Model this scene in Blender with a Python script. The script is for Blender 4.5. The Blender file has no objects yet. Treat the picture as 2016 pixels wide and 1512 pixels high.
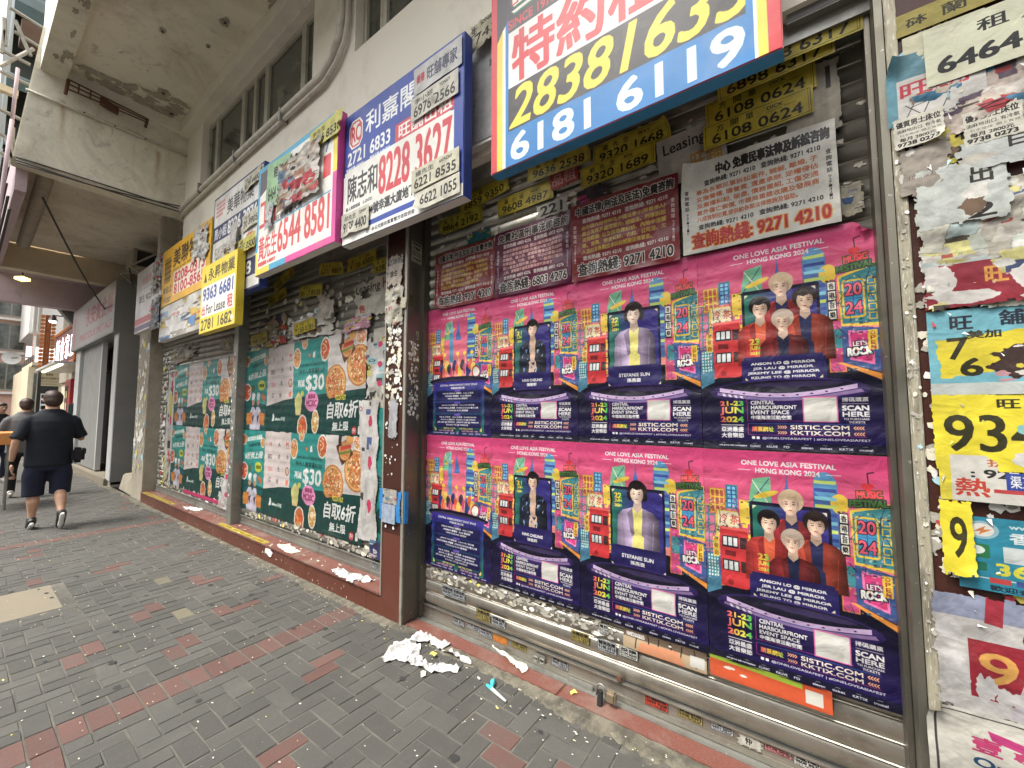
import bpy, bmesh, math, random
import numpy as np
from mathutils import Vector, Matrix, noise as mnoise
random.seed(11)
sc = bpy.context.scene
COL = sc.collection
R = math.radians
H = 1.5                                   # eye height; x runs along the shopfronts, y into them, z up

# ------------------------------------------------------------ camera
def axes(yaw, pit):
    f = Vector((math.sin(yaw)*math.cos(pit), math.cos(yaw)*math.cos(pit), math.sin(pit)))
    r = Vector((math.cos(yaw), -math.sin(yaw), 0))
    return r, r.cross(f), f
CR, CU, CF = axes(R(-36.15), R(3.9))
cd = bpy.data.cameras.new('camera')
cd.sensor_width = 36; cd.lens = 806/2016*36; cd.clip_start = .05; cd.clip_end = 900
cam = bpy.data.objects.new('camera', cd); COL.objects.link(cam)
cam.matrix_world = Matrix(((CR.x, CU.x, -CF.x, 0), (CR.y, CU.y, -CF.y, 0), (CR.z, CU.z, -CF.z, H), (0, 0, 0, 1)))
sc.camera = cam
def ray(px, py):                          # direction seen at a pixel of the photograph: used to measure sizes on known planes
    return CF + CR*((px-1008)/806) - CU*((py-756)/806)
def atY(px, py, Y):
    d = ray(px, py); t = Y/d.y; return d.x*t, d.z*t+H
def atX(px, py, X):
    d = ray(px, py); t = X/d.x; return d.y*t, d.z*t+H
def atZ(px, py, Z=0):
    d = ray(px, py); t = (Z-H)/d.z; return d.x*t, d.y*t

# ------------------------------------------------------------ sky and sun (bright overcast)
SUN_EL, SUN_AZ = 60, 205                  # light from the open street side
w = bpy.data.worlds.new('World'); sc.world = w; w.use_nodes = True
nt = w.node_tree; nt.nodes.clear()
sky = nt.nodes.new('ShaderNodeTexSky'); sky.sky_type = 'NISHITA'; sky.sun_disc = False
sky.sun_elevation = R(SUN_EL); sky.sun_rotation = R(SUN_AZ); sky.dust_density = 3.5; sky.air_density = 1.3
hs = nt.nodes.new('ShaderNodeHueSaturation'); hs.inputs['Saturation'].default_value = .12
hs.inputs['Value'].default_value = 1.0
bg = nt.nodes.new('ShaderNodeBackground'); bg.inputs[1].default_value = .14
wo = nt.nodes.new('ShaderNodeOutputWorld')
nt.links.new(sky.outputs[0], hs.inputs['Color']); nt.links.new(hs.outputs[0], bg.inputs[0]); nt.links.new(bg.outputs[0], wo.inputs[0])
sl = bpy.data.lights.new('sun', 'SUN'); sl.energy = 1.5; sl.angle = R(18); sl.color = (1, .95, .86)
so = bpy.data.objects.new('sun', sl); COL.objects.link(so)
az = R(SUN_AZ); el = R(SUN_EL)
sd = Vector((math.sin(az)*math.cos(el), math.cos(az)*math.cos(el), math.sin(el)))
so.rotation_euler = sd.to_track_quat('Z', 'Y').to_euler()
so.location = (0, -6, 12)
vs = sc.view_settings; vs.view_transform = 'Standard'; vs.look = 'None'; vs.gamma = 1; vs.exposure = 1.55; vs.use_curve_mapping = False
sc.cycles.max_bounces = 8; sc.cycles.diffuse_bounces = 5
sc.cycles.use_denoising = True

# ------------------------------------------------------------ object helpers
WO = {}                                   # world origin of every object made
def tag(o, label=None, cat=None, group=None, kind=None):
    if label: o['label'] = label
    if cat: o['category'] = cat
    if group: o['group'] = group
    if kind: o['kind'] = kind
    return o
def root(name, label, cat, loc=(0, 0, 0), group=None, kind=None):
    o = bpy.data.objects.new(name, None); COL.objects.link(o); o.location = loc; o.empty_display_size = .2
    WO[o.name] = Vector(loc)
    return tag(o, label, cat, group, kind)
def link(name, me, parent=None, org=None):
    o = bpy.data.objects.new(name, me); COL.objects.link(o)
    if parent is not None:
        o.parent = parent; pw = WO[parent.name]
        org = pw if org is None else Vector(org)
        o.location = org-pw
    else:
        o.location = org or (0, 0, 0)
    WO[o.name] = Vector(org or (0, 0, 0))
    return o
class G:
    def __init__(s): s.v = []; s.f = []; s.m = []; s.uv = None
    def face(s, pts, m=0):
        n = len(s.v); s.v += [tuple(p) for p in pts]; s.f.append(tuple(range(n, n+len(pts)))); s.m.append(m)
    def box(s, x0, x1, y0, y1, z0, z1, m=0, skip=''):
        n = len(s.v)
        s.v += [(x0, y0, z0), (x1, y0, z0), (x1, y1, z0), (x0, y1, z0), (x0, y0, z1), (x1, y0, z1), (x1, y1, z1), (x0, y1, z1)]
        for k, q in (('b', (0, 3, 2, 1)), ('t', (4, 5, 6, 7)), ('f', (0, 1, 5, 4)), ('r', (1, 2, 6, 5)), ('k', (2, 3, 7, 6)), ('l', (3, 0, 4, 7))):
            if k not in skip: s.f.append(tuple(n+i for i in q)); s.m.append(m)
        return s
    def hexa(s, p, m=0):                  # eight corners in box order
        n = len(s.v); s.v += [tuple(q) for q in p]
        for q in ((0, 3, 2, 1), (4, 5, 6, 7), (0, 1, 5, 4), (1, 2, 6, 5), (2, 3, 7, 6), (3, 0, 4, 7)):
            s.f.append(tuple(n+i for i in q)); s.m.append(m)
        return s
    def tube(s, pts, r, n=8, m=0, cap=True):
        pts = [Vector(p) for p in pts]; b = len(s.v); rs = r if isinstance(r, (list, tuple)) else [r]*len(pts); ax = None
        for i, p in enumerate(pts):
            d0 = (pts[i]-pts[i-1]).normalized() if i else (pts[1]-pts[0]).normalized(); d1 = (pts[i+1]-pts[i]).normalized() if i < len(pts)-1 else d0
            d = (d0+d1).normalized()
            if ax is None: ax = d.cross(Vector((0, 0, 1)) if abs(d.z) < .9 else Vector((1, 0, 0))).normalized()
            else: ax = (ax-d*ax.dot(d)).normalized()
            c = d.cross(ax)
            for k in range(n):
                t = 2*math.pi*k/n
                s.v.append(tuple(p+(ax*math.cos(t)+c*math.sin(t))*rs[i]))
        for i in range(len(pts)-1):
            for k in range(n):
                s.f.append((b+i*n+k, b+i*n+(k+1) % n, b+(i+1)*n+(k+1) % n, b+(i+1)*n+k)); s.m.append(m)
        if cap:
            s.f.append(tuple(b+k for k in reversed(range(n)))); s.m.append(m)
            s.f.append(tuple(b+(len(pts)-1)*n+k for k in range(n))); s.m.append(m)
        return s
    def rings(s, rr, n=20, m=0):          # stacked ellipses: (centre, half axis vector a, half axis vector b)
        b = len(s.v)
        for c, a, e in rr:
            for k in range(n): t = 2*math.pi*k/n; s.v.append(tuple(Vector(c)+Vector(a)*math.cos(t)+Vector(e)*math.sin(t)))
        for i in range(len(rr)-1):
            for k in range(n): s.f.append((b+i*n+k, b+i*n+(k+1) % n, b+(i+1)*n+(k+1) % n, b+(i+1)*n+k)); s.m.append(m)
        s.f.append(tuple(b+k for k in reversed(range(n)))); s.m.append(m); s.f.append(tuple(b+(len(rr)-1)*n+k for k in range(n))); s.m.append(m); return s
    def ball(s, c, a, e, u, n=14, m=0):   # ellipsoid with half axes a, e, u
        c, a, e, u = map(Vector, (c, a, e, u)); q = [math.radians(t) for t in (-80, -60, -40, -20, 0, 20, 40, 60, 80)]
        return s.rings([(c+u*math.sin(t), a*math.cos(t), e*math.cos(t)) for t in q], n, m)
    def extrude_x(s, prof, x0, x1, m=0, caps=True):   # profile of (y, z) along x
        n = len(s.v); k = len(prof)
        s.v += [(x0, y, z) for y, z in prof]+[(x1, y, z) for y, z in prof]
        for i in range(k):
            j = (i+1) % k
            s.f.append((n+i, n+j, n+k+j, n+k+i)); s.m.append(m)
        if caps:
            s.f.append(tuple(n+i for i in range(k))); s.m.append(m); s.f.append(tuple(n+k+i for i in reversed(range(k)))); s.m.append(m)
        return s
    def star(s, c, ex, ez, rx, rz, n=14, amp=.35, lift=.004, m=0, nrm=(0, -1, 0)):   # jagged scrap on a surface, in axes ex / ez
        c = Vector(c); ex = Vector(ex); ez = Vector(ez); nr = Vector(nrm); b = len(s.v)
        s.v.append(tuple(c+nr*lift*random.uniform(.2, 1)))
        ph = random.random()*6.3
        for k in range(n):
            t = 2*math.pi*k/n+ph; q = 1-amp*random.random()
            s.v.append(tuple(c+ex*rx*q*math.cos(t)+ez*rz*q*math.sin(t)+nr*lift*random.uniform(.1, 1.2)))
        for k in range(n): s.f.append((b, b+1+k, b+1+(k+1) % n)); s.m.append(m)
        return s
    def build(s, name, mats, parent=None, org=None, smooth=False, bev=0):
        if not isinstance(mats, (list, tuple)): mats = [mats]
        if org is None: o_ = WO[parent.name] if parent is not None else Vector(tuple(sum((min(c), max(c)))/2 if i < 2 else min(c) for i, c in enumerate(zip(*s.v))))
        else: o_ = Vector(org)
        me = bpy.data.meshes.new(name)
        me.from_pydata([tuple(Vector(v)-o_) for v in s.v], [], s.f)
        for mt in mats: me.materials.append(mt)
        me.polygons.foreach_set('material_index', s.m)
        if smooth: me.polygons.foreach_set('use_smooth', [True]*len(s.f))
        bm = bmesh.new(); bm.from_mesh(me)
        if smooth or bev: bmesh.ops.remove_doubles(bm, verts=bm.verts, dist=1e-5)
        bmesh.ops.recalc_face_normals(bm, faces=bm.faces) if (bev or smooth) else None
        if bev: bmesh.ops.bevel(bm, geom=[e for e in bm.edges if len(e.link_faces) == 2 and e.calc_face_angle(0) > .6], offset=bev, segments=2, affect='EDGES', clamp_overlap=True)
        bm.to_mesh(me); bm.free(); me.update()
        o = link(name, me, parent, o_)
        return o
def quick(name, x0, x1, y0, y1, z0, z1, m, parent=None, bev=0): return G().box(x0, x1, y0, y1, z0, z1).build(name, m, parent, bev=bev)
def clone(o, parent=None, loc=None, name=None):
    c = o.copy(); COL.objects.link(c)
    if parent is not None: c.parent = parent
    if loc is not None: c.location = loc
    WO[c.name] = Vector(loc or (0, 0, 0))
    return c

# ------------------------------------------------------------ procedural materials
def new_mat(name):
    m = bpy.data.materials.new(name); m.use_nodes = True; t = m.node_tree
    b = t.nodes['Principled BSDF']; return m, t, b
def noise(t, scale, detail=5, rough=.6, vec=None, dist=0):
    n = t.nodes.new('ShaderNodeTexNoise'); n.inputs['Scale'].default_value = scale; n.inputs['Detail'].default_value = detail
    n.inputs['Roughness'].default_value = rough; n.inputs['Distortion'].default_value = dist
    if vec is not None: t.links.new(vec, n.inputs['Vector'])
    return n.outputs['Fac']
def ramp(t, fac, stops):
    r = t.nodes.new('ShaderNodeValToRGB'); e = r.color_ramp.elements
    while len(e) < len(stops): e.new(.5)
    for i, (p, c) in enumerate(stops): e[i].position = p; e[i].color = (*c, 1) if not isinstance(c, (int, float)) else (c, c, c, 1)
    t.links.new(fac, r.inputs[0]); return r.outputs[0]
def mixc(t, fac, a, b, mode='MIX'):
    n = t.nodes.new('ShaderNodeMix'); n.data_type = 'RGBA'; n.blend_type = mode
    for k, v in ((0, fac), (6, a), (7, b)):
        if isinstance(v, (int, float)): n.inputs[k].default_value = v
        elif isinstance(v, tuple): n.inputs[k].default_value = (*v, 1)
        else: t.links.new(v, n.inputs[k])
    return n.outputs[2]
def coords(t, kind='Object', scale=(1, 1, 1)):
    c = t.nodes.new('ShaderNodeTexCoord'); mp = t.nodes.new('ShaderNodeMapping'); mp.inputs['Scale'].default_value = scale
    t.links.new(c.outputs[kind], mp.inputs[0]); return mp.outputs[0]
def bump(t, b, fac, strength=.3, dist=.01):
    n = t.nodes.new('ShaderNodeBump'); n.inputs['Strength'].default_value = strength; n.inputs['Distance'].default_value = dist
    t.links.new(fac, n.inputs['Height']); t.links.new(n.outputs[0], b.inputs['Normal'])
def pm(name, col, rough=.6, metal=0, var=.18, vs=3, bs=60, bump_=.15, stain=None, st=(.52, .68), ss=1.5, scale=(1, 1, 1), spec=.5, rnd=0, speck=None):
    m, t, b = new_mat(name); v = coords(t, scale=scale)
    if rnd: v = t.nodes.new('ShaderNodeNewGeometry').outputs['Position']
    n1 = noise(t, vs, 6, .65, v)
    c = mixc(t, n1, tuple(x*(1-var) for x in col), tuple(min(1, x*(1+var)) for x in col))
    if stain:
        n2 = noise(t, ss, 8, .7, v, .3); f = ramp(t, n2, [(st[0], 0.), (st[1], 1.)]); c = mixc(t, f, c, stain)
    if speck:
        n3 = noise(t, speck[1], 2, .5, v); f = ramp(t, n3, [(speck[2], 0.), (speck[2]+.06, 1.)]); c = mixc(t, f, c, speck[0])
    if rnd:
        oi = t.nodes.new('ShaderNodeObjectInfo'); rr = ramp(t, oi.outputs['Random'], [(0, 1-rnd), (1, 1+rnd*.8)]); c = mixc(t, 1., c, rr, 'MULTIPLY')
    if rnd: c = mixc(t, ramp(t, noise(t, .9, 6, .7, v), [(.45, 0.), (.7, .55)]), c, tuple(x*.72 for x in col))
    t.links.new(c, b.inputs['Base Color']); b.inputs['Metallic'].default_value = metal
    r = ramp(t, n1, [(.3, max(0, rough-.1)), (.7, min(1, rough+.12))]); t.links.new(r, b.inputs['Roughness'])
    b.inputs['Specular IOR Level'].default_value = spec
    if bump_: bump(t, b, noise(t, bs, 4, .6, v), bump_, .006)
    return m
M = {}
M['concrete_white'] = pm('painted_white_wall', (.76, .72, .61), .8, stain=(.47, .44, .37), ss=1.1, st=(.5, .8), var=.06, vs=2, bs=90, bump_=.12)
def concrete_old(name, col, dark, peel, rustm=0):
    m, t, b = new_mat(name); v = coords(t)
    c = mixc(t, noise(t, 1.3, 7, .6, v), tuple(x*.88 for x in col), col)
    c = mixc(t, ramp(t, noise(t, .9, 9, .74, v, .6), [(.44, 0.), (.66, .85)]), c, dark)
    c = mixc(t, ramp(t, noise(t, 3.1, 9, .8, v, 1.), [(.56, 0.), (.63, .55)]), c, tuple(x*.75 for x in dark))
    c = mixc(t, ramp(t, noise(t, 2.2, 9, .78, v, 1.2), [(.62, 0.), (.66, .8)]), c, peel)
    if rustm:
        sx = t.nodes.new('ShaderNodeSeparateXYZ'); t.links.new(coords(t), sx.inputs[0])
        def mth(op, a, b_=None):
            n = t.nodes.new('ShaderNodeMath'); n.operation = op
            for k, q in enumerate((a, b_)):
                if q is None: continue
                if isinstance(q, (int, float)): n.inputs[k].default_value = q
                else: t.links.new(q, n.inputs[k])
            return n.outputs[0]
        for yc, z1 in ((-1.296, 5.55), (-.345, 5.38)):
            wob = mth('MULTIPLY', mth('SUBTRACT', noise(t, 3, 3, .6, v), .5), .10)
            d = mth('DIVIDE', mth('SUBTRACT', mth('ADD', sx.outputs[1], wob), yc), .028); gs = mth('POWER', 2.718, mth('MULTIPLY', mth('MULTIPLY', d, d), -1.))
            dn = mth('SUBTRACT', z1, sx.outputs[2]); fz = mth('MULTIPLY', mth('MINIMUM', mth('MAXIMUM', mth('MULTIPLY', dn, 20.), 0.), 1.), mth('MAXIMUM', mth('SUBTRACT', 1., mth('MULTIPLY', dn, 1.35)), 0.))
            c = mixc(t, mth('MULTIPLY', mth('MULTIPLY', gs, fz), .8), c, (.34, .20, .08))
    vm = coords(t, scale=(6, 6, .5)); c = mixc(t, ramp(t, noise(t, 1.2, 5, .6, vm), [(.6, 0.), (.8, .35)]), c, (.30, .23, .15))
    t.links.new(c, b.inputs['Base Color']); b.inputs['Roughness'].default_value = .85
    bump(t, b, noise(t, 25, 6, .7, v), .25, .012); return m
M['soffit'] = concrete_old('aged_soffit_paint', (.78, .73, .60), (.46, .40, .30), (.33, .30, .25))
M['beam'] = concrete_old('weathered_beam_paint', (.78, .74, .61), (.42, .38, .30), (.34, .32, .27), 1)
M['purple_paint'] = concrete_old('faded_mauve_paint', (.52, .41, .44), (.40, .31, .33), (.48, .43, .40))
M['cream_paint'] = concrete_old('cream_wall_paint', (.72, .62, .44), (.55, .46, .33), (.5, .45, .36))
M['pink_paint'] = concrete_old('pink_wall_paint', (.74, .46, .37), (.62, .38, .3), (.7, .52, .43))
M['pale_paint'] = concrete_old('pale_wall_paint', (.82, .79, .75), (.7, .66, .6), (.76, .68, .64))
M['raw_concrete'] = concrete_old('bare_rough_concrete', (.40, .36, .28), (.24, .20, .15), (.50, .46, .38))
M['granite'] = pm('red_granite', (.105, .034, .022), .34, var=.5, vs=140, bs=200, bump_=.03, stain=(.14, .06, .045), ss=2.5, st=(.5, .85), speck=((.24, .10, .07), 260, .66), spec=.3)
M['granite_top'] = pm('worn_red_granite', (.15, .052, .038), .5, var=.4, vs=120, bump_=.06, stain=(.22, .16, .13), ss=4, st=(.48, .75), speck=((.3, .2, .17), 230, .62))
M['granite_dark'] = pm('brown_granite', (.05, .018, .013), .38, var=.55, vs=120, bs=200, bump_=.03, speck=((.13, .055, .045), 240, .66), spec=.3)
def steel(name, col, rough, streak=(2, 40, 40)):
    m, t, b = new_mat(name); v = coords(t, scale=streak); v2 = coords(t)
    c = mixc(t, noise(t, 3, 5, .6, v), tuple(x*.75 for x in col), col)
    c = mixc(t, ramp(t, noise(t, 5, 8, .75, v2, .5), [(.5, 0.), (.72, .75)]), c, (.17, .15, .12))
    c = mixc(t, ramp(t, noise(t, 38, 3, .6, v2), [(.68, 0.), (.72, .6)]), c, (.55, .52, .46))
    t.links.new(c, b.inputs['Base Color']); b.inputs['Metallic'].default_value = .85
    t.links.new(ramp(t, noise(t, 6, 5, .6, v2), [(.3, rough-.08), (.75, rough+.25)]), b.inputs['Roughness'])
    bump(t, b, noise(t, 14, 4, .6, v), .08, .004); return m
M['slat'] = steel('shutter_steel', (.40, .375, .32), .34)
M['slat_old'] = steel('dull_shutter_steel', (.34, .33, .29), .42)
M['bar'] = steel('brushed_steel_bar', (.34, .32, .28), .42)
M['steel'] = steel('stainless_panel', (.20, .185, .155), .36, (40, 40, 2))
M['steel_dark'] = steel('dull_steel_rail', (.22, .21, .17), .45, (40, 40, 2))
M['galv'] = steel('galvanised_steel', (.34, .34, .31), .5)
M['old_rail'] = pm('worn_painted_rail', (.33, .30, .22), .6, metal=.2, var=.3, vs=9, scale=(8, 8, 1), stain=(.16, .14, .105), ss=4, st=(.45, .6), speck=((.5, .48, .42), 30, .6))
M['paver_grey'] = pm('charcoal_paver', (.068, .0655, .058), .78, var=.16, vs=9, bs=240, bump_=.35, rnd=.2, stain=(.098, .092, .080), ss=3, st=(.5, .8), speck=((.22, .21, .19), 330, .67))
M['paver_red'] = pm('red_paver', (.112, .055, .045), .8, var=.2, vs=8, bs=240, bump_=.35, rnd=.15, stain=(.086, .066, .058), ss=4, st=(.42, .75), speck=((.24, .18, .15), 320, .66))
M['paver_tan'] = pm('tan_paver', (.14, .125, .085), .82, var=.15, vs=8, bs=240, bump_=.35, rnd=.1)
M['joint'] = pm('sandy_joint_fill', (.125, .115, .095), .95, var=.5, vs=12, bs=130, bump_=.5, stain=(.06, .058, .05), ss=1.8, st=(.42, .6))
M['mortar'] = pm('rough_mortar_edge', (.16, .145, .108), .95, var=.4, vs=14, bs=70, bump_=.9, stain=(.075, .068, .052), ss=9, st=(.42, .6))
M['slab'] = pm('worn_concrete_slab', (.19, .165, .12), .9, var=.15, vs=4, bs=100, bump_=.4, stain=(.2, .165, .12), ss=5, st=(.45, .75))
M['asphalt'] = pm('asphalt', (.05, .05, .05), .9, var=.2, vs=3, bs=200, bump_=.5)
M['ground'] = pm('street_ground', (.12, .12, .115), .9)
M['dark_wall'] = pm('dark_grey_green_render', (.07, .075, .065), .9, stain=(.04, .042, .036), ss=.8)  # dark grey-green wall colour with random darker blotches
M['white_metal'] = pm('white_painted_metal', (.62, .61, .57), .45, var=.06, stain=(.4, .37, .31), ss=2, st=(.5, .8), bump_=.03)
M['grey_metal'] = pm('grey_painted_metal', (.22, .222, .21), .45, var=.06, bump_=.03, stain=(.18, .18, .165), ss=1.5, st=(.5, .8))
M['grey_light'] = pm('pale_grey_metal', (.50, .51, .50), .45, var=.05, bump_=.03)
M['rust'] = pm('rusty_iron', (.10, .045, .025), .85, var=.4, vs=20)
M['black'] = pm('black_plastic', (.02, .02, .02), .5)
M['cable'] = pm('cable_sheath', (.055, .05, .045), .6)
M['pipe'] = pm('painted_conduit', (.52, .49, .41), .6, var=.15, vs=12, stain=(.36, .32, .25), ss=8)
M['frame_al'] = pm('dull_aluminium_frame', (.30, .285, .24), .5, metal=.3, stain=(.2, .18, .14), ss=5)
M['dark_in'] = pm('dark_interior', (.02, .02, .018), .8)
M['teal_paint'] = pm('dark_green_awning', (.025, .055, .05), .5, stain=(.015, .03, .027), ss=2)
M['red_metal'] = pm('red_enamel', (.33, .02, .03), .35, var=.08)
M['orange_neon'] = pm('orange_sign_tube', (.62, .2, .04), .4, var=.4, vs=30)
M['wood'] = pm('orange_board', (.62, .25, .07), .6, var=.15, vs=6, scale=(1, 8, 8))
M['skin'] = pm('skin', (.50, .29, .19), .55, var=.07, bump_=.03)
M['hair'] = pm('dark_hair', (.045, .022, .016), .5, var=.4, vs=60, bs=160, bump_=.5)
M['navy'] = pm('navy_cotton', (.006, .009, .015), .9, var=.25, vs=5, bs=220, bump_=.15)
M['navy_short'] = pm('dark_blue_cotton', (.008, .011, .028), .9, var=.25, vs=5, bs=220, bump_=.15)
M['grey_cotton'] = pm('grey_cotton', (.13, .13, .135), .9, var=.15, vs=6)
M['black_cotton'] = pm('black_cotton', (.012, .011, .013), .9)
M['shoe_white'] = pm('white_rubber', (.7, .69, .66), .6)
M['paper_white'] = pm('torn_white_paper', (.70, .69, .66), .8, var=.12, vs=30, bs=60, bump_=.3, stain=(.45, .42, .36), ss=14, st=(.5, .75))
M['glue'] = pm('dried_glue_and_fibre', (.36, .335, .285), .85, var=.25, vs=40, bs=80, bump_=.3, stain=(.22, .20, .165), ss=22, st=(.45, .7))
M['litter_paper'] = pm('dirty_torn_paper', (.56, .555, .54), .8, var=.1, vs=30, bs=60, bump_=.3, stain=(.33, .32, .31), ss=13, st=(.5, .62))
M['win_frame'] = pm('pale_window_frame', (.44, .42, .34), .5, stain=(.28, .25, .19), ss=5)
M['paper_grey'] = pm('grimy_paper', (.42, .39, .33), .85, var=.2, vs=30, bs=60, bump_=.3, stain=(.22, .19, .15), ss=16)
M['paper_yellow'] = pm('torn_yellow_paper', (.68, .58, .12), .8, var=.1, vs=20)
M['paper_blue'] = pm('torn_pale_blue_paper', (.34, .55, .62), .8, var=.1, vs=20)
M['paper_red'] = pm('torn_red_paper', (.42, .045, .05), .7, var=.15, vs=20)
M['paper_cream'] = pm('torn_cream_paper', (.62, .58, .46), .8, var=.12, vs=20)
M['plastic_blue'] = pm('blue_plastic_film', (.03, .19, .46), .3, var=.1)
M['plastic_clear'] = pm('milky_plastic', (.55, .56, .55), .35, var=.1)
M['teal_plastic'] = pm('teal_plastic', (.05, .45, .48), .4)
M['brass'] = pm('dull_brass', (.35, .30, .22), .35, metal=.8)
def glass(name, col=(.03, .035, .03), rough=.08):
    m, t, b = new_mat(name); v = coords(t)
    t.links.new(mixc(t, ramp(t, noise(t, 2.5, 6, .7, v), [(.45, 0.), (.7, 1.)]), col, tuple(x*2.6+.02 for x in col)), b.inputs['Base Color'])
    b.inputs['Roughness'].default_value = rough; b.inputs['Specular IOR Level'].default_value = .8; return m
M['glass'] = glass('dusty_window_glass', (.045, .05, .042))
M['glass_dark'] = glass('dark_shop_glass', (.03, .025, .025), .05)

# ------------------------------------------------------------ flat print: everything printed on paper is drawn here in code
_TC = bpy.data.curves.new('glyphs', 'FONT'); _TO = bpy.data.objects.new('glyphs', _TC); COL.objects.link(_TO); _TC.resolution_u = 3
_GC = {}
def glyphs(s):
    if s not in _GC:
        _TC.body = s; bpy.context.view_layer.update()
        me = bpy.data.meshes.new_from_object(_TO.evaluated_get(bpy.context.evaluated_depsgraph_get()))
        me.calc_loop_triangles(); n = len(me.vertices); v = np.zeros(n*3); me.vertices.foreach_get('co', v); v = v.reshape(-1, 3)[:, :2]
        k = len(me.loop_triangles); t = np.zeros(k*3, int); me.loop_triangles.foreach_get('vertices', t); tr = v[t.reshape(-1, 3)]
        bpy.data.meshes.remove(me)
        lo = v.min(0); hi = v.max(0); tr = (tr-lo)/(hi-lo); tr[:, :, 1] = 1-tr[:, :, 1]
        _GC[s] = (tr, (hi-lo)[0]/(hi-lo)[1])
    return _GC[s]
SS = 3
def jag(pts, step=2., amp=1., seed=None):     # roughen a polygon outline like torn paper
    rn = random.Random(seed) if seed is not None else random
    out = []
    for i, (x, y) in enumerate(pts):
        x2, y2 = pts[(i+1) % len(pts)]; L = math.hypot(x2-x, y2-y); n = max(1, int(L/step))
        for k in range(n):
            t = k/n; out.append((x+(x2-x)*t+rn.uniform(-amp, amp), y+(y2-y)*t+rn.uniform(-amp, amp)))
    return out
class Cv:
    def __init__(s, w, h, col, res):
        s.w, s.h, s.res = w, h, res
        s.W, s.H = max(8, int(w*res)), max(8, int(h*res)); s.a = np.ones((s.H, s.W, 3))*np.array(col)/255.
    def _blend(s, tris_or_polys, col, alpha=1, dil=0, tri=False):
        sx, sy = s.W/s.w, s.H/s.h
        P = [np.asarray(p, float)*[sx, sy] for p in tris_or_polys] if not tri else tris_or_polys*[sx, sy]
        al = np.concatenate([p for p in P]) if not tri else P.reshape(-1, 2)
        d = dil*sx
        x0, y0 = np.floor(al.min(0)-d-1).astype(int); x1, y1 = np.ceil(al.max(0)+d+1).astype(int)
        x0, y0 = max(0, x0), max(0, y0); x1, y1 = min(s.W, x1), min(s.H, y1)
        if x1 <= x0 or y1 <= y0: return
        if tri:
            ar = (P[:, 1, 0]-P[:, 0, 0])*(P[:, 2, 1]-P[:, 0, 1])-(P[:, 2, 0]-P[:, 0, 0])*(P[:, 1, 1]-P[:, 0, 1])
            P = np.where((ar > 0)[:, None, None], P, P[:, ::-1]); a = P.reshape(-1, 2); b = np.roll(P, -1, 1).reshape(-1, 2)
        else:
            a = np.concatenate(P); b = np.concatenate([np.roll(p, -1, 0) for p in P])
        a = (a-[x0, y0])*SS; b = (b-[x0, y0])*SS
        Wd, Hd = (x1-x0)*SS, (y1-y0)*SS
        dr = np.where(b[:, 1] > a[:, 1], 1, -1); lo = np.where((dr > 0)[:, None], a, b); hi = np.where((dr > 0)[:, None], b, a)
        r0 = np.clip(np.ceil(lo[:, 1]-.5), 0, Hd).astype(int); r1 = np.clip(np.ceil(hi[:, 1]-.5), 0, Hd).astype(int); n = r1-r0
        k = n > 0; lo, hi, dr, r0, n = lo[k], hi[k], dr[k], r0[k], n[k]
        if not len(n): return
        ix = np.repeat(np.arange(len(n)), n); off = np.arange(n.sum())-np.repeat(np.cumsum(n)-n, n); rows = r0[ix]+off
        xs = lo[ix, 0]+(rows+.5-lo[ix, 1])*(hi[ix, 0]-lo[ix, 0])/(hi[ix, 1]-lo[ix, 1])
        cols = np.clip(np.ceil(xs-.5), 0, Wd).astype(int)
        acc = np.zeros((Hd, Wd+1), np.int32); np.add.at(acc, (rows, cols), dr[ix])
        m = np.cumsum(acc, 1)[:, :Wd] != 0
        kk = int(round(d*SS))
        if kk > 0:
            mm = m.copy()
            for q in range(1, kk+1):
                mm[:, q:] |= m[:, :-q]; mm[:, :-q] |= m[:, q:]
            m = mm.copy()
            for q in range(1, kk+1):
                m[q:] |= mm[:-q]; m[:-q] |= mm[q:]
        cov = m.reshape(y1-y0, SS, x1-x0, SS).mean((1, 3))[:, :, None]*alpha
        if callable(col):
            yy, xx = np.mgrid[y0:y1, x0:x1]; c = col((xx+.5)/sx, (yy+.5)/sy)
        else: c = np.array(col)/255.
        s.a[y0:y1, x0:x1] = s.a[y0:y1, x0:x1]*(1-cov)+c*cov
    def poly(s, pts, col, alpha=1): s._blend([pts], col, alpha); return s
    def rect(s, x0, y0, x1, y1, col, alpha=1, rot=0):
        p = np.array([(x0, y0), (x1, y0), (x1, y1), (x0, y1)], float)
        if rot: c = p.mean(0); t = R(rot); p = (p-c)@np.array([[math.cos(t), math.sin(t)], [-math.sin(t), math.cos(t)]])+c
        s._blend([p], col, alpha); return s
    def rrect(s, x0, y0, x1, y1, r, col):
        p = []
        for cx, cy, a0 in ((x1-r, y0+r, -90), (x1-r, y1-r, 0), (x0+r, y1-r, 90), (x0+r, y0+r, 180)):
            for k in range(5): t = R(a0+k*22.5); p.append((cx+r*math.cos(t), cy+r*math.sin(t)))
        s._blend([p], col); return s
    def frame(s, x0, y0, x1, y1, t, col):
        s.rect(x0, y0, x1, y0+t, col); s.rect(x0, y1-t, x1, y1, col); s.rect(x0, y0, x0+t, y1, col); s.rect(x1-t, y0, x1, y1, col); return s
    def ell(s, cx, cy, rx, ry, col, alpha=1, n=26, rot=0, a0=0, a1=360):
        t = np.radians(np.linspace(a0, a1, n, endpoint=a1-a0 < 360)); x = rx*np.cos(t); y = ry*np.sin(t); q = R(rot)
        s._blend([np.stack([cx+x*math.cos(q)-y*math.sin(q), cy+x*math.sin(q)+y*math.cos(q)], 1)], col, alpha); return s
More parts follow.
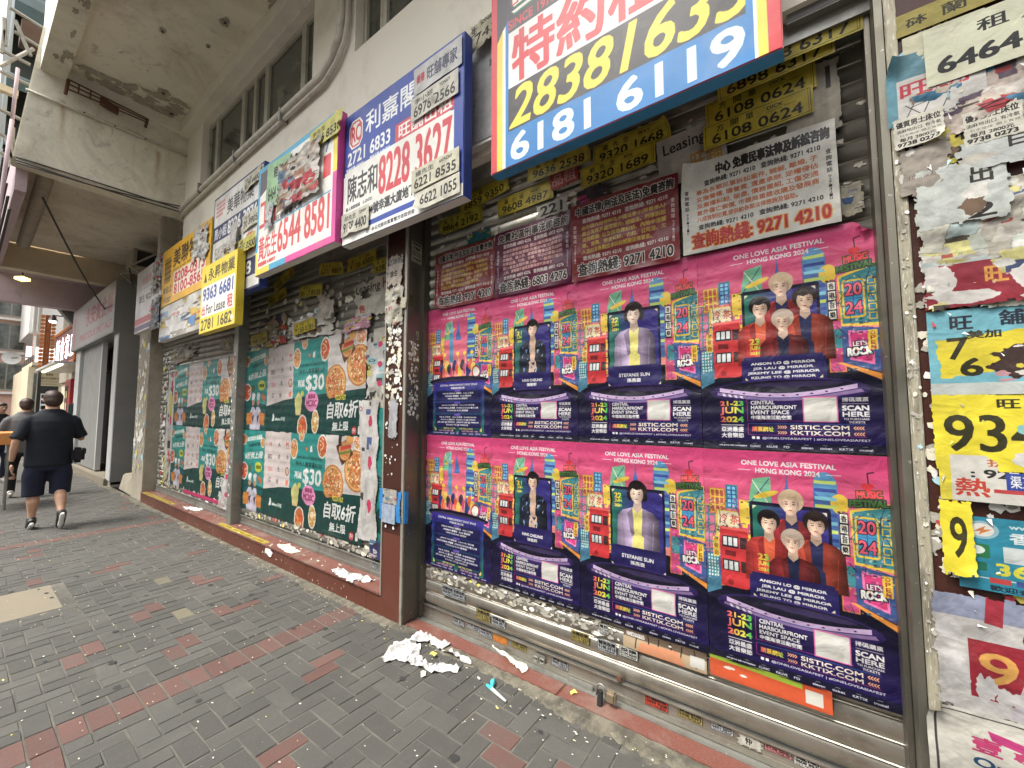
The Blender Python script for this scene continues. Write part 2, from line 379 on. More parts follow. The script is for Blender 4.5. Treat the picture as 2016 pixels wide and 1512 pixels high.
    def text(s, st, x0, y0, x1, y1, col, bold=0, skew=0, rise=0, alpha=1, outline=None, ow=.5, aspect=False):
        bold = bold*.27 if bold > .55 else bold*.5
        tr, asp = glyphs(st)
        if aspect: x1 = x0+(y1-y0)*asp*aspect
        p = tr*[x1-x0, y1-y0]+[x0, y0]
        if skew: p = p+np.stack([(y1-p[:, :, 1])*skew, np.zeros(p.shape[:2])], 2)
        if rise: p = p-np.stack([np.zeros(p.shape[:2]), (p[:, :, 0]-x0)*rise], 2)
        if outline is not None: s._blend(p, outline, 1, ow+bold, True)
        s._blend(p, col, alpha, bold, True); return s
    def line(s, x0, y0, x1, y1, t, col, alpha=1):
        dx, dy = x1-x0, y1-y0; L = math.hypot(dx, dy) or 1; nx, ny = -dy/L*t/2, dx/L*t/2
        s._blend([[(x0+nx, y0+ny), (x1+nx, y1+ny), (x1-nx, y1-ny), (x0-nx, y0-ny)]], col, alpha); return s
    def tear(s, cx, cy, rx, ry, col=(226, 222, 214), n=16, seed=None, shade=True):
        rn = random.Random(seed) if seed is not None else random
        p = [(cx+rx*(1-.45*rn.random())*math.cos(6.283*k/n), cy+ry*(1-.45*rn.random())*math.sin(6.283*k/n)) for k in range(n)]
        p = jag(p, max(.3, min(rx, ry)*.15), min(rx, ry)*.06, seed)
        s.poly(p, col); return s
    def grime(s, amt=.12, seed=1, big=.3):
        rs = np.random.RandomState(seed); out = np.zeros((s.H, s.W))
        for cells, wgt in ((6, .5), (16, .3), (50, .2)):
            gw = max(2, int(cells*s.W/max(s.W, s.H)))+2; gh = max(2, int(cells*s.H/max(s.W, s.H)))+2; g = rs.rand(gh, gw)
            x = np.linspace(0, gw-1.001, s.W); y = np.linspace(0, gh-1.001, s.H); xi = x.astype(int); yi = y.astype(int); fx = x-xi; fy = (y-yi)[:, None]
            fx = fx*fx*(3-2*fx); fy = fy*fy*(3-2*fy)
            out += wgt*((g[yi][:, xi]*(1-fx)+g[yi][:, xi+1]*fx)*(1-fy)+(g[yi+1][:, xi]*(1-fx)+g[yi+1][:, xi+1]*fx)*fy)
        s.a *= (1-amt*np.clip(out*2-.5, 0, 1))[:, :, None]; return s
    def image(s, name):
        im = bpy.data.images.new(name, s.W, s.H); px = np.ones((s.H, s.W, 4), np.float32)
        px[:, :, :3] = np.clip(s.a[::-1], 0, 1); im.pixels.foreach_set(px.ravel()); im.update(); im.pack(); return im
def print_mat(name, cv, rough=.5, crease=.35, cs=9, coat=0, dirt=.35, val=.66):
    m, t, b = new_mat(name); im = t.nodes.new('ShaderNodeTexImage'); im.image = cv.image(name); im.extension = 'EXTEND'
    u = t.nodes.new('ShaderNodeTexCoord'); t.links.new(u.outputs['UV'], im.inputs[0]); v = coords(t)
    hq = t.nodes.new('ShaderNodeHueSaturation'); hq.inputs['Saturation'].default_value = .96; t.links.new(im.outputs[0], hq.inputs['Color'])
    c = mixc(t, 1., hq.outputs[0], (val, val, val*.975), 'MULTIPLY')
    if dirt: c = mixc(t, ramp(t, noise(t, 3.5, 8, .72, v, .4), [(.5, 0.), (.85, dirt)]), c, (.33, .29, .23))
    t.links.new(c, b.inputs['Base Color']); b.inputs['Roughness'].default_value = rough
    b.inputs['Specular IOR Level'].default_value = .28
    if coat: b.inputs['Coat Weight'].default_value = coat; b.inputs['Coat Roughness'].default_value = .12
    if crease:
        n = t.nodes.new('ShaderNodeTexNoise'); n.inputs['Scale'].default_value = cs; n.inputs['Detail'].default_value = 5; n.inputs['Distortion'].default_value = .8
        t.links.new(v, n.inputs['Vector']); bump(t, b, n.outputs['Fac'], crease, .02)
    return m

SLAT = .084
def slat_y(z): p = ((z-.107)/SLAT) % 1; return -.011*math.sin(math.pi*min(1, p/.86)) if p < .86 else .003
def sheet(name, label, cat, x0, x1, z0, z1, y, m, group=None, rip=0., wr=.003, curl=None, rot=0, cut=None, seed=None, parent=None, n=None, skew=0, fr=1., warp=0):
    rn = random.Random(seed if seed is not None else int(abs(x0*977+z0*3331)*10)); wr = wr if wr < .012 else .009+(wr-.012)*.35; W, Hh = x1-x0, z1-z0
    if cut and n is None: n = (min(70, max(10, int(W/.007))), min(70, max(10, int(Hh/.007))))
    jt = .35 if cut else 0
    nx, nz = n or (min(34, max(5, int(W/.03))), min(40, max(4, int(Hh/.02 if rip else Hh/.03))))
    ws = [(rn.uniform(2, 9)*fr, rn.uniform(2, 9)*fr, rn.uniform(0, 6.3), rn.uniform(.4, 1)) for _ in range(5)]
    cx, cz = (x0+x1)/2, (z0+z1)/2; t = R(rot); V = []; UV = []
    for j in range(nz+1):
        for i in range(nx+1):
            u, v = i/nx, j/nz
            if jt: u, v = u+rn.uniform(-jt, jt)/nx, v+rn.uniform(-jt, jt)/nz
            a = (u-.5)*W; b = (v-.5)*Hh+skew*(u-.5)*W
            p3 = Vector((a*4*fr+ws[0][2]*9, b*4*fr, ws[1][2]*7)); d = wr*1.5*(abs(mnoise.noise(p3))*1.3+.6*mnoise.noise(p3*2.3)+.35*abs(mnoise.noise(p3*5.1)))
            if warp: a += warp*math.sin(v*5+ws[0][2]); b += warp*math.sin(u*4+ws[1][2])
            X = cx+a*math.cos(t)-b*math.sin(t); Z = cz+a*math.sin(t)+b*math.cos(t)
            Y = y-abs(d)+(rip*slat_y(Z) if rip else 0)
            for (cu, cvv, rad, amt) in (curl or ()):
                ds = math.hypot((u-cu)*W, (v-cvv)*Hh)
                if ds < rad:
                    k = 1-ds/rad; X += (cx-X)*k*k*.12; Z += (cz-Z)*k*k*.12; Y -= amt*k*k
            V.append((X, Y, Z)); UV.append((u, v))
    F = []
    for j in range(nz):
        for i in range(nx):
            if cut and not cut((i+.5)/nx, (j+.5)/nz): continue
            k = j*(nx+1)+i; F.append((k, k+1, k+nx+2, k+nx+1))
    me = bpy.data.meshes.new(name); o_ = Vector((cx, y, z0)) if parent is None else WO[parent.name]
    me.from_pydata([tuple(Vector(p)-o_) for p in V], [], F)
    ul = me.uv_layers.new(name='UVMap'); li = np.zeros(len(me.loops), int); me.loops.foreach_get('vertex_index', li)
    ul.data.foreach_set('uv', np.array(UV)[li].ravel()); me.materials.append(m)
    me.polygons.foreach_set('use_smooth', [True]*len(F))
    bm = bmesh.new(); bm.from_mesh(me); bmesh.ops.delete(bm, geom=[q for q in bm.verts if not q.link_faces], context='VERTS'); bm.to_mesh(me); bm.free()
    o = link(name, me, parent, o_)
    return tag(o, label, cat, group)
def panel(name, x0, x1, y0, y1, z0, z1, front, side, parent):     # sign box: printed front as one part, casing as another
    sm = side if isinstance(side, (list, tuple)) else [side, side]
    g = G().box(x0, x1, y0+.004, y1, z0, z1, 0, 'b'); g.face([(x0, y0+.004, z0), (x0, y1, z0), (x1, y1, z0), (x1, y0+.004, z0)], 1); g.build('casing', sm, parent)
    for x in (x0+(x1-x0)*.2, x0+(x1-x0)*.8): quick('mounting_arm', x, x+.04, y1+.001, 1.949, z1-.30, z1-.25, M['frame_al'], parent)
    return sheet(front[0], None, None, x0+.004, x1-.004, z0+.004, z1-.004, y0+.001, front[1], wr=.0012, parent=parent)

# ---- the music festival posters (four designs)
WH = (240, 238, 236); NAVY = (30, 14, 92); DN = (14, 12, 44)
def rainbow(x0, x1):
    cs = np.array([(235, 70, 110), (240, 190, 60), (245, 235, 70), (60, 190, 90)])/255.
    def f(x, y):
        t = np.clip((x-x0)/(x1-x0), 0, .999)*3; i = t.astype(int); q = (t-i)[..., None]; return cs[i]*(1-q)+cs[i+1]*q
    return f
def shade(col, x0, x1, k=.45):       # painted modelling: lighter on one side
    q = np.array(col)/255.
    def f(x, y):
        t = np.clip((x-x0)/(x1-x0), 0, 1)[..., None]; n = .05*np.sin(x*9+y*3)[..., None]; return np.clip(q*(1.12-k*np.abs(t-.38)*1.6+n), 0, 1)
    return f
def bust(c, cx, top, s, hair, skin, coat, inner, woman=False, look=0):   # a plain painted figure, head and shoulders
    hw = 3.35*s; hh = 4.15*s; cy = top+5*s
    c.poly([(cx-9.5*s, cy+26*s), (cx-9*s, cy+10.5*s), (cx-6.5*s, cy+7.6*s), (cx-2*s, cy+6.2*s), (cx+2*s, cy+6.2*s), (cx+6.5*s, cy+7.6*s), (cx+9*s, cy+10.5*s), (cx+9.5*s, cy+26*s)], shade(coat, cx-9*s, cx+9*s, .75))
    c.poly([(cx-2.2*s, cy+6.2*s), (cx+2.2*s, cy+6.2*s), (cx+2.6*s, cy+26*s), (cx-2.6*s, cy+26*s)], inner)
    dk = tuple(int(q*.72) for q in coat)
    c.poly([(cx-2.2*s, cy+6.2*s), (cx-4.6*s, cy+9*s), (cx-2.9*s, cy+19*s), (cx-1.6*s, cy+18*s)], dk); c.poly([(cx+2.2*s, cy+6.2*s), (cx+4.6*s, cy+9*s), (cx+2.9*s, cy+19*s), (cx+1.6*s, cy+18*s)], dk)
    c.line(cx-6.8*s, cy+12*s, cx-6*s, cy+26*s, .35*s, dk); c.line(cx+6.8*s, cy+12*s, cx+6*s, cy+26*s, .35*s, dk)
    c.poly([(cx-1.5*s, cy+2*s), (cx+1.5*s, cy+2*s), (cx+1.9*s, cy+6.6*s), (cx, cy+8.6*s), (cx-1.9*s, cy+6.6*s)], tuple(int(q*.86) for q in skin))
    c.ell(cx, cy-1.2*s, hw*1.28, hh*1.08, hair)
    if woman: c.ell(cx-hw*.95, cy+.8*s, 1.3*s, 2.6*s, hair); c.ell(cx+hw*.95, cy+.8*s, 1.3*s, 2.6*s, hair)
    c.ell(cx+look*.3, cy+.4*s, hw*.86, hh*.92, shade(skin, cx-hw, cx+hw, .5)); c.ell(cx+look*.3, cy+2*s, hw*.62, hh*.62, shade(skin, cx-hw, cx+hw, .5)); c.ell(cx+look*.3+hw*.35, cy+2.2*s, hw*.2, hh*.3, tuple(int(q*.88) for q in skin), .6); [c.line(cx-hw+k*hw*.25, cy-3.6*s+abs(k-4)*.5*s, cx-hw+k*hw*.27, cy-1.6*s+abs(k-4)*.3*s, .18*s, tuple(min(255, int(q*1.35+14)) for q in hair), .6) for k in range(9)]
    c.poly([(cx-hw*1.05, cy-.6*s), (cx-hw*.9, cy-3.6*s), (cx, cy-4.8*s), (cx+hw*.9, cy-3.6*s), (cx+hw*1.05, cy-.6*s), (cx+hw*.5, cy-2*s), (cx-.2*s, cy-1.3*s), (cx-hw*.6, cy-2*s)], hair)
    for q in (-1, 1):
        c.ell(cx+q*1.15*s+look*.5, cy+.35*s, .5*s, .2*s, (60, 38, 34)); c.line(cx+q*1.7*s+look*.5, cy-.45*s, cx+q*.65*s+look*.5, cy-.6*s, .22*s, (70, 45, 38))
    c.line(cx+look*.5, cy+.5*s, cx+.15*s+look*.5, cy+1.6*s, .22*s, tuple(int(q*.82) for q in skin)); c.ell(cx+look*.5, cy+2.6*s, .75*s, .22*s, (176, 78, 78))
def festival(kind):
    c = Cv(66, 95, (232, 70, 140), 8.6)
    def sky_(x, y):
        t = np.clip(y/52, 0, 1)[..., None]; a = np.array((216, 52, 122))/255; b = np.array((240, 146, 140))/255; return a*(1-t)+b*t
    c.rect(0, 0, 66, 56, sky_)
    def low(x, y):
        t = np.clip((y-55)/40, 0, 1)[..., None]; u = np.clip(1-np.abs(x-44)/40, 0, 1)[..., None]*.5*np.clip((y-66)/12, 0, 1)[..., None]; return np.array((8, 8, 28))/255*(1-t)+np.array((22, 10, 70))/255*t+u*np.array((.07, .0, .2))
    c.rect(0, 54, 66, 95, low)
    rn = random.Random(5)
    for k in range(7): c.ell(rn.uniform(0, 66), rn.uniform(4, 26), rn.uniform(3, 8), .5, (248, 120, 165), .6)
    Y_, T_, P_, O_, B_ = (238, 200, 60), (62, 140, 150), (206, 66, 124), (214, 118, 66), (60, 84, 150)
    def block(x0, y0, x1, y1, col, edge, nx=0, ny=0, wc=(90, 60, 120)):
        c.rect(x0, y0, x1, y1, edge); c.rect(x0+.5, y0+.5, x1-.5, y1-.5, col)
        for i in range(nx):
            for j in range(ny):
                a = x0+.9+(x1-x0-1.2)*i/nx; b = y0+.9+(y1-y0-1.2)*j/ny; c.rect(a, b, a+(x1-x0-1.2)/nx-.6, b+(y1-y0-1.2)/ny-.6, wc)
    block(-2, 26, 5, 60, T_, Y_, 2, 8, (230, 120, 160)); block(2, 18, 9, 30, Y_, O_, 3, 3, (200, 90, 80)); block(5, 28, 15, 40, (238, 226, 190), Y_, 0, 0)
    c.text('冷', 6, 29.5, 9.4, 33.5, (200, 60, 40), .1); c.text('茶', 10.5, 30, 14, 34, (200, 60, 40), .1); c.line(6, 38.5, 9.5, 34.8, .9, (40, 40, 40))
    block(9, 16, 14, 27, B_, T_, 2, 5, (120, 200, 230)); block(14, 22, 19, 44, Y_, P_, 0, 0); c.text('H', 14.8, 33, 18.3, 37.4, P_, .25)
    block(15, 44, 20, 58, (110, 60, 160), O_, 1, 4, Y_); block(0, 48, 6, 64, T_, B_, 4, 10, (230, 240, 240))
    for k, q in enumerate('茶餐廳'): c.rect(3, 40+3.2*k, 5.6, 43+3.2*k, (240, 210, 50)); c.text(q, 3.4, 40.3+3.2*k, 5.3, 42.6+3.2*k, (120, 40, 40))
    c.poly([(18, 25), (20, 12.5), (27, 11), (27, 25)], (120, 190, 150)); c.line(18.5, 24, 26.5, 12, .4, (70, 90, 140)); c.line(20, 13, 26.5, 24, .4, (250, 240, 220)); c.ell(25, 19, 5, 1.2, Y_, 1, rot=-20)
    c.poly([(30, 26), (32.5, 14), (32.8, 7), (33.2, 14), (36, 26)], (70, 110, 180)); c.rect(42, 13, 50, 50, (70, 110, 175)); c.ell(46, 13, 4, 5.5, (88, 150, 200)); c.ell(50.5, 20, 3, 4, Y_)
    for k in range(11): c.rect(42.4, 11+3.3*k, 49.6, 12.4+3.3*k, [(200, 220, 110), (50, 70, 150), (130, 200, 220)][k % 3])
    block(49.5, 40, 55, 62, P_, O_, 0, 0); c.rect(50.5, 44, 54, 52, T_); c.rect(50, 23.4, 53, 40.4, (30, 30, 40))
    for k, q in enumerate('香港音樂'): c.rect(50.3, 23.9+4.1*k, 52.7, 27.3+4.1*k, (244, 240, 226)); c.text(q, 50.6, 24.3+4.1*k, 52.4, 26.9+4.1*k, (20, 20, 20), .08)
    c.poly([(53.5, 22), (66, 18), (66, 44), (54, 43)], Y_); c.poly([(54.2, 22.8), (65.6, 19.4), (65.6, 42.6), (54.6, 42)], T_)
    c.rrect(54.8, 24, 62, 40, 1, Y_); c.rect(55.5, 24.8, 61.3, 39.2, (50, 150, 200)); c.line(58.4, 24.8, 58.4, 39.2, .3, B_); c.line(55.5, 32, 61.3, 32, .3, B_)
    for q, x, y in (('2', 56, 26), ('0', 58.9, 25.6), ('2', 56, 33.5), ('4', 58.9, 33)): c.text(q, x, y, x+2, y+4.6, (238, 90, 120), .3, outline=(60, 30, 40), ow=.25)
    for k in range(5): c.rect(62.8, 24+3.6*k, 65.4, 26.8+3.6*k, Y_); c.rect(63.2, 24.4+3.6*k, 65, 26.4+3.6*k, (60, 140, 170))
    c.text('MUSIC', 56, 14.2, 63.5, 16.8, (240, 60, 80), .3, rise=.08, outline=(70, 80, 30), ow=.3); c.text('FESTIVAL', 53.6, 18, 65.2, 20.6, (70, 120, 50), .3, rise=.1, outline=(40, 40, 60), ow=.3)
    c.line(59.5, 7, 59.8, 12, .35, (40, 20, 30)); c.line(59.5, 7, 61.6, 6.4, .5, (40, 20, 30)); c.ell(58.6, 12, 1.1, 1.1, (225, 30, 50)); c.ell(60.2, 11.9, 1.1, 1.1, (225, 30, 50)); c.poly([(57.6, 12.4), (61.2, 12.2), (59.5, 14.4)], (225, 30, 50))
    c.poly([(54, 43), (66, 45), (66, 63), (54, 58)], (60, 90, 150)); c.poly([(56, 45), (63.8, 46), (63.8, 59.5), (56.2, 57)], (244, 120, 180)); c.poly([(56.8, 46), (63, 46.8), (63, 58.4), (57, 56.4)], (226, 50, 130))
    for k in range(4): c.line(57, 48.5+2.6*k, 63, 49.2+2.8*k, .2, (200, 30, 110))
    c.text("LET'S", 57.4, 49.6, 61.8, 51.6, WH, .15, outline=(120, 20, 80), ow=.3); c.text('ROCK', 55.6, 52.4, 63, 55.6, (252, 250, 246), .35, rise=.08, outline=(30, 20, 40), ow=.35)
    c.rect(62, 45.5, 65, 53.5, Y_); [c.text(q, 62.9, 46+1.9*k, 64.3, 47.5+1.9*k, (160, 50, 30), .1) for k, q in enumerate('OPEN')]
    c.poly([(0, 62), (20, 57), (20, 58), (0, 64.6)], O_); c.poly([(66, 66), (52, 58), (54, 58), (66, 63.4)], (240, 150, 50))
    rq = random.Random(9)
    for k in range(420):           # small windows, signs and lights of the drawn street
        x = rq.uniform(0, 18) if rq.random() < .5 else rq.uniform(49, 66); y = rq.uniform(22, 62); a_, b_ = rq.uniform(.25, 1.3), rq.uniform(.2, .9)
        c.rect(x, y, x+a_, y+b_, rq.choice([(40, 40, 80), (240, 214, 120), (60, 110, 150), (206, 90, 70), (230, 150, 180), (36, 80, 100), (120, 60, 110), (244, 232, 200)]), rq.uniform(.35, .85))
    for k in range(46):
        x = rq.uniform(0, 18) if rq.random() < .5 else rq.uniform(49, 66); y = rq.uniform(20, 60); c.line(x, y, x+rq.uniform(-4, 4), y+rq.uniform(1, 7), .22, (36, 26, 60), .7)
    c.text('20', 55.8, 25.6, 61, 30.6, (238, 90, 120), .2, outline=(60, 30, 40), ow=.25); c.text('24', 55.8, 33.2, 61, 38.2, (238, 90, 120), .2, outline=(60, 30, 40), ow=.25)
    # tram
    c.rrect(6, 36, 17.5, 62, 1.4, (206, 34, 42)); c.rect(7, 39.5, 13.6, 44.5, (30, 30, 40)); c.rect(14.2, 39.5, 17, 44.5, (60, 30, 40)); c.rect(7, 50, 13.6, 55, (30, 34, 44)); c.rect(14.4, 50, 17, 55, (70, 40, 40))
    for k in range(3): c.rect(7.4+2.1*k, 40, 9+2.1*k, 43.6, (220, 225, 225)); c.rect(7.4+2.1*k, 50.6, 9+2.1*k, 54.6, (220, 222, 222))
    c.rect(8, 46, 12.4, 48.4, (120, 16, 24)); c.rect(6, 35.4, 17.5, 36.6, (240, 90, 80)); c.ell(10, 60, 1.2, 1.2, (150, 20, 26))
    c.poly([(0, 60), (6, 58), (6, 64), (0, 67)], (70, 130, 160))
    c.text('ONE LOVE ASIA FESTIVAL', 16, 4.4, 50, 6.4, WH, .16); c.text('HONG KONG 2024', 21.5, 7.6, 44.5, 9.6, WH, .16); c.line(14.5, 8.6, 19.5, 8.6, .25, WH); c.line(46.5, 8.6, 51.5, 8.6, .25, WH)
    skin = (238, 200, 176)
    if kind == 'lineup':
        for k in range(14): c.ell(16+2.7*k, 47+3*math.sin(k*2.1), 2.3, 4, [(40, 50, 120), (230, 90, 60), (240, 200, 80), (60, 60, 70), (200, 60, 120)][k % 5])
        for k in range(5): c.line(20+7*k, 52, 19+7*k, 34, .4, (240, 210, 120)); c.ell(19+7*k, 36, 1.6, 1.4, (250, 215, 60))
        c.ell(51, 50, 4, 4.4, (170, 30, 40)); c.ell(51, 50, 3, 3.4, (240, 236, 226)); c.rect(24, 20, 28, 42, (90, 150, 190)); c.poly([(24, 20), (26, 10), (28, 20)], (140, 190, 210))
        c.ell(33, 56, 30, 3.6, (16, 14, 40)); c.ell(33, 57, 28, 2.6, (60, 50, 90))
        def gr(x, y):
            t = np.clip((y-58)/34, 0, 1)[..., None]; return np.array((50, 40, 160))/255*(1-t)+np.array((22, 120, 80))/255*t
        c.rrect(7, 56.5, 59, 93, 2, gr); c.rect(8.5, 58, 57.5, 92, (24, 22, 84), .35)
        c.text('CENTRAL HARBOURFRONT EVENT SPACE', 14, 58, 52, 59.4, WH, .1); c.text('中環海濱活動空間', 26, 60.2, 40, 61.8, WH, .08)
        yy = 63
        for head, rows in (('21 JUN', ['DICK & WINNIE 譚寶碩   AGA 江海迦', 'WEIBIRD 韋禮安   RUBI 鄭詠詩', 'HINS CHEUNG 張敬軒']), ('22 JUN', ['JANICE YAN 閻奕格   LALA HSU 徐佳瑩', 'NICKTHEREAL 周湯豪   POWER STATION 動力火車', 'STEFANIE SUN 孫燕姿']), ('23 JUN', ['EVE AI 艾怡良   AGA 江海迦   RUBBERBAND', 'SHOW LO 羅志祥   ANSON LO @ MIRROR', 'JER LAU @ MIRROR   JEREMY LEE @ MIRROR', 'KEUNG TO @ MIRROR'])):
            hgt = 1.9*len(rows)+1.6; c.rrect(10, yy, 56, yy+hgt, .8, (22, 20, 78)); c.rect(30, yy-.7, 36, yy+.7, (110, 80, 190))
            for k, r_ in enumerate(rows): wd = min(42, len(r_)*.95+6); c.text(r_, 33-wd/2, yy+1.1+1.9*k, 33+wd/2, yy+2.4+1.9*k, WH, .08)
            yy += hgt+1.3
        c.rrect(11, yy, 31, yy+4, .6, (22, 20, 78)); c.rrect(35, yy, 55, yy+4, .6, (22, 20, 78))
        for k in range(2):
            for x in (13, 37): c.text('1-DAY PASS HKD 1,680', x, yy+.6+1.6*k, x+16, yy+1.7+1.6*k, (240, 190, 200), .06)
        c.text('SISTIC.COM      KKTIX.COM', 19, 89.6, 48, 90.8, (240, 210, 120), .1)
        for x, q in ((9, 1), (57, -1)): c.poly([(x, 91.6), (x+2.4*q, 91.6), (x, 88.8)], (238, 205, 120))
        c.rect(0, 93, 66, 95, NAVY)
    else:
        c.rrect(18.5, 22.5, 47.5, 64, 1, DN)
        def bb(x, y):
            t = np.clip((x-19)/14, 0, 1)[..., None]; return np.array((30, 120, 90))/255*(1-t)+np.array((50, 40, 130))/255*t
        c.rect(19.6, 24, 46.4, 54.5, bb)
        if kind == 'man':
            bust(c, 33.5, 20, 1.12, (26, 22, 24), skin, (34, 44, 66), (222, 184, 160)); rr = random.Random(3)
            for _ in range(34):
                x = rr.uniform(25, 42.5); y = rr.uniform(35.5, 52); c.poly([(x, y), (x+rr.uniform(.6, 2.4), y+rr.uniform(-1.5, 0)), (x+rr.uniform(-.5, 1.5), y+rr.uniform(.8, 3))], rr.choice([(120, 150, 190), (186, 206, 222), (60, 88, 130), (20, 24, 38)]))
            names = [('HINS CHEUNG', 57.4, 59), ('張敬軒', 60, 62)]; day = '21'
        elif kind == 'woman':
            bust(c, 33.5, 19.2, 1.2, (34, 22, 22), (246, 214, 196), (206, 182, 222), (244, 232, 130), True, -.6)
            names = [('STEFANIE SUN', 57.4, 59.2), ('孫燕姿', 60.2, 62.3)]; day = '22'
        else:
            bust(c, 34, 16.5, 1.08, (214, 184, 150), skin, (190, 44, 52), (40, 40, 90), look=-.5); bust(c, 25.6, 26, 1.0, (30, 22, 22), skin, (204, 40, 36), (222, 90, 50), look=.3)
            bust(c, 42.2, 24.5, 1.02, (44, 30, 26), skin, (206, 70, 44), (34, 40, 84), look=.4); bust(c, 34, 33, .98, (196, 176, 160), skin, (150, 34, 40), (24, 30, 66), look=-.5)
            c.rect(18.5, 54.5, 47.5, 64, DN); names = [('ANSON LO @ MIRROR', 55.9, 57.3), ('JER LAU @ MIRROR', 58, 59.4), ('JEREMY LEE @ MIRROR', 60.1, 61.5), ('KEUNG TO @ MIRROR', 62.2, 63.6)]; day = '23'
        c.rect(18.5, 53.2, 47.5, 64.2, (34, 26, 96)); c.rect(18.5, 64, 47.5, 66, DN)
        if kind == 'group': c.rect(17.5, 54.6, 48.5, 65, (34, 26, 96))
        for st, a, b in names:
            wd = len(st)*1.38 if len(st) > 4 else 7.5; c.text(st, 33-wd/2, a, 33+wd/2, b, WH, .18)
        yb = 26 if kind != 'group' else 45
        c.text(day, 21, yb, 25, yb+2.6, rainbow(20, 25.5), .3); c.text('JUN', 21, yb+3.2, 25, yb+5.2, rainbow(20, 25.5), .25); c.text('2024', 21, yb+5.8, 25, yb+7.2, rainbow(20, 25.5), .15)
        for x, y, q, e in ((19.8, 24.2, 1, 1), (46.2, 24.2, -1, 1), (18.8, 64, 1, -1), (47.2, 64, -1, -1)): c.poly([(x, y), (x+1.5*q, y), (x, y+1.5*e)], (240, 230, 190))
        # stage
        c.ell(33, 69, 29, 6, (70, 40, 130), .5); c.ell(33, 67.4, 25, 3.2, (18, 14, 40)); c.ell(38, 66.2, 16, 1.2, (60, 46, 90), .8); st = [(8+50*k/20, 66.8+3.2*math.sin(math.pi*k/20)) for k in range(21)]
        c.poly(st+[(x, y+1.9) for x, y in reversed(st)], (206, 178, 222)); c.poly([(x-1+.04*(x-8), y+2.1) for x, y in st]+[(x-1+.06*(x-8), y+3.4) for x, y in reversed(st)], (150, 120, 176))
        for k in range(1, 10): c.ell(8+5*k, 67.8+3.2*math.sin(math.pi*k/10), .5, .32, (70, 40, 90))
        for k in range(4): c.poly([(9+2.4*k, 69.2+.5*k), (10.2+2.4*k, 69.5+.5*k), (10.6+2.4*k, 71+.4*k), (9.4+2.4*k, 70.6+.4*k)], (236, 232, 244))
        # information block
        for st, a, b in (('21-23', 73.2, 75.2), ('JUN', 76, 79.6), ('2024', 80.4, 82.8)): c.text(st, 8, a, 17.4, b, rainbow(8, 17.4), .3)
        c.line(8, 84.2, 17.4, 84.2, .25, WH); c.text('亞洲最盛', 8.2, 85, 17.2, 87.2, WH, .12); c.text('大音樂節', 8.2, 87.8, 17.2, 90, WH, .12)
        for x0, y0, x1, y1 in ((19, 72.2, 52, 82.2), (19, 83.4, 60, 88.4)):
            c.line(x0, y0, x1, y0, .15, (60, 120, 190)); c.line(x0, y1, x1, y1, .15, (190, 60, 150)); c.line(x0, y0, x0, y1, .15, (230, 60, 150))
        for st, a, b, x1 in (('CENTRAL', 73.2, 74.8, 29.5), ('HARBOURFRONT', 75.4, 77, 37.5), ('EVENT SPACE', 77.6, 79.2, 34.8), ('中環海濱活動空間', 79.8, 81.6, 35.4)): c.text(st, 20.5, a, x1, b, WH, .16)
        c.rect(39.6, 71.8, 51.4, 82.6, (232, 110, 170)); c.rect(40.1, 72.3, 51, 82.2, (224, 222, 216))
        c.text('掃碼購票', 52.8, 72.4, 61, 74.2, WH, .1); c.line(52.8, 75, 61, 75, .15, WH); c.text('SCAN', 52.8, 75.8, 61, 77.7, WH, .26); c.text('HERE', 52.8, 78.3, 61, 80.2, WH, .26); c.text('TO PURCHASE', 53, 80.8, 61, 81.6, WH, .05); c.text('TICKETS', 54.6, 82.1, 59.6, 82.9, WH, .05)
        c.text('購票網址', 20.6, 84.8, 28.8, 86.9, rainbow(20, 31), .12)
        for y, st in ((84, 'SISTIC.COM'), (86.4, 'KKTIX.COM')):
            c.text('>>>>', 30.4, y+.2, 33.6, y+1.6, (240, 170, 130), .12); c.text(st, 35, y, 54.6, y+1.7, (246, 232, 214), .16); c.text('<<<<', 56, y+.2, 59.2, y+1.6, (240, 170, 130), .12)
        c.rect(20.4, 89.2, 21.6, 90.4, WH); c.rect(22.2, 89.2, 23.4, 90.4, WH); c.text('@ONELOVEASIAFEST | #ONELOVEASIAFEST', 24.4, 89.3, 61, 90.5, (226, 222, 236), .06)
        c.rect(0, 91.6, 66, 95, DN)
    for k, (st, wd) in enumerate((('one group asia', 6), ('marketplace', 5), ('CLINIC', 4), ('KKLIVE', 4), ('FD', 2), ('eleven', 4), ('ticket', 4), ('KKTIX', 4.4), ('unusual', 4))):
        x = 7+6.3*k; c.text(st, x, 93.1, x+wd, 94, (214, 212, 220), .06); c.line(x+1, 92.4, x+2.6, 92.4, .2, (150, 150, 160))
    return c.grime(.10, len(kind)*7)

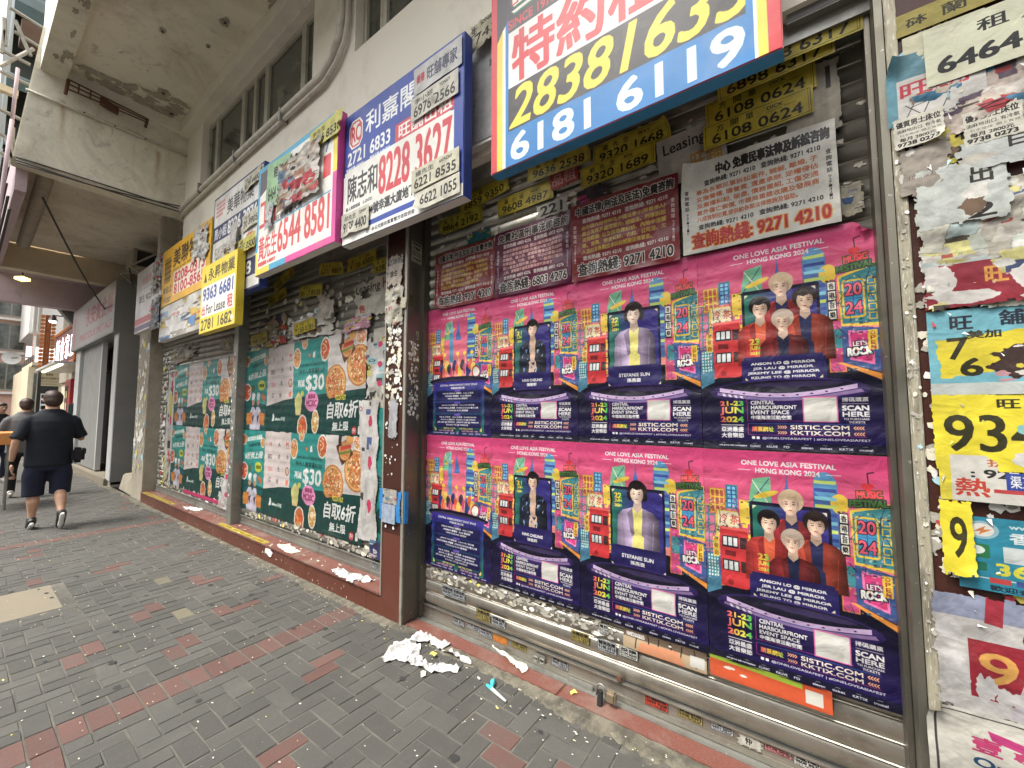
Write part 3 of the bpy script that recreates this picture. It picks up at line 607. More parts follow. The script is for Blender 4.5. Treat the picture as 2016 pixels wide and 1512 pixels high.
# ---- takeaway food posters
TEAL = (42, 152, 146); DG = (10, 66, 62)
def pizza(c, x, y, r, seed):
    rn = random.Random(seed); c.ell(x, y, r, r, (196, 128, 70)); c.ell(x, y, r*.9, r*.9, (232, 178, 108)); c.ell(x, y, r*.82, r*.82, (214, 140, 70))
    for _ in range(int(16+r*9)):
        a = rn.uniform(0, 6.3); q = r*.78*math.sqrt(rn.random()); s_ = rn.uniform(.25, .7)*max(.5, r/12)
        c.ell(x+q*math.cos(a), y+q*math.sin(a), s_*1.5, s_, rn.choice([(246, 216, 160), (240, 196, 130), (190, 70, 40), (226, 110, 60), (248, 232, 196), (120, 130, 60), (206, 90, 60)]), 1, 8, rn.uniform(0, 180))
def bowl(c, x, y, rx, ry, fill, seed=1):
    rn = random.Random(seed); c.ell(x, y, rx, ry, (236, 230, 220)); c.ell(x, y, rx*.84, ry*.84, fill)
    for _ in range(26):
        a = rn.uniform(0, 6.3); q = math.sqrt(rn.random())*.74; c.ell(x+rx*q*math.cos(a), y+ry*q*math.sin(a), rx*.14, ry*.08, rn.choice([(236, 150, 90), (200, 60, 40), (240, 214, 150), (150, 150, 60), (250, 236, 210)]), 1, 7, rn.uniform(0, 180))
def food_wide():
    c = Cv(190, 95, (228, 214, 212), 4.6)
    c.rect(60, 0, 128, 95, TEAL); c.rect(128, 0, 190, 60, (214, 208, 206))
    c.poly([(0, 66), (40, 60), (100, 56), (190, 52), (190, 95), (0, 95)], DG); c.rect(60, 0, 128, 52, TEAL)
    red, gy = (206, 48, 52), (120, 108, 108)
    for k, (st, x, y, col) in enumerate((('H', 12, 12, red), ('A', 32, 12, gy), ('M', 50, 11, red), ('SHIHTZU', 8, 26, gy), ('合', 32, 25, gy), ('牛', 51, 25, gy), ('DON', 10, 40, (226, 130, 130)), ('文', 32, 39, gy), ('G', 12, 52, gy), ('NH', 30, 52, gy))):
        c.text(st, x, y, x+(5 if len(st) < 3 else 10), y+5, col, .25)
    c.ell(54, 42, 4, 4.6, (150, 60, 50)); c.ell(54, 42, 3, 3.4, (226, 200, 180)); c.ell(54, 54, 3, 3, (240, 130, 110)); c.text('MAXIM', 49, 17.2, 57, 18.6, red)
    bowl(c, 67, 17, 8, 11, (222, 150, 80), 3); bowl(c, 82, 2, 6, 7, (226, 160, 120), 4); bowl(c, 122, 12, 9, 12, (214, 84, 40), 5)
    c.ell(93, 16, 2, 2, (230, 120, 70)); c.poly([(100, 13), (103, 12), (104, 18), (99, 19)], WH)
    c.text('DURING MASTERCARD CARDHOLDER SPECIAL', 74, 24, 122, 26.4, (18, 74, 72), .15); c.text('持卡人尊享滿$150', 72, 29, 122, 34.5, (16, 66, 66), .6)
    c.text('再減', 70, 40, 84, 47, WH, .8); c.text('$30', 87, 36, 121, 53, WH, 2.0, skew=.05)
    c.poly([(64, 60), (72, 52), (80, 58), (78, 76), (68, 76)], (222, 200, 140)); c.poly([(67, 62), (73, 56), (77, 60), (75, 72), (69, 72)], (200, 206, 120)); c.ell(80, 54, 3, 3, (206, 206, 80))
    c.ell(99, 62, 13, 10, (238, 150, 196)); c.text('優惠碼', 92, 54.6, 106, 59.2, (150, 30, 90), .3); c.text('MC30C', 89, 61, 109, 67, (140, 24, 82), .7)
    bowl(c, 82, 88, 10, 13, (212, 96, 40), 7); bowl(c, 107, 82, 7, 12, (216, 170, 80), 8); c.ell(107, 80, 2.6, 2.8, (246, 244, 236)); c.ell(107, 80, 1.3, 1.3, (240, 190, 50))
    pizza(c, 142, 46, 18, 11); pizza(c, 179, 31, 19, 12); c.poly([(146, 10), (162, 4), (174, 16), (156, 28)], (96, 54, 34)); pizza(c, 160, 14, 9, 13)
    for k in range(7): c.ell(156+2*k, 12-.4*k, 2.2, 1.8, (206, 60, 40)); c.ell(153+2.6*k, 17-.5*k, 1.6, 1.2, (110, 140, 50))
    c.rect(150, -2, 155, 10, (60, 36, 30)); bowl(c, 182, 6, 9, 7, (226, 150, 110), 14); c.ell(168, 3, 6, 5, (232, 168, 90))
    c.poly([(100, 56), (190, 52), (190, 95), (100, 95)], DG, .0)
    c.poly([(118, 64), (132, 60), (190, 52.4), (190, 95), (118, 95)], DG)
    c.text('PIZZA HUT', 142, 57, 160, 61.5, (240, 220, 70), .35); c.text('自取6折', 128, 64, 178, 79, (246, 246, 244), 1.3, skew=.12, rise=.04); c.text('無上限', 138, 82, 164, 90, (244, 244, 242), .8, skew=.12, rise=.04)
    c.ell(174, 89, 3.6, 3.8, (204, 44, 48)); c.text('PH', 172, 87, 176, 91, WH, .2); c.rect(180, 85, 182, 92, WH); c.ell(182, 90, 2, 2, WH)
    c.text('deliveroo 戶戶送', 22, 78, 44, 82, (226, 236, 232), .25); c.poly([(16, 75), (19, 74), (20, 82), (15, 83)], (226, 236, 232)); c.line(128, 91, 160, 93, .2, (160, 190, 186))
    return c.grime(.14, 4)
def food_tall():
    c = Cv(66, 95, TEAL, 5); c.poly([(0, 58), (66, 66), (66, 95), (0, 95)], (22, 84, 84))
    c.text('夏日限定外賣優惠', 14, 9, 58, 14, (236, 244, 240), .5, rise=.1); c.text('全城88折精選', 18, 17, 60, 21, (20, 80, 80), .4, rise=.1); c.text('6折無上限', 8, 28, 60, 36, WH, 1.0, skew=.2, rise=.08)
    bowl(c, 4, 12, 8, 7, (190, 110, 60), 21); bowl(c, 6, 50, 12, 11, (206, 70, 50), 22); c.ell(50, 43, 10, 6, (206, 210, 60)); c.text('免費送禮', 43, 41, 57, 45, (60, 80, 30), .2); c.ell(24, 46, 5, 4, (90, 110, 50))
    c.rect(50, 54, 62, 60, (212, 110, 60), 1, 30); bowl(c, 60, 14, 6, 6, (220, 150, 80), 23)
    for x, s_ in ((26, 1), (41, .96)):
        c.ell(x, 62*1.0, 4.2, 4.6, (206, 160, 130)); c.rrect(x-4.2, 54, x+4.2, 60, 2, (232, 230, 232)); c.ell(x, 54, 5, 3, (238, 236, 238))
        c.poly([(x-8, 95), (x-8.5, 74), (x-4, 68), (x+4, 68), (x+8.5, 74), (x+8, 95)], (214, 208, 226)); c.line(x, 72, x-2, 90, .5, (80, 50, 80)); c.poly([(x-3, 80), (x+4, 77), (x+2, 88)], (90, 60, 90)); c.ell(x, 64.5, 1.4, .5, (150, 70, 60)); c.ell(x-1.5, 61.6, .5, .4, (50, 30, 30)); c.ell(x+1.5, 61.6, .5, .4, (50, 30, 30))
    c.poly([(6, 76), (24, 74), (24, 88), (8, 90)], (212, 130, 50)); c.poly([(46, 74), (62, 76), (60, 90), (46, 88)], (212, 130, 50)); return c.grime(.14, 5)

# ---- agency sign boards (units: centimetres)
def sign_big():
    c = Cv(137, 128, (64, 60, 66), 3.4); RED = (208, 42, 54); BLU = (20, 120, 190)
    c.rect(0, 0, 137, 50, (66, 62, 70)); c.rect(10, 50, 137, 83, (232, 230, 228)); c.rect(10, 83, 137, 108, (58, 56, 58)); c.rect(9, 108, 137, 128, BLU)
    for k in range(4): c.poly([(14, 38-4*k), (40, 36-4*k), (42, 38-4*k), (16, 40-4*k)], (236, 232, 226)); c.poly([(15, 40-4*k), (42, 38-4*k), (42, 39-4*k), (15, 41-4*k)], (40, 110, 70))
    c.text('KS', 15, 14, 41, 34, (236, 230, 220), 1.2, outline=(190, 40, 50), ow=.8); c.text('SINCE 1979', 12, 43, 42, 48, RED, .35); c.text('建業地產', 46, 8, 126, 42, RED, 2.2)
    c.text('特約租售', 15, 52, 124, 81, RED, 2.6); c.text('28381633', 13, 84.6, 126, 106.6, (238, 216, 52), 1.9, skew=.22); c.text('6181 6119', 14, 111, 125, 125.6, (240, 240, 240), 1.7)
    c.rect(0, 0, 4, 128, RED); c.poly([(4, 52), (8, 46), (8, 128), (4, 128)], (236, 206, 60)); c.poly([(8, 46), (10, 44), (10, 128), (8, 128)], (236, 236, 232)); c.poly([(10, 44), (12, 41), (12, 128), (10, 128)], BLU)
    c.rect(126, 0, 128.5, 128, BLU); c.rect(128.5, 0, 129.6, 128, (236, 236, 232)); c.rect(129.6, 0, 133, 128, (236, 206, 60)); c.rect(133, 0, 137, 128, RED)
    return c.grime(.07, 21)
def sign_blue():
    c = Cv(130, 105, (234, 232, 226), 3.6); B = (36, 66, 160); RED = (206, 52, 66)
    c.rect(0, 0, 130, 47, B); c.rect(122, 0, 130, 97, B); c.rrect(2, 46, 122, 104, 5, (234, 232, 226)); c.rect(0, 0, 1.6, 50, (24, 40, 100))
    o = [(6, 12), (10, 7), (20, 7), (24, 12), (24, 25), (20, 30), (10, 30), (6, 25)]; c.poly(o, (236, 232, 226)); c.poly([(15+(x-15)*.86, 18.5+(y-18.5)*.88) for x, y in o], RED); c.poly([(15+(x-15)*.7, 18.5+(y-18.5)*.76) for x, y in o], (238, 234, 228)); c.text('RC', 9.5, 12, 21, 25, RED, 1.1)
    c.text('利嘉閣', 28, 8, 86, 25, (240, 240, 238), 1.2); c.text('2721 6833', 5, 32, 58, 42.5, (240, 240, 238), 1.2); c.rect(64, 33, 122, 46, RED); c.text('旺舖出租', 68, 34.4, 120, 44.6, (238, 236, 232), .9)
    c.text('營業詳情: 029620', 3, 44.4, 26, 46.2, (220, 224, 240), .1); c.text('廣告日期: 4-04-2023', 34, 44.4, 58, 46.4, (220, 224, 240), .1)
    c.text('陳志和', 6, 52, 44, 73, (44, 44, 48), 1.0); c.text('8228 3627', 46, 50, 120, 78, RED, 1.9); c.text('個人牌照號碼    E-334721', 4, 76, 38, 79, (60, 60, 64), .15)
    c.text('砵蘭街70-94號幸運大廈地下', 4, 82, 86, 90, (50, 50, 54), .5); c.rect(32, 94, 86, 98, B); c.text('註 : 本公司將向買賣雙方收取佣金', 32, 100, 86, 103, (60, 60, 70), .15)
    return c.grime(.1, 22)
def sign_pink():
    c = Cv(144, 112, (236, 234, 228), 3.4); RED = (210, 60, 66)
    c.rect(0, 0, 144, 5, (60, 165, 205)); c.rect(0, 0, 4, 112, (60, 165, 205)); c.rect(138, 0, 144, 52, (236, 214, 60)); c.rect(138, 52, 144, 112, (214, 60, 150)); c.rect(60, 106, 144, 112, (220, 70, 150)); c.rect(28, 106, 62, 112, (60, 165, 205)); c.rect(0, 88, 4, 112, (236, 214, 60)); c.rect(0, 106, 30, 112, (236, 214, 60))
    c.poly([(4, 5), (56, 5), (52, 16), (4, 30)], (80, 70, 78)); c.ell(30, 12, 12, 2, (190, 150, 70), .8, rot=-20); c.text('工.1', 6, 38, 40, 64, RED, 2.6); c.text('1', 124, 34, 134, 52, RED, 2.4); c.text('7', 126, 20, 132, 30, (60, 120, 160), 1.4)
    c.text('旺角廣場大廈', 40, 60, 90, 66, (70, 70, 80), .3); c.rect(20, 66, 136, 67.2, (60, 165, 205))
    c.text('黃先生', 6, 74, 44, 98, RED, 1.6); c.text('6544 8581', 46, 68, 134, 98, RED, 2.3); c.text('牌照號碼 S-480977', 6, 100, 42, 104, RED, .5)
    return c.grime(.1, 23)
def sign_white():
    c = Cv(144, 135, (226, 224, 220), 3.2); B = (44, 48, 98)
    c.frame(0, 0, 144, 135, 2.2, B); c.rect(0, 38, 144, 58, B); c.rect(70, 100, 144, 120, B)
    for k in range(34): c.rect(8+(k % 9)*3.2, 8+(k//9)*5, 10+(k % 9)*3.2, 11+(k//9)*5, (196, 60, 60))
    c.text('美華物業', 44, 12, 120, 31, (60, 58, 62), 1.0); c.text('周小姐', 5, 41, 44, 55, (236, 236, 238), 1.0); c.text('8226 3976', 48, 40.5, 130, 56, (240, 240, 240), 1.9)
    c.text('旺舖出租  九龍旺角', 10, 66, 90, 74, (90, 110, 150), .5); c.text('188', 78, 103, 120, 117, (236, 236, 236), 2); c.text('E-188-072', 12, 122, 60, 130, (80, 80, 90), .6); c.text('租', 104, 70, 124, 92, (200, 60, 60), 1.4)
    return c.grime(.14, 24)
def sign_yellow():
    c = Cv(192, 86, (232, 176, 34), 3); RED = (204, 46, 60)
    for k in range(6): c.rect(12+4.6*k, 14, 14.6+4.6*k, 52, (70, 60, 40)); c.rect(10, 20+8*(k % 4), 42, 22+8*(k % 4), (70, 60, 40))
    c.text('美聯物業', 50, 8, 176, 34, (70, 60, 44), 2.2); c.text('MIDLAND REALTY', 50, 37, 150, 40, (90, 74, 40), .3); c.rect(54, 42, 178, 76, (236, 226, 208))
    c.text('8208-0313', 58, 44, 174, 58, RED, 2); c.text('8100-8565', 58, 61, 174, 75, RED, 2); c.text('陳自立', 8, 58, 48, 68, (74, 62, 36), 1); c.text('Victor', 10, 72, 46, 82, (80, 66, 36), 1); return c.grime(.1, 25)
def sign_small_yellow():
    c = Cv(104, 80, (236, 208, 44), 4); c.rect(4, 25, 100, 62, (236, 234, 230)); B = (50, 74, 150)
    c.text('永昇物業', 22, 6, 98, 20, (62, 56, 34), 1.2); c.poly([(8, 20), (13, 8), (18, 20)], (80, 66, 40)); c.text('9363 6681', 8, 28, 96, 42, B, 1.7); c.text('出', 6, 48, 16, 59, (206, 50, 56), 1.1); c.text('For Lease', 20, 48, 76, 59, (74, 66, 60), .9); c.text('租', 82, 46, 96, 60, (206, 50, 56), 1.1); c.text('2781 1682', 5, 65, 96, 77, (76, 68, 30), 1.6)
    c.tear(96, 72, 5, 4, (232, 228, 220), seed=3); return c.grime(.06, 26)
def sign_plain():
    c = Cv(150, 100, (226, 222, 222), 3); c.text('香港置業', 36, 14, 90, 26, (222, 150, 160), .6); c.rect(30, 32, 110, 33, (150, 160, 190)); c.text('陳生 9025 7986', 22, 42, 140, 54, (74, 70, 72), 1.5); c.text('出租', 90, 62, 126, 76, (206, 70, 80), 1); c.rect(0, 78, 150, 88, (202, 60, 66)); c.rect(0, 90, 150, 98, (90, 70, 110)); return c.grime(.15, 27)
def mess(w_, h_, res, seed, base=(214, 208, 196), n=40, pal=None, words=None, dark=True):   # a board of paper pasted over paper and torn off again
    rn = random.Random(seed); c = Cv(w_, h_, base, res)
    pal = pal or [(232, 228, 220), (226, 222, 216), (214, 206, 190), (226, 206, 70), (86, 150, 190), (196, 190, 180), (206, 60, 66), (110, 92, 74), (180, 210, 214)]
    words = words or ['租售', '9320 1689', '旺舖', '先生', '6202 4', '出租', '小姐', '5148', '地產', '2799']
    for k in range(n):
        x, y = rn.uniform(0, w_), rn.uniform(0, h_); rx = rn.uniform(.05, .22)*w_; ry = rn.uniform(.03, .14)*h_; q = rn.choice(pal)
        p = jag([(x-rx, y-ry), (x+rx, y-ry*rn.uniform(.5, 1.2)), (x+rx*rn.uniform(.4, 1), y+ry), (x-rx*rn.uniform(.4, 1), y+ry*rn.uniform(.6, 1.2))], max(w_/60, .8), max(w_/150, .35), seed*91+k)
        c.poly([(a+w_/200, b+w_/200) for a, b in p], tuple(int(v*.55) for v in q), .5); c.poly(p, q)  # darker offset copy paints a drop shadow under each scrap
        if rn.random() < .5:
            st = rn.choice(words); hh = ry*rn.uniform(.5, .9); c.text(st, x-rx*.8, y-hh/2, x+rx*.6, y+hh/2, rn.choice([(40, 36, 36), (60, 50, 50), (190, 50, 50), (60, 80, 140)]), w_/300, rise=rn.uniform(-.05, .05), alpha=.85)
    for k in range(n//2):
        c.tear(rn.uniform(0, w_), rn.uniform(0, h_), rn.uniform(.02, .09)*w_, rn.uniform(.01, .05)*h_, rn.choice([(238, 236, 230), (226, 222, 214), (84, 66, 54) if dark else (206, 200, 190), (52, 40, 36) if dark else (220, 214, 204)]), 14, seed*37+k)
    return c.grime(.22, seed)

def strip_cv(name, lat, num, bg=(214, 192, 44), seed=1):     # the agents' pasted number strips
    c = Cv(44, 12.5, bg, 9); K = (44, 40, 24)
    c.line(1, 1, 43, 1, .22, K); c.line(1, 11.6, 43, 11.6, .22, K); c.line(1, 1, 1, 11.6, .22, K); c.line(43, 1, 43, 11.6, .22, K); c.line(42.2, 1, 42.2, 11.6, .12, K)
    for k, q in enumerate(name): c.text(q, 6+6.2*k, 1.8, 9.2+6.2*k, 5, K, .1)
    if lat: c.text(lat, 27, 2.2, 27+len(lat)*1.5, 3.8, K, .08); c.text('Licence No.: E-421491', 27, 4.4, 38, 5, K, 0)
    c.text(num, 4, 6, 40, 10.8, K, .22); return c.grime(.2, seed)
def banner_cv(kind):
    dark = kind != 'white'; bg = {'maroon': (132, 20, 30), 'purple': (96, 20, 60), 'white': (226, 222, 214)}[kind]
    c = Cv(57, 43, bg, 11); W2 = (226, 220, 212) if dark else (34, 30, 30); oc = (20, 16, 18)
    num = '6803 4276' if kind == 'purple' else '9271 4210'
    if dark:
        c.text({'maroon': '中國法律(刑法及民法)免費咨詢', 'purple': '免費社區刑事法律咨詢'}[kind], 3, 2, 55, 7.6, (28, 20, 24), .32, outline=(222, 214, 206), ow=.34)
        body = (206, 184, 60) if kind == 'maroon' else (224, 176, 166)
        rows = (['由中國內地律師及中國法學士(居香港人)', '親自為客戶處理案件: 婚姻法、刑事訴訟', '咨詢範圍: 以及房地產糾紛、內地中港關', '係、港澳、勞資糾紛、合約、公司法、欠', '人追討及各類民事訴訟相關法律事宜。'] if kind == 'maroon' else
                ['各類刑事案件刑期: 第221章刑事程序條例', '第212章危險駕駛及第374章交通條例', '偷竊罪、傷人罪、藏毒販賣毒品及洗錢罪', '刑事毀壞、行劫、非禮、不小心駕駛成則', '第21章及各類刑事上訴、一般罪行重判', '上訴、重審案件處理及無律師代表事宜'])
    else:
        c.text('中心 免費民事法律及訴訟咨詢', 15, 2.5, 55, 7.6, (30, 28, 28), .4); body = (196, 96, 44)
        rows = ['專為各類民事訴訟案件, 調解, 離婚, 子', '女撫養權, 贍養費, 遺產承辦, 逆權侵佔', '及業權糾紛, 破產, 債務重組, 工傷交通', '意外傷亡索償, 市建局重建收購及發展商', '八成強制拍賣,提供給各類法律諮詢及協助。']
    c.text('查詢熱綫: '+num+'   查詢熱綫: '+num, 7 if dark else 10, 9, 52, 11.6, W2, .14)
    dy = 16.5/len(rows)
    for k, r_ in enumerate(rows): c.text(r_, 6.5, 13+dy*k, 51 if k < len(rows)-1 else 44, 13+dy*k+dy*.74, body, .12)
    c.text('查詢熱綫: '+num+'   查詢熱綫: '+num, 7, 30, 52, 32.4, W2, .14)
    if dark: c.text('查詢熱綫: '+num, 4, 33.8, 54, 40.6, (30, 20, 24), .3, outline=(226, 220, 212), ow=.34)
    else: c.text('查詢熱綫: '+num, 4, 33.6, 54, 41, (188, 34, 34), .4, outline=(232, 160, 60), ow=.35)
    for x in (1.6, 53.6):
        for k, q in enumerate('查詢電話'): c.text(q, x, 12+2.6*k, x+1.7, 14+2.6*k, W2, .05)
        for k, q in enumerate(num.replace(' ', '')): c.text(q, x+.3, 23+1.3*k, x+1.3, 24.1+1.3*k, W2, .02)
    return c.grime(.12, 31)
def sticker_cv(t1, num, bg, fg=(30, 28, 28), seed=1, tail='24小時通渠'):
    c = Cv(11, 8, bg, 12); c.frame(0, 0, 11, 8, .25, fg); c.text(t1, .8, .8, 10.2, 3.4, fg, .2); c.text(num, .7, 3.8, 10.3, 5.8, fg, .16); c.text(tail, .9, 6.2, 10, 7.4, fg, .04); return c.grime(.15, seed)

# right-hand pillar papers
def p_address():
    c = Cv(42, 13, (172, 158, 76), 12); K = (52, 50, 34); c.text('砵', 4, 4, 9.4, 9.4, K, .15); c.text('蘭', 13, 3.6, 19, 10, K, .15); c.text('街', 23, 3.6, 29, 10, K, .15); c.text('82', 33, 3.4, 41, 10.4, K, .4); return c.grime(.15, 41)
def p_lease():
    c = Cv(40, 33, (222, 222, 196), 14); K = (36, 36, 40); c.text('租', 12, 5, 18.4, 12, K, .22); c.line(21, 12.8, 25.4, 4.4, .4, K); c.text('售', 28, 4.6, 35, 12, K, .22); c.text('6464 5988', 3, 19, 41, 27.6, K, .55); return c.grime(.08, 42)
def p_pale(): return Cv(22, 20, (216, 212, 184), 5).grime(.1, 2)
def p_bluebrd():
    c = Cv(26, 34, (222, 218, 214), 12); c.rect(0, 0, 26, 12, (104, 150, 166)); c.rect(0, 0, 3, 34, (104, 160, 180)); c.rect(14, 4, 26, 11, (176, 30, 50)); c.text('展', 17, 4.8, 23, 10.4, (230, 190, 150), .3); c.text('旺舖', 4, 14, 22, 22, (206, 44, 70), .6)
    for a in ((5, 25, 9, 31), (8, 24, 5, 32), (6, 27, 11, 26), (12, 25, 10, 31), (12, 25, 17, 25), (17, 25, 15, 31)): c.line(*a, .3, (70, 66, 66))
    return c.grime(.15, 43)
def p_bed(seed):
    c = Cv(18, 18, (222, 218, 204), 16); K = (44, 40, 40); c.text('優質男士床位', 1, 2, 17, 5.6, K, .2); c.text('油麻地出口. 有冷氣', 1, 6.8, 17, 8.8, K, .05); c.text('包水電煤. 網上寬頻', 2, 9.8, 17, 11.2, (90, 84, 80), 0); c.text('每月 2800元', 2, 12, 15, 14.2, K, .12); c.text('9738 0273', 1, 14.8, 16, 17, K, .25); return c.grime(.12, seed)
def p_redstrip():
    c = Cv(50, 20, (150, 26, 48), 9); c.text('旺', 17, 5, 22.6, 11.4, (226, 160, 60), .35); c.text('租', 33, 4, 38, 10.4, (226, 160, 60), .3); c.text('售', 45, 3, 50, 9, (226, 160, 60), .3)
    for k, a in enumerate(((5, 9, 6, 9), (10, 16, 12, 4), (28, 9, 5, 8), (41, 12, 6, 5), (34, 18, 12, 3), (2, 3, 3, 6))): c.tear(*a, (226, 220, 216), seed=k+50)
    c.rect(0, 0, 50, 2, (196, 206, 206)); return c.grime(.15, 44)
def p_blueyellow():
    c = Cv(46, 36, (120, 190, 208), 9); K = (40, 44, 60); c.text('旺', 6, 3, 11.5, 8.4, K, .3); c.text('舖', 18, 2, 23.4, 8, K, .3); c.text('租', 38, 1, 45, 8, (70, 66, 60), .4)
    c.poly(jag([(2, 13), (46, 7), (46, 16), (24, 22), (14, 27), (3, 29)], 1.2, .5, 7), (234, 214, 40)); c.text('7', 5, 12, 10, 21, (50, 46, 24), .6); c.text('6', 8, 21, 13, 28, (50, 46, 24), .5); c.text('美加', 10, 9.4, 18, 12.6, (60, 50, 30), .25)
    for k, a in enumerate(((26, 20, 12, 6), (40, 22, 8, 5), (20, 25, 7, 5), (33, 27, 9, 4))): c.poly(jag([(a[0]-a[2], a[1]), (a[0], a[1]-a[3]), (a[0]+a[2], a[1]), (a[0], a[1]+a[3])], 1, .8, 60+k), (62, 40, 36))
    for k in range(16): rn = random.Random(k); c.tear(rn.uniform(14, 46), rn.uniform(15, 33), rn.uniform(.6, 3), rn.uniform(.4, 1.6), rn.choice([(230, 226, 220), (206, 150, 160), (226, 210, 60)]), seed=k)
    c.rect(0, 31, 46, 36, (208, 214, 210)); c.text('出租', 28, 31, 40, 34, (180, 60, 70), .2); return c.grime(.12, 45)
def p_yellow934():
    c = Cv(46, 44, (238, 220, 34), 9); K = (54, 50, 22); c.text('舖', 24, 2, 30, 8, K, .3); c.text('旺', 16, 3, 21, 8, K, .3); c.text('租', 38, 2, 45, 9, K, .35); c.text('934', 3, 12, 26, 33, K, .5)
    for k, a in enumerate(((32, 30, 13, 9), (40, 16, 5, 6), (24, 37, 9, 5))): c.tear(*a, (228, 224, 220), seed=70+k)
    c.poly(jag([(27, 20), (35, 12), (42, 20), (40, 26), (30, 27)], 1, .7, 9), (70, 44, 38)); c.tear(22, 20, 3, 4, (140, 200, 200), seed=3); return c.grime(.06, 46)
def p_hotline():
    c = Cv(40, 20, (222, 218, 210), 11); c.text('提供給各', 12, 1, 36, 4.6, (196, 96, 44), .15); c.text(': 9271 4210', 8, 6, 38, 9.4, (40, 38, 38), .25); c.text('熱', 4, 10, 12, 17.6, (200, 60, 40), .6); c.rect(16, 7, 23, 14, (36, 66, 160)); c.text('渠王', 17, 8, 22, 13, WH, .15); c.rect(26, 11, 34, 18, (40, 70, 165)); c.rect(13, 14, 24, 15.6, (200, 60, 60)); c.text('919  9', 20, 17.4, 36, 19.6, (110, 96, 150), .1); c.rect(0, 0, 3, 20, (232, 214, 50)); return c.grime(.12, 47)
def p_nine():
    c = Cv(16, 36, (238, 220, 30), 9); c.text('9', 4.6, 8, 12.6, 27, (60, 54, 22), .5); return c.grime(.05, 48)
def p_teal():
    c = Cv(44, 34, (34, 138, 166), 12); c.ell(7, 6, 4.4, 4.2, (150, 190, 206)); c.ell(7, 6, 3.2, 3.1, (236, 232, 226)); c.poly([(4.6, 7), (8, 4), (7.4, 5.8), (9.8, 5.4), (6, 8.4), (6.6, 6.6)], (220, 130, 60)); c.text('www.uhk', 14, 2.4, 27, 4.4, (214, 226, 230), .1); c.text('香港匯款', 14, 6, 38, 11, (228, 234, 236), .3)
    c.rrect(1.4, 12.6, 8.6, 19, .8, (36, 116, 70)); c.ell(5, 15.4, 2.4, 2, (220, 232, 226)); c.rect(12, 12.8, 20, 20, (206, 214, 214)); c.rrect(23, 12.6, 31, 19.4, .8, (36, 130, 80)); c.ell(26, 15.6, 2.3, 1.9, WH); c.ell(28.6, 17, 1.8, 1.5, WH)
    c.rrect(1.8, 21, 7.6, 25, .6, (30, 110, 90)); c.text('368 9 44', 10, 20.8, 41, 26, (226, 220, 60), .45); c.frame(-3, -3, 46, 28.4, .5, (206, 220, 222))
    for k, q in enumerate(((200, 60, 60), (60, 80, 150), (220, 220, 220), (180, 50, 60))): c.rect(8+6.6*k, 27.6, 13.4+6.6*k, 30, q)
    c.text('歡迎查詢中港跨境匯款', 8, 31, 43, 33.4, (30, 50, 66), .15); return c.grime(.1, 49)
def p_face():
    c = Cv(60, 58, (206, 202, 200), 8); c.rect(0, 0, 60, 12, (150, 156, 182)); c.rect(10, 22, 60, 50, (158, 24, 46)); c.text('9', 13, 27, 23, 42, (226, 166, 80), .9); c.text('租', 46, 27, 54, 34, (220, 190, 90), .4); c.text('0', 48, 35, 57, 47, (226, 166, 80), .8)
    c.poly([(16, 0), (21, 0), (20, 14), (15, 13)], (170, 40, 60)); c.ell(36, 18, 11, 9, (48, 40, 52)); c.poly([(26, 18), (46, 18), (49, 44), (40, 46)], (60, 46, 60)); c.ell(33.6, 21, 8, 9.4, (222, 198, 190)); c.poly([(26, 31), (40, 28), (48, 54), (20, 56)], (208, 200, 208)); c.ell(30.4, 19.5, 1.2, .45, (90, 70, 74)); c.ell(36.4, 19.5, 1.2, .45, (90, 70, 74)); c.ell(33.4, 25.6, 1.6, .5, (196, 120, 124))
    for k, a in enumerate(((14, 45, 4, 8), (19, 47, 3, 7), (24, 47, 4, 6), (44, 52, 7, 5), (6, 40, 5, 12), (5, 20, 5, 9), (40, 8, 12, 2))): c.tear(*a, (216, 212, 212), seed=90+k)
    return c.grime(.2, 50)
def p_bottom():
    c = Cv(60, 46, (218, 214, 204), 8); c.frame(2, 2, 62, 50, .7, (70, 66, 66)); c.poly([(16, 9), (38, 15), (38, 19), (17, 14)], (190, 50, 120)); c.text('壹', 12, 14, 19, 22, (196, 50, 110), .5); c.text('專業', 22, 16, 31, 21, (190, 60, 110), .3); c.text('One地產', 12, 24, 38, 31, (30, 70, 110), .6); c.text('旺舖', 40, 16, 60, 27, (40, 38, 40), 1.4)
    for k, a in enumerate(((30, 40, 22, 9), (52, 34, 10, 6))): c.tear(*a, (180, 176, 186), seed=99+k)
    return c.grime(.18, 51)
def letters_cv(st, w_, h_, col, bg, bold, rise=0, sub=None):
    c = Cv(w_, h_, bg, 5); c.text(st, w_*.25, h_*.16, w_*.93, h_*.55, col, bold)
    if sub: c.text(sub, w_*.1, h_*.68, w_*.94, h_*.84, col, bold*.4)
    return c

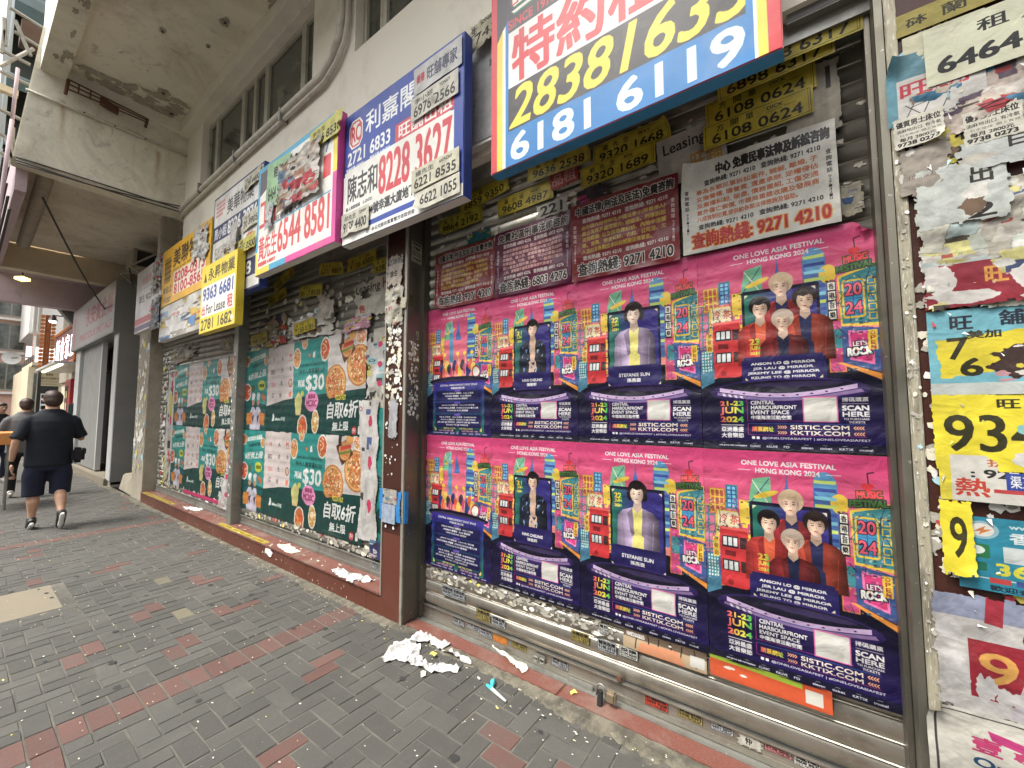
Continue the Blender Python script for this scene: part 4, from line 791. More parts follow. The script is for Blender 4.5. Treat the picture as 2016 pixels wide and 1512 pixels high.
# ============================================================ the setting: ground, road, pavement
G().box(-160, 60, -80, 60, -.4, -.20).build('ground', M['ground'], org=(0, 0, -.4))['kind'] = 'structure'
rd = G().box(-120, 30, -11, -2.35, -.19, -.145).build('road', M['asphalt'], org=(0, -6, -.19)); rd['kind'] = 'structure'
C = .0972; X0, Y0 = -2.985, .28
pav = G().box(-90, 4, -2.2, 1.96, -.16, -.0042).build('pavement', M['joint'], org=(0, 0, 0)); pav['kind'] = 'structure'
for k in range(24):
    quick('kerb_stone', -20+k*1.0, -19.01+k*1.0, -2.35, -2.203, -.18, .0, M['slab'], pav, bev=.01)
redpx = [(147, 1303), (182, 1275), (285, 1208), (310, 1190), (452, 1198), (470, 1190), (400, 1143), (382, 1143), (355, 1288), (382, 1263), (645, 1290), (632, 1325), (572, 1453), (545, 1500), (212, 1122), (238, 1110), (310, 1075), (392, 1090), (537, 1133), (95, 1502), (970, 1438), (995, 1490), (1130, 1560), (145, 985), (170, 960), (50, 1150), (300, 1020), (270, 1000), (60, 1092), (80, 1083), (265, 1035)]
tanpx = [(367, 1203), (307, 1145)]
reds = [atZ(*p) for p in redpx]; tans = [atZ(*p) for p in tanpx]
def paver_mesh(w_, d_, m, seed):
    rn = random.Random(seed); g = .0030; e = .0035; x, y = w_/2-g, d_/2-g; j = lambda: rn.uniform(-.0014, .0014)
    V = [(-x, -y, -.03), (x, -y, -.03), (x, y, -.03), (-x, y, -.03)]+[(a+j(), b+j(), -.005) for a, b in ((-x, -y), (x, -y), (x, y), (-x, y))]+[(a+j(), b+j(), 0) for a, b in ((-x+e, -y+e), (x-e, -y+e), (x-e, y-e), (-x+e, y-e))]
    F = [(0, 1, 5, 4), (1, 2, 6, 5), (2, 3, 7, 6), (3, 0, 4, 7), (4, 5, 9, 8), (5, 6, 10, 9), (6, 7, 11, 10), (7, 4, 8, 11), (8, 9, 10, 11)]
    me = bpy.data.meshes.new('paver'); me.from_pydata(V, [], F); me.materials.append(m); return me
SZ = {'h': (2*C, C), 'v': (C, 2*C), 's': (C, C)}
PM = {(k, c, q): paver_mesh(*SZ[k], M['paver_'+c], q) for k in SZ for c in ('grey', 'red', 'tan') for q in range(3)}
slab = (-5.42, -4.72, -.4, .60)
stacks = {0: 1, -45: 1}
bricks = []
def ok(i, j):
    x, y = X0+(i+.5)*C, Y0+(j+.5)*C
    if y > 1.90+.02*math.sin(x*3.1) or y < -1.9 or x > 2.4: return False
    if slab[0]-.03 < x < slab[1]+.03 and y < slab[3]+.03: return False
    return not any(i in (s, s+1) for s in stacks)
NI0 = int((-19-X0)/C)
for i in range(NI0, 56):
    for j in range(-22, 18):
        k = (i+j) % 4
        if k == 2: cells = [(i, j), (i+1, j)]
        elif k == 0: cells = [(i, j), (i, j+1)]
        else: continue
        v = [q for q in cells if ok(*q)]
        if len(v) == 2: bricks.append((X0+(i+(1 if k == 2 else .5))*C, Y0+(j+(.5 if k == 2 else 1))*C, 'h' if k == 2 else 'v'))
        elif len(v) == 1: bricks.append((X0+(v[0][0]+.5)*C, Y0+(v[0][1]+.5)*C, 's'))
for s in stacks:
    for j in range(-22, 17):
        bricks.append((X0+(s+1)*C, Y0+(j+.5)*C, 'H'))
def seen(x, y):
    d = Vector((x, y, -H)); z = d.dot(CF)
    if z <= .1: return 1e9
    px, py = 1008+806*d.dot(CR)/z, 756-806*d.dot(CU)/z
    return z if -20 < px < 2040 and py < 1535 else 1e9
near = sorted((seen(b[0], b[1]), n) for n, b in enumerate(bricks)); near = {n for q, n in near[:298] if q < 1e8}
mass = G(); MI = {'grey': 0, 'red': 1, 'tan': 2}
def nearest(pts):
    return {min(range(len(bricks)), key=lambda n: (bricks[n][0]-p[0])**2+(bricks[n][1]-p[1])**2) for p in pts}
RS, TS = nearest(reds), nearest(tans)
rp = random.Random(4)
for n, (x, y, k) in enumerate(bricks):
    col = 'red' if (k == 'H' or n in RS) else 'tan' if n in TS else 'grey'
    if x < -8 and k != 'H': col = 'red' if (n*2654435761 % 97) < 3 else 'grey'
    kk = k.lower(); z = rp.uniform(-.0022, .0018); a = rp.gauss(0, .010); tx, ty = rp.gauss(0, .008), rp.gauss(0, .008); me = PM[(kk, col, n % 3)]
    if n in near:
        o = bpy.data.objects.new('paver', me); COL.objects.link(o); o.parent = pav; o.location = (x+rp.uniform(-.001, .001), y, z); o.rotation_euler = (tx, ty, a)
    elif y > -.9 or True:
        if y < -.9 and x < -9: continue
        b = len(mass.v)
        for v in me.vertices:
            c = v.co; mass.v.append((x+c.x-a*c.y, y+c.y+a*c.x, z+c.z+tx*c.y-ty*c.x))
        for f in me.polygons: mass.f.append(tuple(b+q for q in f.vertices)); mass.m.append(MI[col])
tag(mass.build('pavers', [M['paver_grey'], M['paver_red'], M['paver_tan']], pav), kind='stuff')
g = G(); g.box(slab[0], slab[1], slab[2], slab[3], -.05, -.001); g.build('concrete_slab', M['slab'], pav, bev=.006)
quick('cement_patch', slab[1]+.01, slab[1]+.16, .30, slab[3]+.06, -.05, -.003, M['mortar'], pav, bev=.004)
# ragged mortar edge along the foot of the shopfronts
g = G(); rn = random.Random(8); prev = None; n_ = 1100
for k in range(n_+1):
    x = -19+21.5*k/n_; y = 1.882+.018*math.sin(x*2.3)+.012*math.sin(x*7.7)+rn.uniform(-.016, .016); col = [(x, y, -.004), (x, y+.012, rn.uniform(.0015, .008)), (x, 1.925, rn.uniform(.001, .010)), (x, 1.97, rn.uniform(.003, .010))]
    if prev:
        for q in range(3): g.face([prev[q], col[q], col[q+1], prev[q+1]])
    prev = col
tag(g.build('mortar_edge', M['mortar'], pav), kind='stuff')
def skyseg(): pass

# ============================================================ the shop building
B = root('shop_building', 'cream arcade building with an upper storey projecting over the pavement', 'building', (-3, 1.95, 0))
W1 = (-7.02, -3.90); W2 = (-3.16, -.45); ZB, ZT = 4.70, 5.71
g = G(); XL, XR = -7.67, 2.6
g.box(XL, XR, 1.95, 2.2, 3.16, ZB); g.box(XL, XR, 1.95, 2.2, ZT, 5.95)
for a, b in ((XL, W1[0]), (W1[1], W2[0]), (W2[1], XR)): g.box(a, b, 1.95, 2.2, ZB, ZT)
g.build('upper_wall', M['concrete_white'], B)
quick('light_block_back_wall', XL+.05, XR, 2.6, 2.7, 0, 6, M['dark_in'], B); quick('room_ceiling', XL+.05, XR, 2.21, 2.6, 5.7, 5.8, M['concrete_white'], B)  # unseen back wall of the interior, added dark to block light
quick('side_wall', XL, XL+.05, 2.2, 2.7, 2.9, 6, M['raw_concrete'], B)
quick('soffit', XL, XR, .66, 1.949, 5.93, 6.05, M['soffit'], B)
quick('wall_band', XL, XR, 1.83, 1.948, 5.74, 5.93, M['concrete_white'], B)
quick('edge_beam', XL-.35, XR, .43, .66, 5.80, 6.1, M['beam'], B, bev=.01)
quick('upper_facade', XL-.35, XR, .45, .65, 6.1, 12, M['concrete_white'], B)
g = G(); g.hexa([(XL-.32, .27, 4.58), (XL, .27, 4.58), (XL, 2.1, 4.52), (XL-.32, 2.1, 4.52), (XL-.32, .43, 6.4), (XL, .43, 6.4), (XL, 2.1, 6.0), (XL-.32, 2.1, 6.0)])
g.build('cross_beam', M['beam'], B, bev=.012)
g = G(); g.box(XL, XL+.05, .66, 1.83, 5.76, 5.93); g.build('beam_moulding', M['concrete_white'], B)
quick('recess_ceiling', -9.1, XR, 1.96, 2.6, 3.17, 3.24, M['grey_metal'], B)
quick('shutter_housing', -2.37, .26, 2.02, 2.2, 3.06, 3.165, M['galv'], B)
# flaking craters in the soffit and along the beam
g = G(); rn = random.Random(3)
for px, py, r in ((322, 182, .10), (337, 222, .11), (443, 42, .07), (320, 60, .05), (410, 90, .04)):
    x, y = atZ(px, py, 5.925); g.star((x, y, 5.925), (1, 0, 0), (0, 1, 0), r*1.2, r*.8, 18, .5, .012, 0, (0, 0, -1)); g.star((x, y, 5.915), (1, 0, 0), (0, 1, 0), r*.4, r*.25, 12, .4, .012, 1, (0, 0, -1))
for k in range(64):
    t = rn.random(); g.star((XL+.04+rn.uniform(0, .25+.3*t), .8+1.0*t, 5.925), (1, 0, 0), (0, 1, 0), rn.uniform(.02, .09), rn.uniform(.04, .13), 18, .6, .006, 0, (0, 0, -1))
for k in range(22): g.star((rn.uniform(-7.5, -4), rn.uniform(.5, .64), 5.799), (1, 0, 0), (0, 1, 0), rn.uniform(.04, .14), rn.uniform(.015, .05), 14, .6, .004, 0, (0, 0, -1))
x, y = atZ(545, 5, 5.925)
for k in range(5): g.star((x+rn.uniform(-.25, .25), y+rn.uniform(-.1, .1), 5.924), (1, 0, 0), (0, 1, 0), .2, .1, 18, .5, .008, 0, (0, 0, -1))
tag(g.build('flaked_plaster', [M['raw_concrete'], M['black']], B), kind='stuff')
# windows above the boards
def window(x0, x1, z0, z1, y=2.035):
    w_ = quick('window', x0, x1, y, y+.05, z0, z0+.03, M['win_frame'], B)
    quick('frame', x0, x1, y, y+.05, z1-.03, z1, M['win_frame'], w_)
    half = (x1-x0)/2; fr = [0, .2, .78, 1]
    for h in range(2):
        a = x0+h*half
        for k in range(3):
            p0, p1 = a+half*fr[k], a+half*fr[k+1]
            wd = .055 if k in (1,) else .035
            gg = G()
            for q0, q1 in ((p0+.002, p0+wd), (p1-wd, p1-.002)): gg.box(q0, q1, y-.008, y+.045, z0+.03, z1-.03)
            gg.box(p0+wd, p1-wd, y-.005, y+.04, z0+.03, z0+.06); gg.box(p0+wd, p1-wd, y-.005, y+.04, z1-.06, z1-.03); gg.build('sash', M['win_frame'], w_)
            quick('pane', p0+wd, p1-wd, y+.02, y+.026, z0+.06, z1-.06, M['glass'], w_)
window(W1[0]+.02, W1[1]-.0, ZB, ZT); window(W2[0]+.02, W2[1], ZB, ZT)
g = G(); g.tube([(-3.30, 1.90, 5.95), (-3.30, 1.90, 5.05), (-3.33, 1.90, 4.90), (-3.45, 1.90, 4.76), (-3.62, 1.90, 4.67), (-5.0, 1.90, 4.645), (-7.5, 1.90, 4.58), (-7.72, 1.91, 4.55), (-7.76, 2.05, 4.5)], .036, 10); g.build('conduit', M['pipe'], B, smooth=True)
g = G(); g.tube([(-3.22, 1.91, 5.95), (-3.22, 1.91, 5.0), (-3.26, 1.91, 4.83), (-3.40, 1.91, 4.69), (-3.60, 1.91, 4.60), (-5.0, 1.91, 4.575), (-7.4, 1.91, 4.51), (-7.72, 1.92, 4.48), (-7.74, 2.05, 4.44)], .022, 8); g.build('conduit', M['pipe'], B, smooth=True)
for x in (-4.4, -5.6, -6.8):
    quick('pipe_clip', x, x+.03, 1.86, 1.95, 4.55, 4.69, M['galv'], B)
def bline(a, b, off, r, m, name, n=8, sag=0):   # a pipe or cable on the street face of the cross beam
    (y0, z0), (y1, z1) = atX(*a, XL), atX(*b, XL); pts = [(XL+off, y0+(y1-y0)*t/6, z0+(z1-z0)*t/6-sag*math.sin(math.pi*t/6)) for t in range(7)]
    G().tube(pts, r, n).build(name, m, B, smooth=True)
bline((50, 178), (367, 308), .03, .018, M['pipe'], 'beam_conduit')
for k, (a, b) in enumerate((((30, 309), (350, 411)), ((30, 316), (352, 418)), ((32, 322), (354, 408)))): bline(a, b, .02+.012*k, .009, M['cable'], 'beam_cable', 6, .02*k)
g = G()
for px in (165, 225, 285):
    y, z = atX(px, 222+(px-165)*.43, XL); g.tube([(XL+.05, y, z-.02), (XL, y, z)], .012, 6)
g.build('pipe_clip', M['rust'], B)
def yz(px, py): y, z = atX(px, py, XL); return y, z
R_ = root('iron_bracket', 'rusty iron shelf rack bolted to the side of the concrete cross beam', 'bracket', (XL+.1, 1.2, 5.3))
a, b, c_, d_ = yz(132, 165), yz(126, 188), yz(286, 241), yz(282, 252)
for (p, q) in ((a, b), (c_, d_)): G().tube([(XL+.12, p[0], p[1]), (XL+.12, q[0], q[1]-.04)], .018, 6).build('bracket_leg', M['rust'], R_)
for o in (0, .06, .13):
    G().tube([(XL+.12, a[0], a[1]-o), (XL+.12, c_[0], c_[1]-o*.4)], .010, 6).build('rail', M['rust'], R_)
for t in (.12, .26): G().tube([(XL+.12, a[0]+(c_[0]-a[0])*t, a[1]+(c_[1]-a[1])*t), (XL+.12, a[0]+(c_[0]-a[0])*t, a[1]+(c_[1]-a[1])*t-.12)], .008, 6).build('rail_post', M['rust'], R_)
g = G(); g.hexa([(XL+.05, a[0]+.3, a[1]-.12), (XL+.12, a[0]+.3, a[1]-.12), (XL+.12, c_[0]-.3, c_[1]-.1), (XL+.05, c_[0]-.3, c_[1]-.1), (XL+.05, a[0]+.3, a[1]-.02), (XL+.12, a[0]+.3, a[1]-.02), (XL+.12, c_[0]-.3, c_[1]-.02), (XL+.05, c_[0]-.3, c_[1]-.02)]); g.build('back_plate', M['rust'], R_)

# pillars, step and thresholds
quick('granite_pillar', -2.62, -2.402, 1.95, 2.5, .0, .612, M['granite'], B); quick('granite_pillar', -2.62, -2.402, 1.95, 2.5, .615, 3.17, M['granite_dark'], B)
quick('steel_panel', -2.402, -2.378, 1.956, 2.175, .0, 3.17, M['steel'], B); quick('corner_trim', -2.408, -2.384, 1.944, 1.956, 0, 3.17, M['frame_al'], B)
quick('corner_trim', -2.634, -2.62, 1.944, 2.13, .15, 3.17, M['frame_al'], B)
quick('guide_rail', -2.38, -2.352, 2.085, 2.2, .02, 3.17, M['steel'], B)
for a in np.arange(-9.1, -2.7, .9):
    b = min(a+.897, -2.62)
    quick('step_face', a, b, 1.95, 1.975, 0, .150, M['granite'], B)
for a in np.arange(-9.1, -2.7, 1.3):
    b = min(a+1.297, -2.634); quick('step_slab', a, b, 1.938, 2.2, .150, .166, M['granite_top'], B, bev=.002)
quick('step_core', -9.1, -2.634, 1.976, 2.4, .0, .149, M['raw_concrete'], B)
quick('threshold', -2.378, -1.15, 1.968, 2.2, -.02, .008, M['granite_top'], B, bev=.006); quick('threshold', -1.147, .30, 1.966, 2.2, -.02, .009, M['granite_top'], B, bev=.006)
quick('threshold_rail', -2.378, .26, 2.075, 2.13, .0, .012, M['galv'], B)
for z0, z1 in ((0, .72), (.722, 1.92), (1.922, 3.6)): quick('granite_panel', .305, 1.6, 1.95, 2.5, z0, z1, M['granite_dark'], B)
quick('guide_rail', .245, .268, 1.945, 2.2, .0, 3.3, M['steel_dark'], B); quick('guide_rail', .271, .303, 1.938, 2.0, .0, 3.3, M['old_rail'], B, bev=.003)
quick('guide_rail', .226, .243, 2.04, 2.2, .02, 3.3, M['steel'], B, bev=.003)
quick('concrete_pillar', -9.8, -9.1, 1.96, 2.5, 0, 3.17, M['raw_concrete'], B, bev=.01)
quick('mullion', -5.76, -5.62, 2.03, 2.2, .166, 3.17, M['galv'], B, bev=.004)

# ============================================================ roller shutters
def prof():
    p = []
    for k in range(9): t = k/8*.86; p.append((2.15-.011*math.sin(math.pi*t/.86), t*SLAT))
    p += [(2.154, .87*SLAT), (2.149, .90*SLAT), (2.146, .95*SLAT), (2.150, .985*SLAT), (2.156, SLAT*.999), (2.16, SLAT*.5), (2.16, 0)]
    return p
def shutter(label, x0, x1, z0, bar, m, mb, ztop=3.16):
    s = root('roller_shutter', label, 'shutter', ((x0+x1)/2, 2.15, z0)); cx = (x0+x1)/2; me = None
    n = int((ztop-bar)/SLAT)+1; zst = .107+SLAT*round((bar-.107)/SLAT)
    for k in range(n):
        if me is None:
            sl_ = G().extrude_x([(y, z+zst) for y, z in prof()], x0, x1).build('slat', m, s, org=(cx, 2.15, zst)); me = sl_
            for i, f in enumerate(sl_.data.polygons): f.use_smooth = i < 8
        else:
            c = me.copy(); COL.objects.link(c); c.parent = s; c.location = (rp.uniform(-.001, .001), rp.uniform(-.0008, .0008), me.location.z+k*SLAT)
    g = G(); g.box(x0, x1, 2.128, 2.16, z0, zst-.012); g.box(x0, x1, 2.118, 2.128, z0, z0+.028); g.box(x0, x1, 2.118, 2.132, zst-.012, zst-.003)
    g.build('bottom_bar', mb, s, bev=.0015); return s
S3 = shutter('wide steel roller shutter covered in pink music festival posters', -2.37, .24, .014, .107, M['slat'], M['bar'])
S2 = shutter('steel roller shutter with food posters, beside the red granite pillar', -5.62, -2.636, .167, .275, M['slat_old'], M['galv'])
S1 = shutter('farthest steel roller shutter, beyond the narrow steel post', -9.1, -5.76, .167, .275, M['slat_old'], M['galv'])
# fittings on the near shutter's bottom bar
g = G(); X, Z = atY(1062, 1298, 2.12)
for dx in (-.022, .022):
    pts = [(X+dx+.017*math.cos(t*.7854), 2.112, Z+.014*math.sin(t*.7854)) for t in range(9)]; g.tube(pts, .0045, 6, cap=False)
g.box(X-.035, X+.04, 2.114, 2.121, Z+.012, Z+.03); g.build('hasp_rings', M['galv'], S3, smooth=False)
X, Z = atY(1145, 1345, 2.12); g = G().box(X-.075, X+.075, 2.098, 2.12, Z-.012, Z+.016).box(X-.04, X+.03, 2.10, 2.118, Z-.022, Z-.013); g.build('pull_handle', M['galv'], S3, bev=.004)
X, Z = atY(1160, 1312, 2.12); G().tube([(X+.17, 2.13, Z-.0), (X+.17, 2.108, Z)], .013, 10).build('bolt_head', M['rust'], S3)
for k in range(9): x = -2.3+.31*k; G().tube([(x, 2.13, .085), (x, 2.125, .085)], .005, 6).build('rivet', M['galv'], S3)
X, Z = atY(1200, 1365, 2.09)
L = root('padlock', 'brass padlock holding a short steel bolt at the foot of the festival poster shutter', 'padlock', (X, 2.06, .03))
G().box(X, X+.05, 2.035, 2.075, .035, .085).build('lock_body', M['brass'], L, bev=.008)
pts = [(X-.005, 2.055, .05)]+[(X-.03+.025*math.cos(t), 2.055, .07+.03*math.sin(t)) for t in np.linspace(0, 3.14, 8)]+[(X-.055, 2.055, .04)]
G().tube(pts, .006, 8).build('shackle', M['galv'], L, smooth=True); G().tube([(X-.03, 2.035, .008), (X-.03, 2.045, .075)], .016, 8).build('floor_bolt', M['black'], L)

# ============================================================ sign boards along the fascia
def on(px0, py0, px1, py1, Y): x0, z1 = atY(px0, py0, Y); x1, z0 = atY(px1, py1, Y); return x0, x1, z0, z1
def board(label, x0, x1, z0, z1, cv, side, y0=1.75, y1=None, rot=0, group='agency sign boards along the fascia'):
    y1 = y1 or y0+.075
    s = root('agency_sign', label, 'sign', ((x0+x1)/2, y0, z0), group)
    m = print_mat('sign_print', cv, .4, .06, 6, dirt=.3, val=.92)
    panel('agency_sign', x0, x1, y0, y1, z0, z1, ('printed_face', m), side, s)
    return s
def side_mat(n, c): return pm(n, c, .45, var=.08, bump_=.02, stain=tuple(v*.6 for v in c), ss=2)
SRED = side_mat('red_sign_casing', (.50, .04, .05)); SBLU = side_mat('blue_sign_casing', (.03, .06, .26)); SYEL = side_mat('yellow_sign_casing', (.62, .47, .03)); SMAG = side_mat('magenta_sign_casing', (.55, .06, .28)); SWHT = M['white_metal']; SCY = side_mat('cyan_sign_casing', (.03, .22, .42))
board('big hanging sign with yellow number 28381633 above white 6181 6119', -1.405, -.03, 2.828, 4.10, sign_big(), [SRED, SCY], 1.72)
board('blue and white sign with large red number 8228 3627', -2.942, -1.642, 2.80, 3.86, sign_blue(), [SBLU, SWHT])
board('white sign with red 6544 8581 and a pink, yellow and blue border', -4.39, -2.955, 2.83, 3.92, sign_pink(), [SMAG, SWHT], 1.70)
board('white sign with navy band reading 8226 3976', -5.74, -4.40, 2.76, 4.06, sign_white(), SBLU)
board('orange yellow sign with red numbers 8208-0313 and 8100-8565', -7.72, -5.79, 3.03, 3.87, sign_yellow(), SYEL)
board('small bright yellow sign reading 9363 6681 For Lease', -5.74, -4.72, 2.40, 3.19, sign_small_yellow(), SYEL, 1.66, 1.735)
board('farthest pale sign with a red band at its foot', -9.15, -7.74, 2.80, 3.84, sign_plain(), SWHT)
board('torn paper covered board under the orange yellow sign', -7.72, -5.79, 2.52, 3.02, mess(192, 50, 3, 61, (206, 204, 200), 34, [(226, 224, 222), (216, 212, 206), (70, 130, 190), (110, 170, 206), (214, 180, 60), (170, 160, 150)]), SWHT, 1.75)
wp = quick('backing_panel', -1.76, -1.40, 1.90, 1.95, 3.20, 4.02, M['white_metal']); tag(wp, 'bare whitish metal panel between the blue sign and the big hanging sign', 'panel')
c = Cv(36, 80, (200, 202, 204), 5); c.poly([(20, 8), (36, 4), (36, 8), (22, 12)], (80, 100, 120)); c.poly([(20, 28), (36, 22), (36, 27), (20, 33)], (80, 100, 120)); c.poly([(31, 8), (36, 7), (25, 29), (20, 30)], (80, 100, 120))
for k in range(8): c.line(6+1.4*(k % 4), 50+2*(k//2), 9, 50+2*(k//2), .4, (100, 104, 108))
sheet('panel_print', None, None, -1.755, -1.405, 3.22, 4.0, 1.896, print_mat('panel_print', c.grime(.2, 9), .5, .1), wr=.001, parent=wp)
# arrow-printed housing sheet at the top right
hp = quick('housing_panel', -.02, .24, 1.98, 2.02, 3.12, 3.9, M['galv']); tag(hp, 'grey perforated panel at the top, right of the big hanging sign', 'panel')

c = Cv(26, 78, (150, 152, 150), 6)
for q in range(5):
    for k in range(7): c.line(4+2.4*k, 8+14*q, 5.4+2.4*k, 8+14*q, .7, (84, 86, 86)); c.line(4+2.4*k, 16+14*q, 5.4+2.4*k, 16+14*q, .7, (84, 86, 86)); c.line(18-2*k, 9+14*q+k, 19.4-2*k, 9+14*q+k, .7, (84, 86, 86))
sheet('panel_print', None, None, -.018, .238, 3.125, 3.895, 1.978, print_mat('housing_print', c.grime(.15, 9), .5, .05), wr=.0005, parent=hp)

# ============================================================ festival posters
FM = {k: print_mat('festival_'+k, festival(k), .46, .7, 9, coat=.08, dirt=.05) for k in ('lineup', 'man', 'woman', 'group')}
FX = [-2.352, -1.722, -1.084, -.427, .232]
D_ = {'lineup': 'lineup festival poster with a list of names', 'man': 'festival poster of a man in a dark shiny shirt', 'woman': 'festival poster of a woman in a lilac jacket', 'group': 'festival poster of four men in red'}
for r_, (z0, z1) in enumerate(((.385, 1.327), (1.334, 2.274))):
    for k, kd in enumerate(('lineup', 'man', 'woman', 'group')):
        sheet('festival_poster', D_[kd]+(', in the lower row' if r_ == 0 else ', in the upper row'), 'poster', FX[k]+.001, FX[k+1]-.001, z0+.004*(k % 2)*(r_ == 0)*0, z1, 2.1345, FM[kd],
              'pink and navy music festival posters', rip=.5, wr=.0022, curl=[(1, 1, .07, .03)] if (k == 3 and r_) else None, seed=k*5+r_, n=(22, 44), rot=.15*(k-1.5))
c = Cv(8, 180, (24, 30, 84), 5)
for k in range(60): c.line(1, 6+2.6*k, 5, 4+2.6*k, .3, (70, 84, 130))
for k, q in enumerate('MINDFOOL.'): c.text(q, 2.4, 44+7*k, 4.4, 47+7*k, (190, 160, 90), .1)
sheet('old_poster', 'narrow navy strip of an older poster beside the right rail', 'poster', .234, .262, .37, 2.24, 2.139, print_mat('old_poster', c, .4, .5), rip=.9, wr=.002)
c = Cv(44, 18, (196, 172, 140), 7); c.rect(0, 0, 44, 7, (120, 100, 84)); [c.line(8+6*k, 1, 7+6*k+(k % 2)*2, 16, .6, (50, 40, 36)) for k in range(6)]; c.poly([(10, 9), (30, 7), (34, 18), (8, 18)], (222, 150, 110)); c.text("NAME'S DOODLES", 2, 2, 12, 6, WH, .2); c.rect(36, 6, 43, 15, (216, 214, 208))
sheet('old_poster', 'strip of a brown picture poster showing below the festival posters', 'poster', -.84, -.44, .285, .38, 2.137, print_mat('old_poster', c, .4, .3), rip=.6, wr=.003)
c = Cv(46, 18, (214, 84, 36), 7); c.poly([(0, 0), (36, 0), (36, 6), (0, 3)], (170, 196, 60)); c.rect(37, 5, 43, 15, (220, 216, 206)); c.tear(8, 8, 3, 1.6, seed=4); c.tear(14, 11, 2, 1.2, seed=5)
sheet('old_poster', 'strip of an orange poster showing below the right festival poster', 'poster', -.425, .02, .298, .39, 2.137, print_mat('old_poster', c, .35, .3), rip=.7, wr=.003)

# ============================================================ legal banners and number strips
BM = {k: print_mat('banner_'+k, banner_cv(k), .36 if k != 'white' else .45, .55, 8, coat=.12 if k != 'white' else .1, dirt=.08) for k in ('maroon', 'purple', 'white')}
sheet('banner', 'small maroon plastic legal banner, nearest the steel pillar', 'banner', -2.262, -1.69, 2.262, 2.684, 2.118, BM['maroon'], 'legal advice banners', wr=.010, curl=[(0, 0, .12, .04)], seed=41, fr=1.4, n=(30, 24))
sheet('banner', 'purple plastic legal banner with the number 6803 4276', 'banner', -1.684, -1.11, 2.262, 2.70, 2.118, BM['purple'], 'legal advice banners', wr=.009, seed=42, fr=1.4, n=(30, 24))
sheet('banner', 'maroon plastic legal banner next to the white paper banner', 'banner', -1.104, -.500, 2.258, 2.712, 2.112, BM['maroon'], 'legal advice banners', wr=.010, seed=43, fr=1.4, n=(30, 24))
sheet('banner', 'white paper legal banner with red number 9271 4210', 'banner', -.485, .128, 2.275, 2.72, 2.108, BM['white'], 'legal advice banners', wr=.007, curl=[(0, 1, .16, .10)], seed=44, n=(30, 24), rot=.6)
YB = (206, 184, 40)
strips = [('葉先生', 'RYAN', '9864 2192', -2.24, 2.835, 1, 2.122, 'hanging alone near the steel pillar'), ('羅小姐', 'WENDY', '9608 4987', -1.668, 2.815, 1, 2.120, 'above the purple banner'),
          ('郭先生', 'BEN', '9320 1689', -1.045, 2.808, 1.2, 2.116, 'above the maroon banner'), ('雷先生', 'BERT', '9320 1668', -.965, 2.915, .5, 2.122, 'tucked behind the 9320 1689 strip'),
          ('方開單', 'DICK', '6108 0624', -.375, 2.775, 1, 2.104, 'over the top of the white banner'), ('方開單', 'DICK', '6108 0624', -.362, 2.888, 1, 2.112, 'peeking out behind the lower 6108 0624 strip'),
          ('陳小姐', 'CHRIS', '6898 6317', -.21, 3.005, 0, 2.04, 'at the top right under the big sign'), ('李小姐', '', '6898 6317', -.30, 2.965, 2, 2.06, 'half hidden under the corner of the big sign'),
          ('楊小姐', '', '6859 9350', -1.99, 2.935, 7, 2.09, 'tilted under the bare metal panel'), ('梁小姐', '', '9636 2538', -1.40, 2.945, -2, 2.09, 'in shade left under the big sign'), ('何先生', 'ANTHONY', '9604 2192', -2.44, 2.985, 3, 2.05, 'in shade under the blue sign'),
          ('吳小姐', 'KINKI', '6138 6500', -3.42, 2.79, 2, 2.10, 'under the pink bordered sign, left of the pillar'), ('黃先生', 'SAM', '9283 9919', -3.03, 2.69, 1.5, 2.10, 'touching the granite pillar'), ('何小姐', '', '9150 2181', -4.40, 2.315, 3, 2.10, 'above the left food posters'),
          ('鄧先生', '', '9601 2210', -4.62, 2.83, 17, 1.98, 'sagging below the pink bordered sign'), ('陸小姐', '', '6201 9887', -3.86, 2.80, -9, 2.07, 'crooked under the pink bordered sign'), ('林先生', '', '9851 6681', -4.98, 2.72, 6, 2.08, 'beside the small yellow sign'), ('黎小姐', '', '9480 5068', -5.44, 2.30, 2, 2.10, 'grubby, right of the narrow steel post'), ('張先生', '', '9117 8535', -4.25, 2.66, -6, 2.08, 'in shade below the sagging strip')]
for k, (a, b_, n_, x, z, rt, y, wh) in enumerate(strips):
    sheet('number_strip', 'yellow paper strip %s %s' % (n_, wh), 'paper strip', x, x+.435, z, z+.122, y, print_mat('number_strip', strip_cv(a, b_, n_, YB if k % 3 else (214, 196, 58), k), .5, .3, 12, dirt=.3), 'yellow agent number strips', wr=.004, rot=rt, seed=100+k, curl=[((k*7) % 2, k % 2, .1, .03)] if k % 3 == 0 else None)
def note(label, cv, x0, x1, z0, z1, y, rot=0, name='paper_notice', cat='notice', wr=.003, curl=None, rough=.6, group=None, cut=None, crease=.35, dirt=.25, seed=7, fr=1):
    return sheet(name, label, cat, x0, x1, z0, z1, y, print_mat(name, cv, rough, crease, 11, dirt=dirt), group, wr=wr, rot=rot, curl=curl, cut=cut, seed=seed, fr=fr)
def simple(bg, items, w_, h_, res=6, tears=0, seed=1, gr=.15):
    c = Cv(w_, h_, bg, res)
    for st, x0, y0, x1, y1, col, bo in items: c.text(st, x0, y0, x1, y1, col, bo)
    rn = random.Random(seed)
    for k in range(tears): c.tear(rn.uniform(0, w_), rn.uniform(0, h_), rn.uniform(.05, .2)*w_, rn.uniform(.06, .2)*h_, rn.choice([(232, 228, 222), (210, 204, 194), (120, 96, 76)]), seed=seed+k)
    return c.grime(gr, seed)
K = (46, 42, 40)
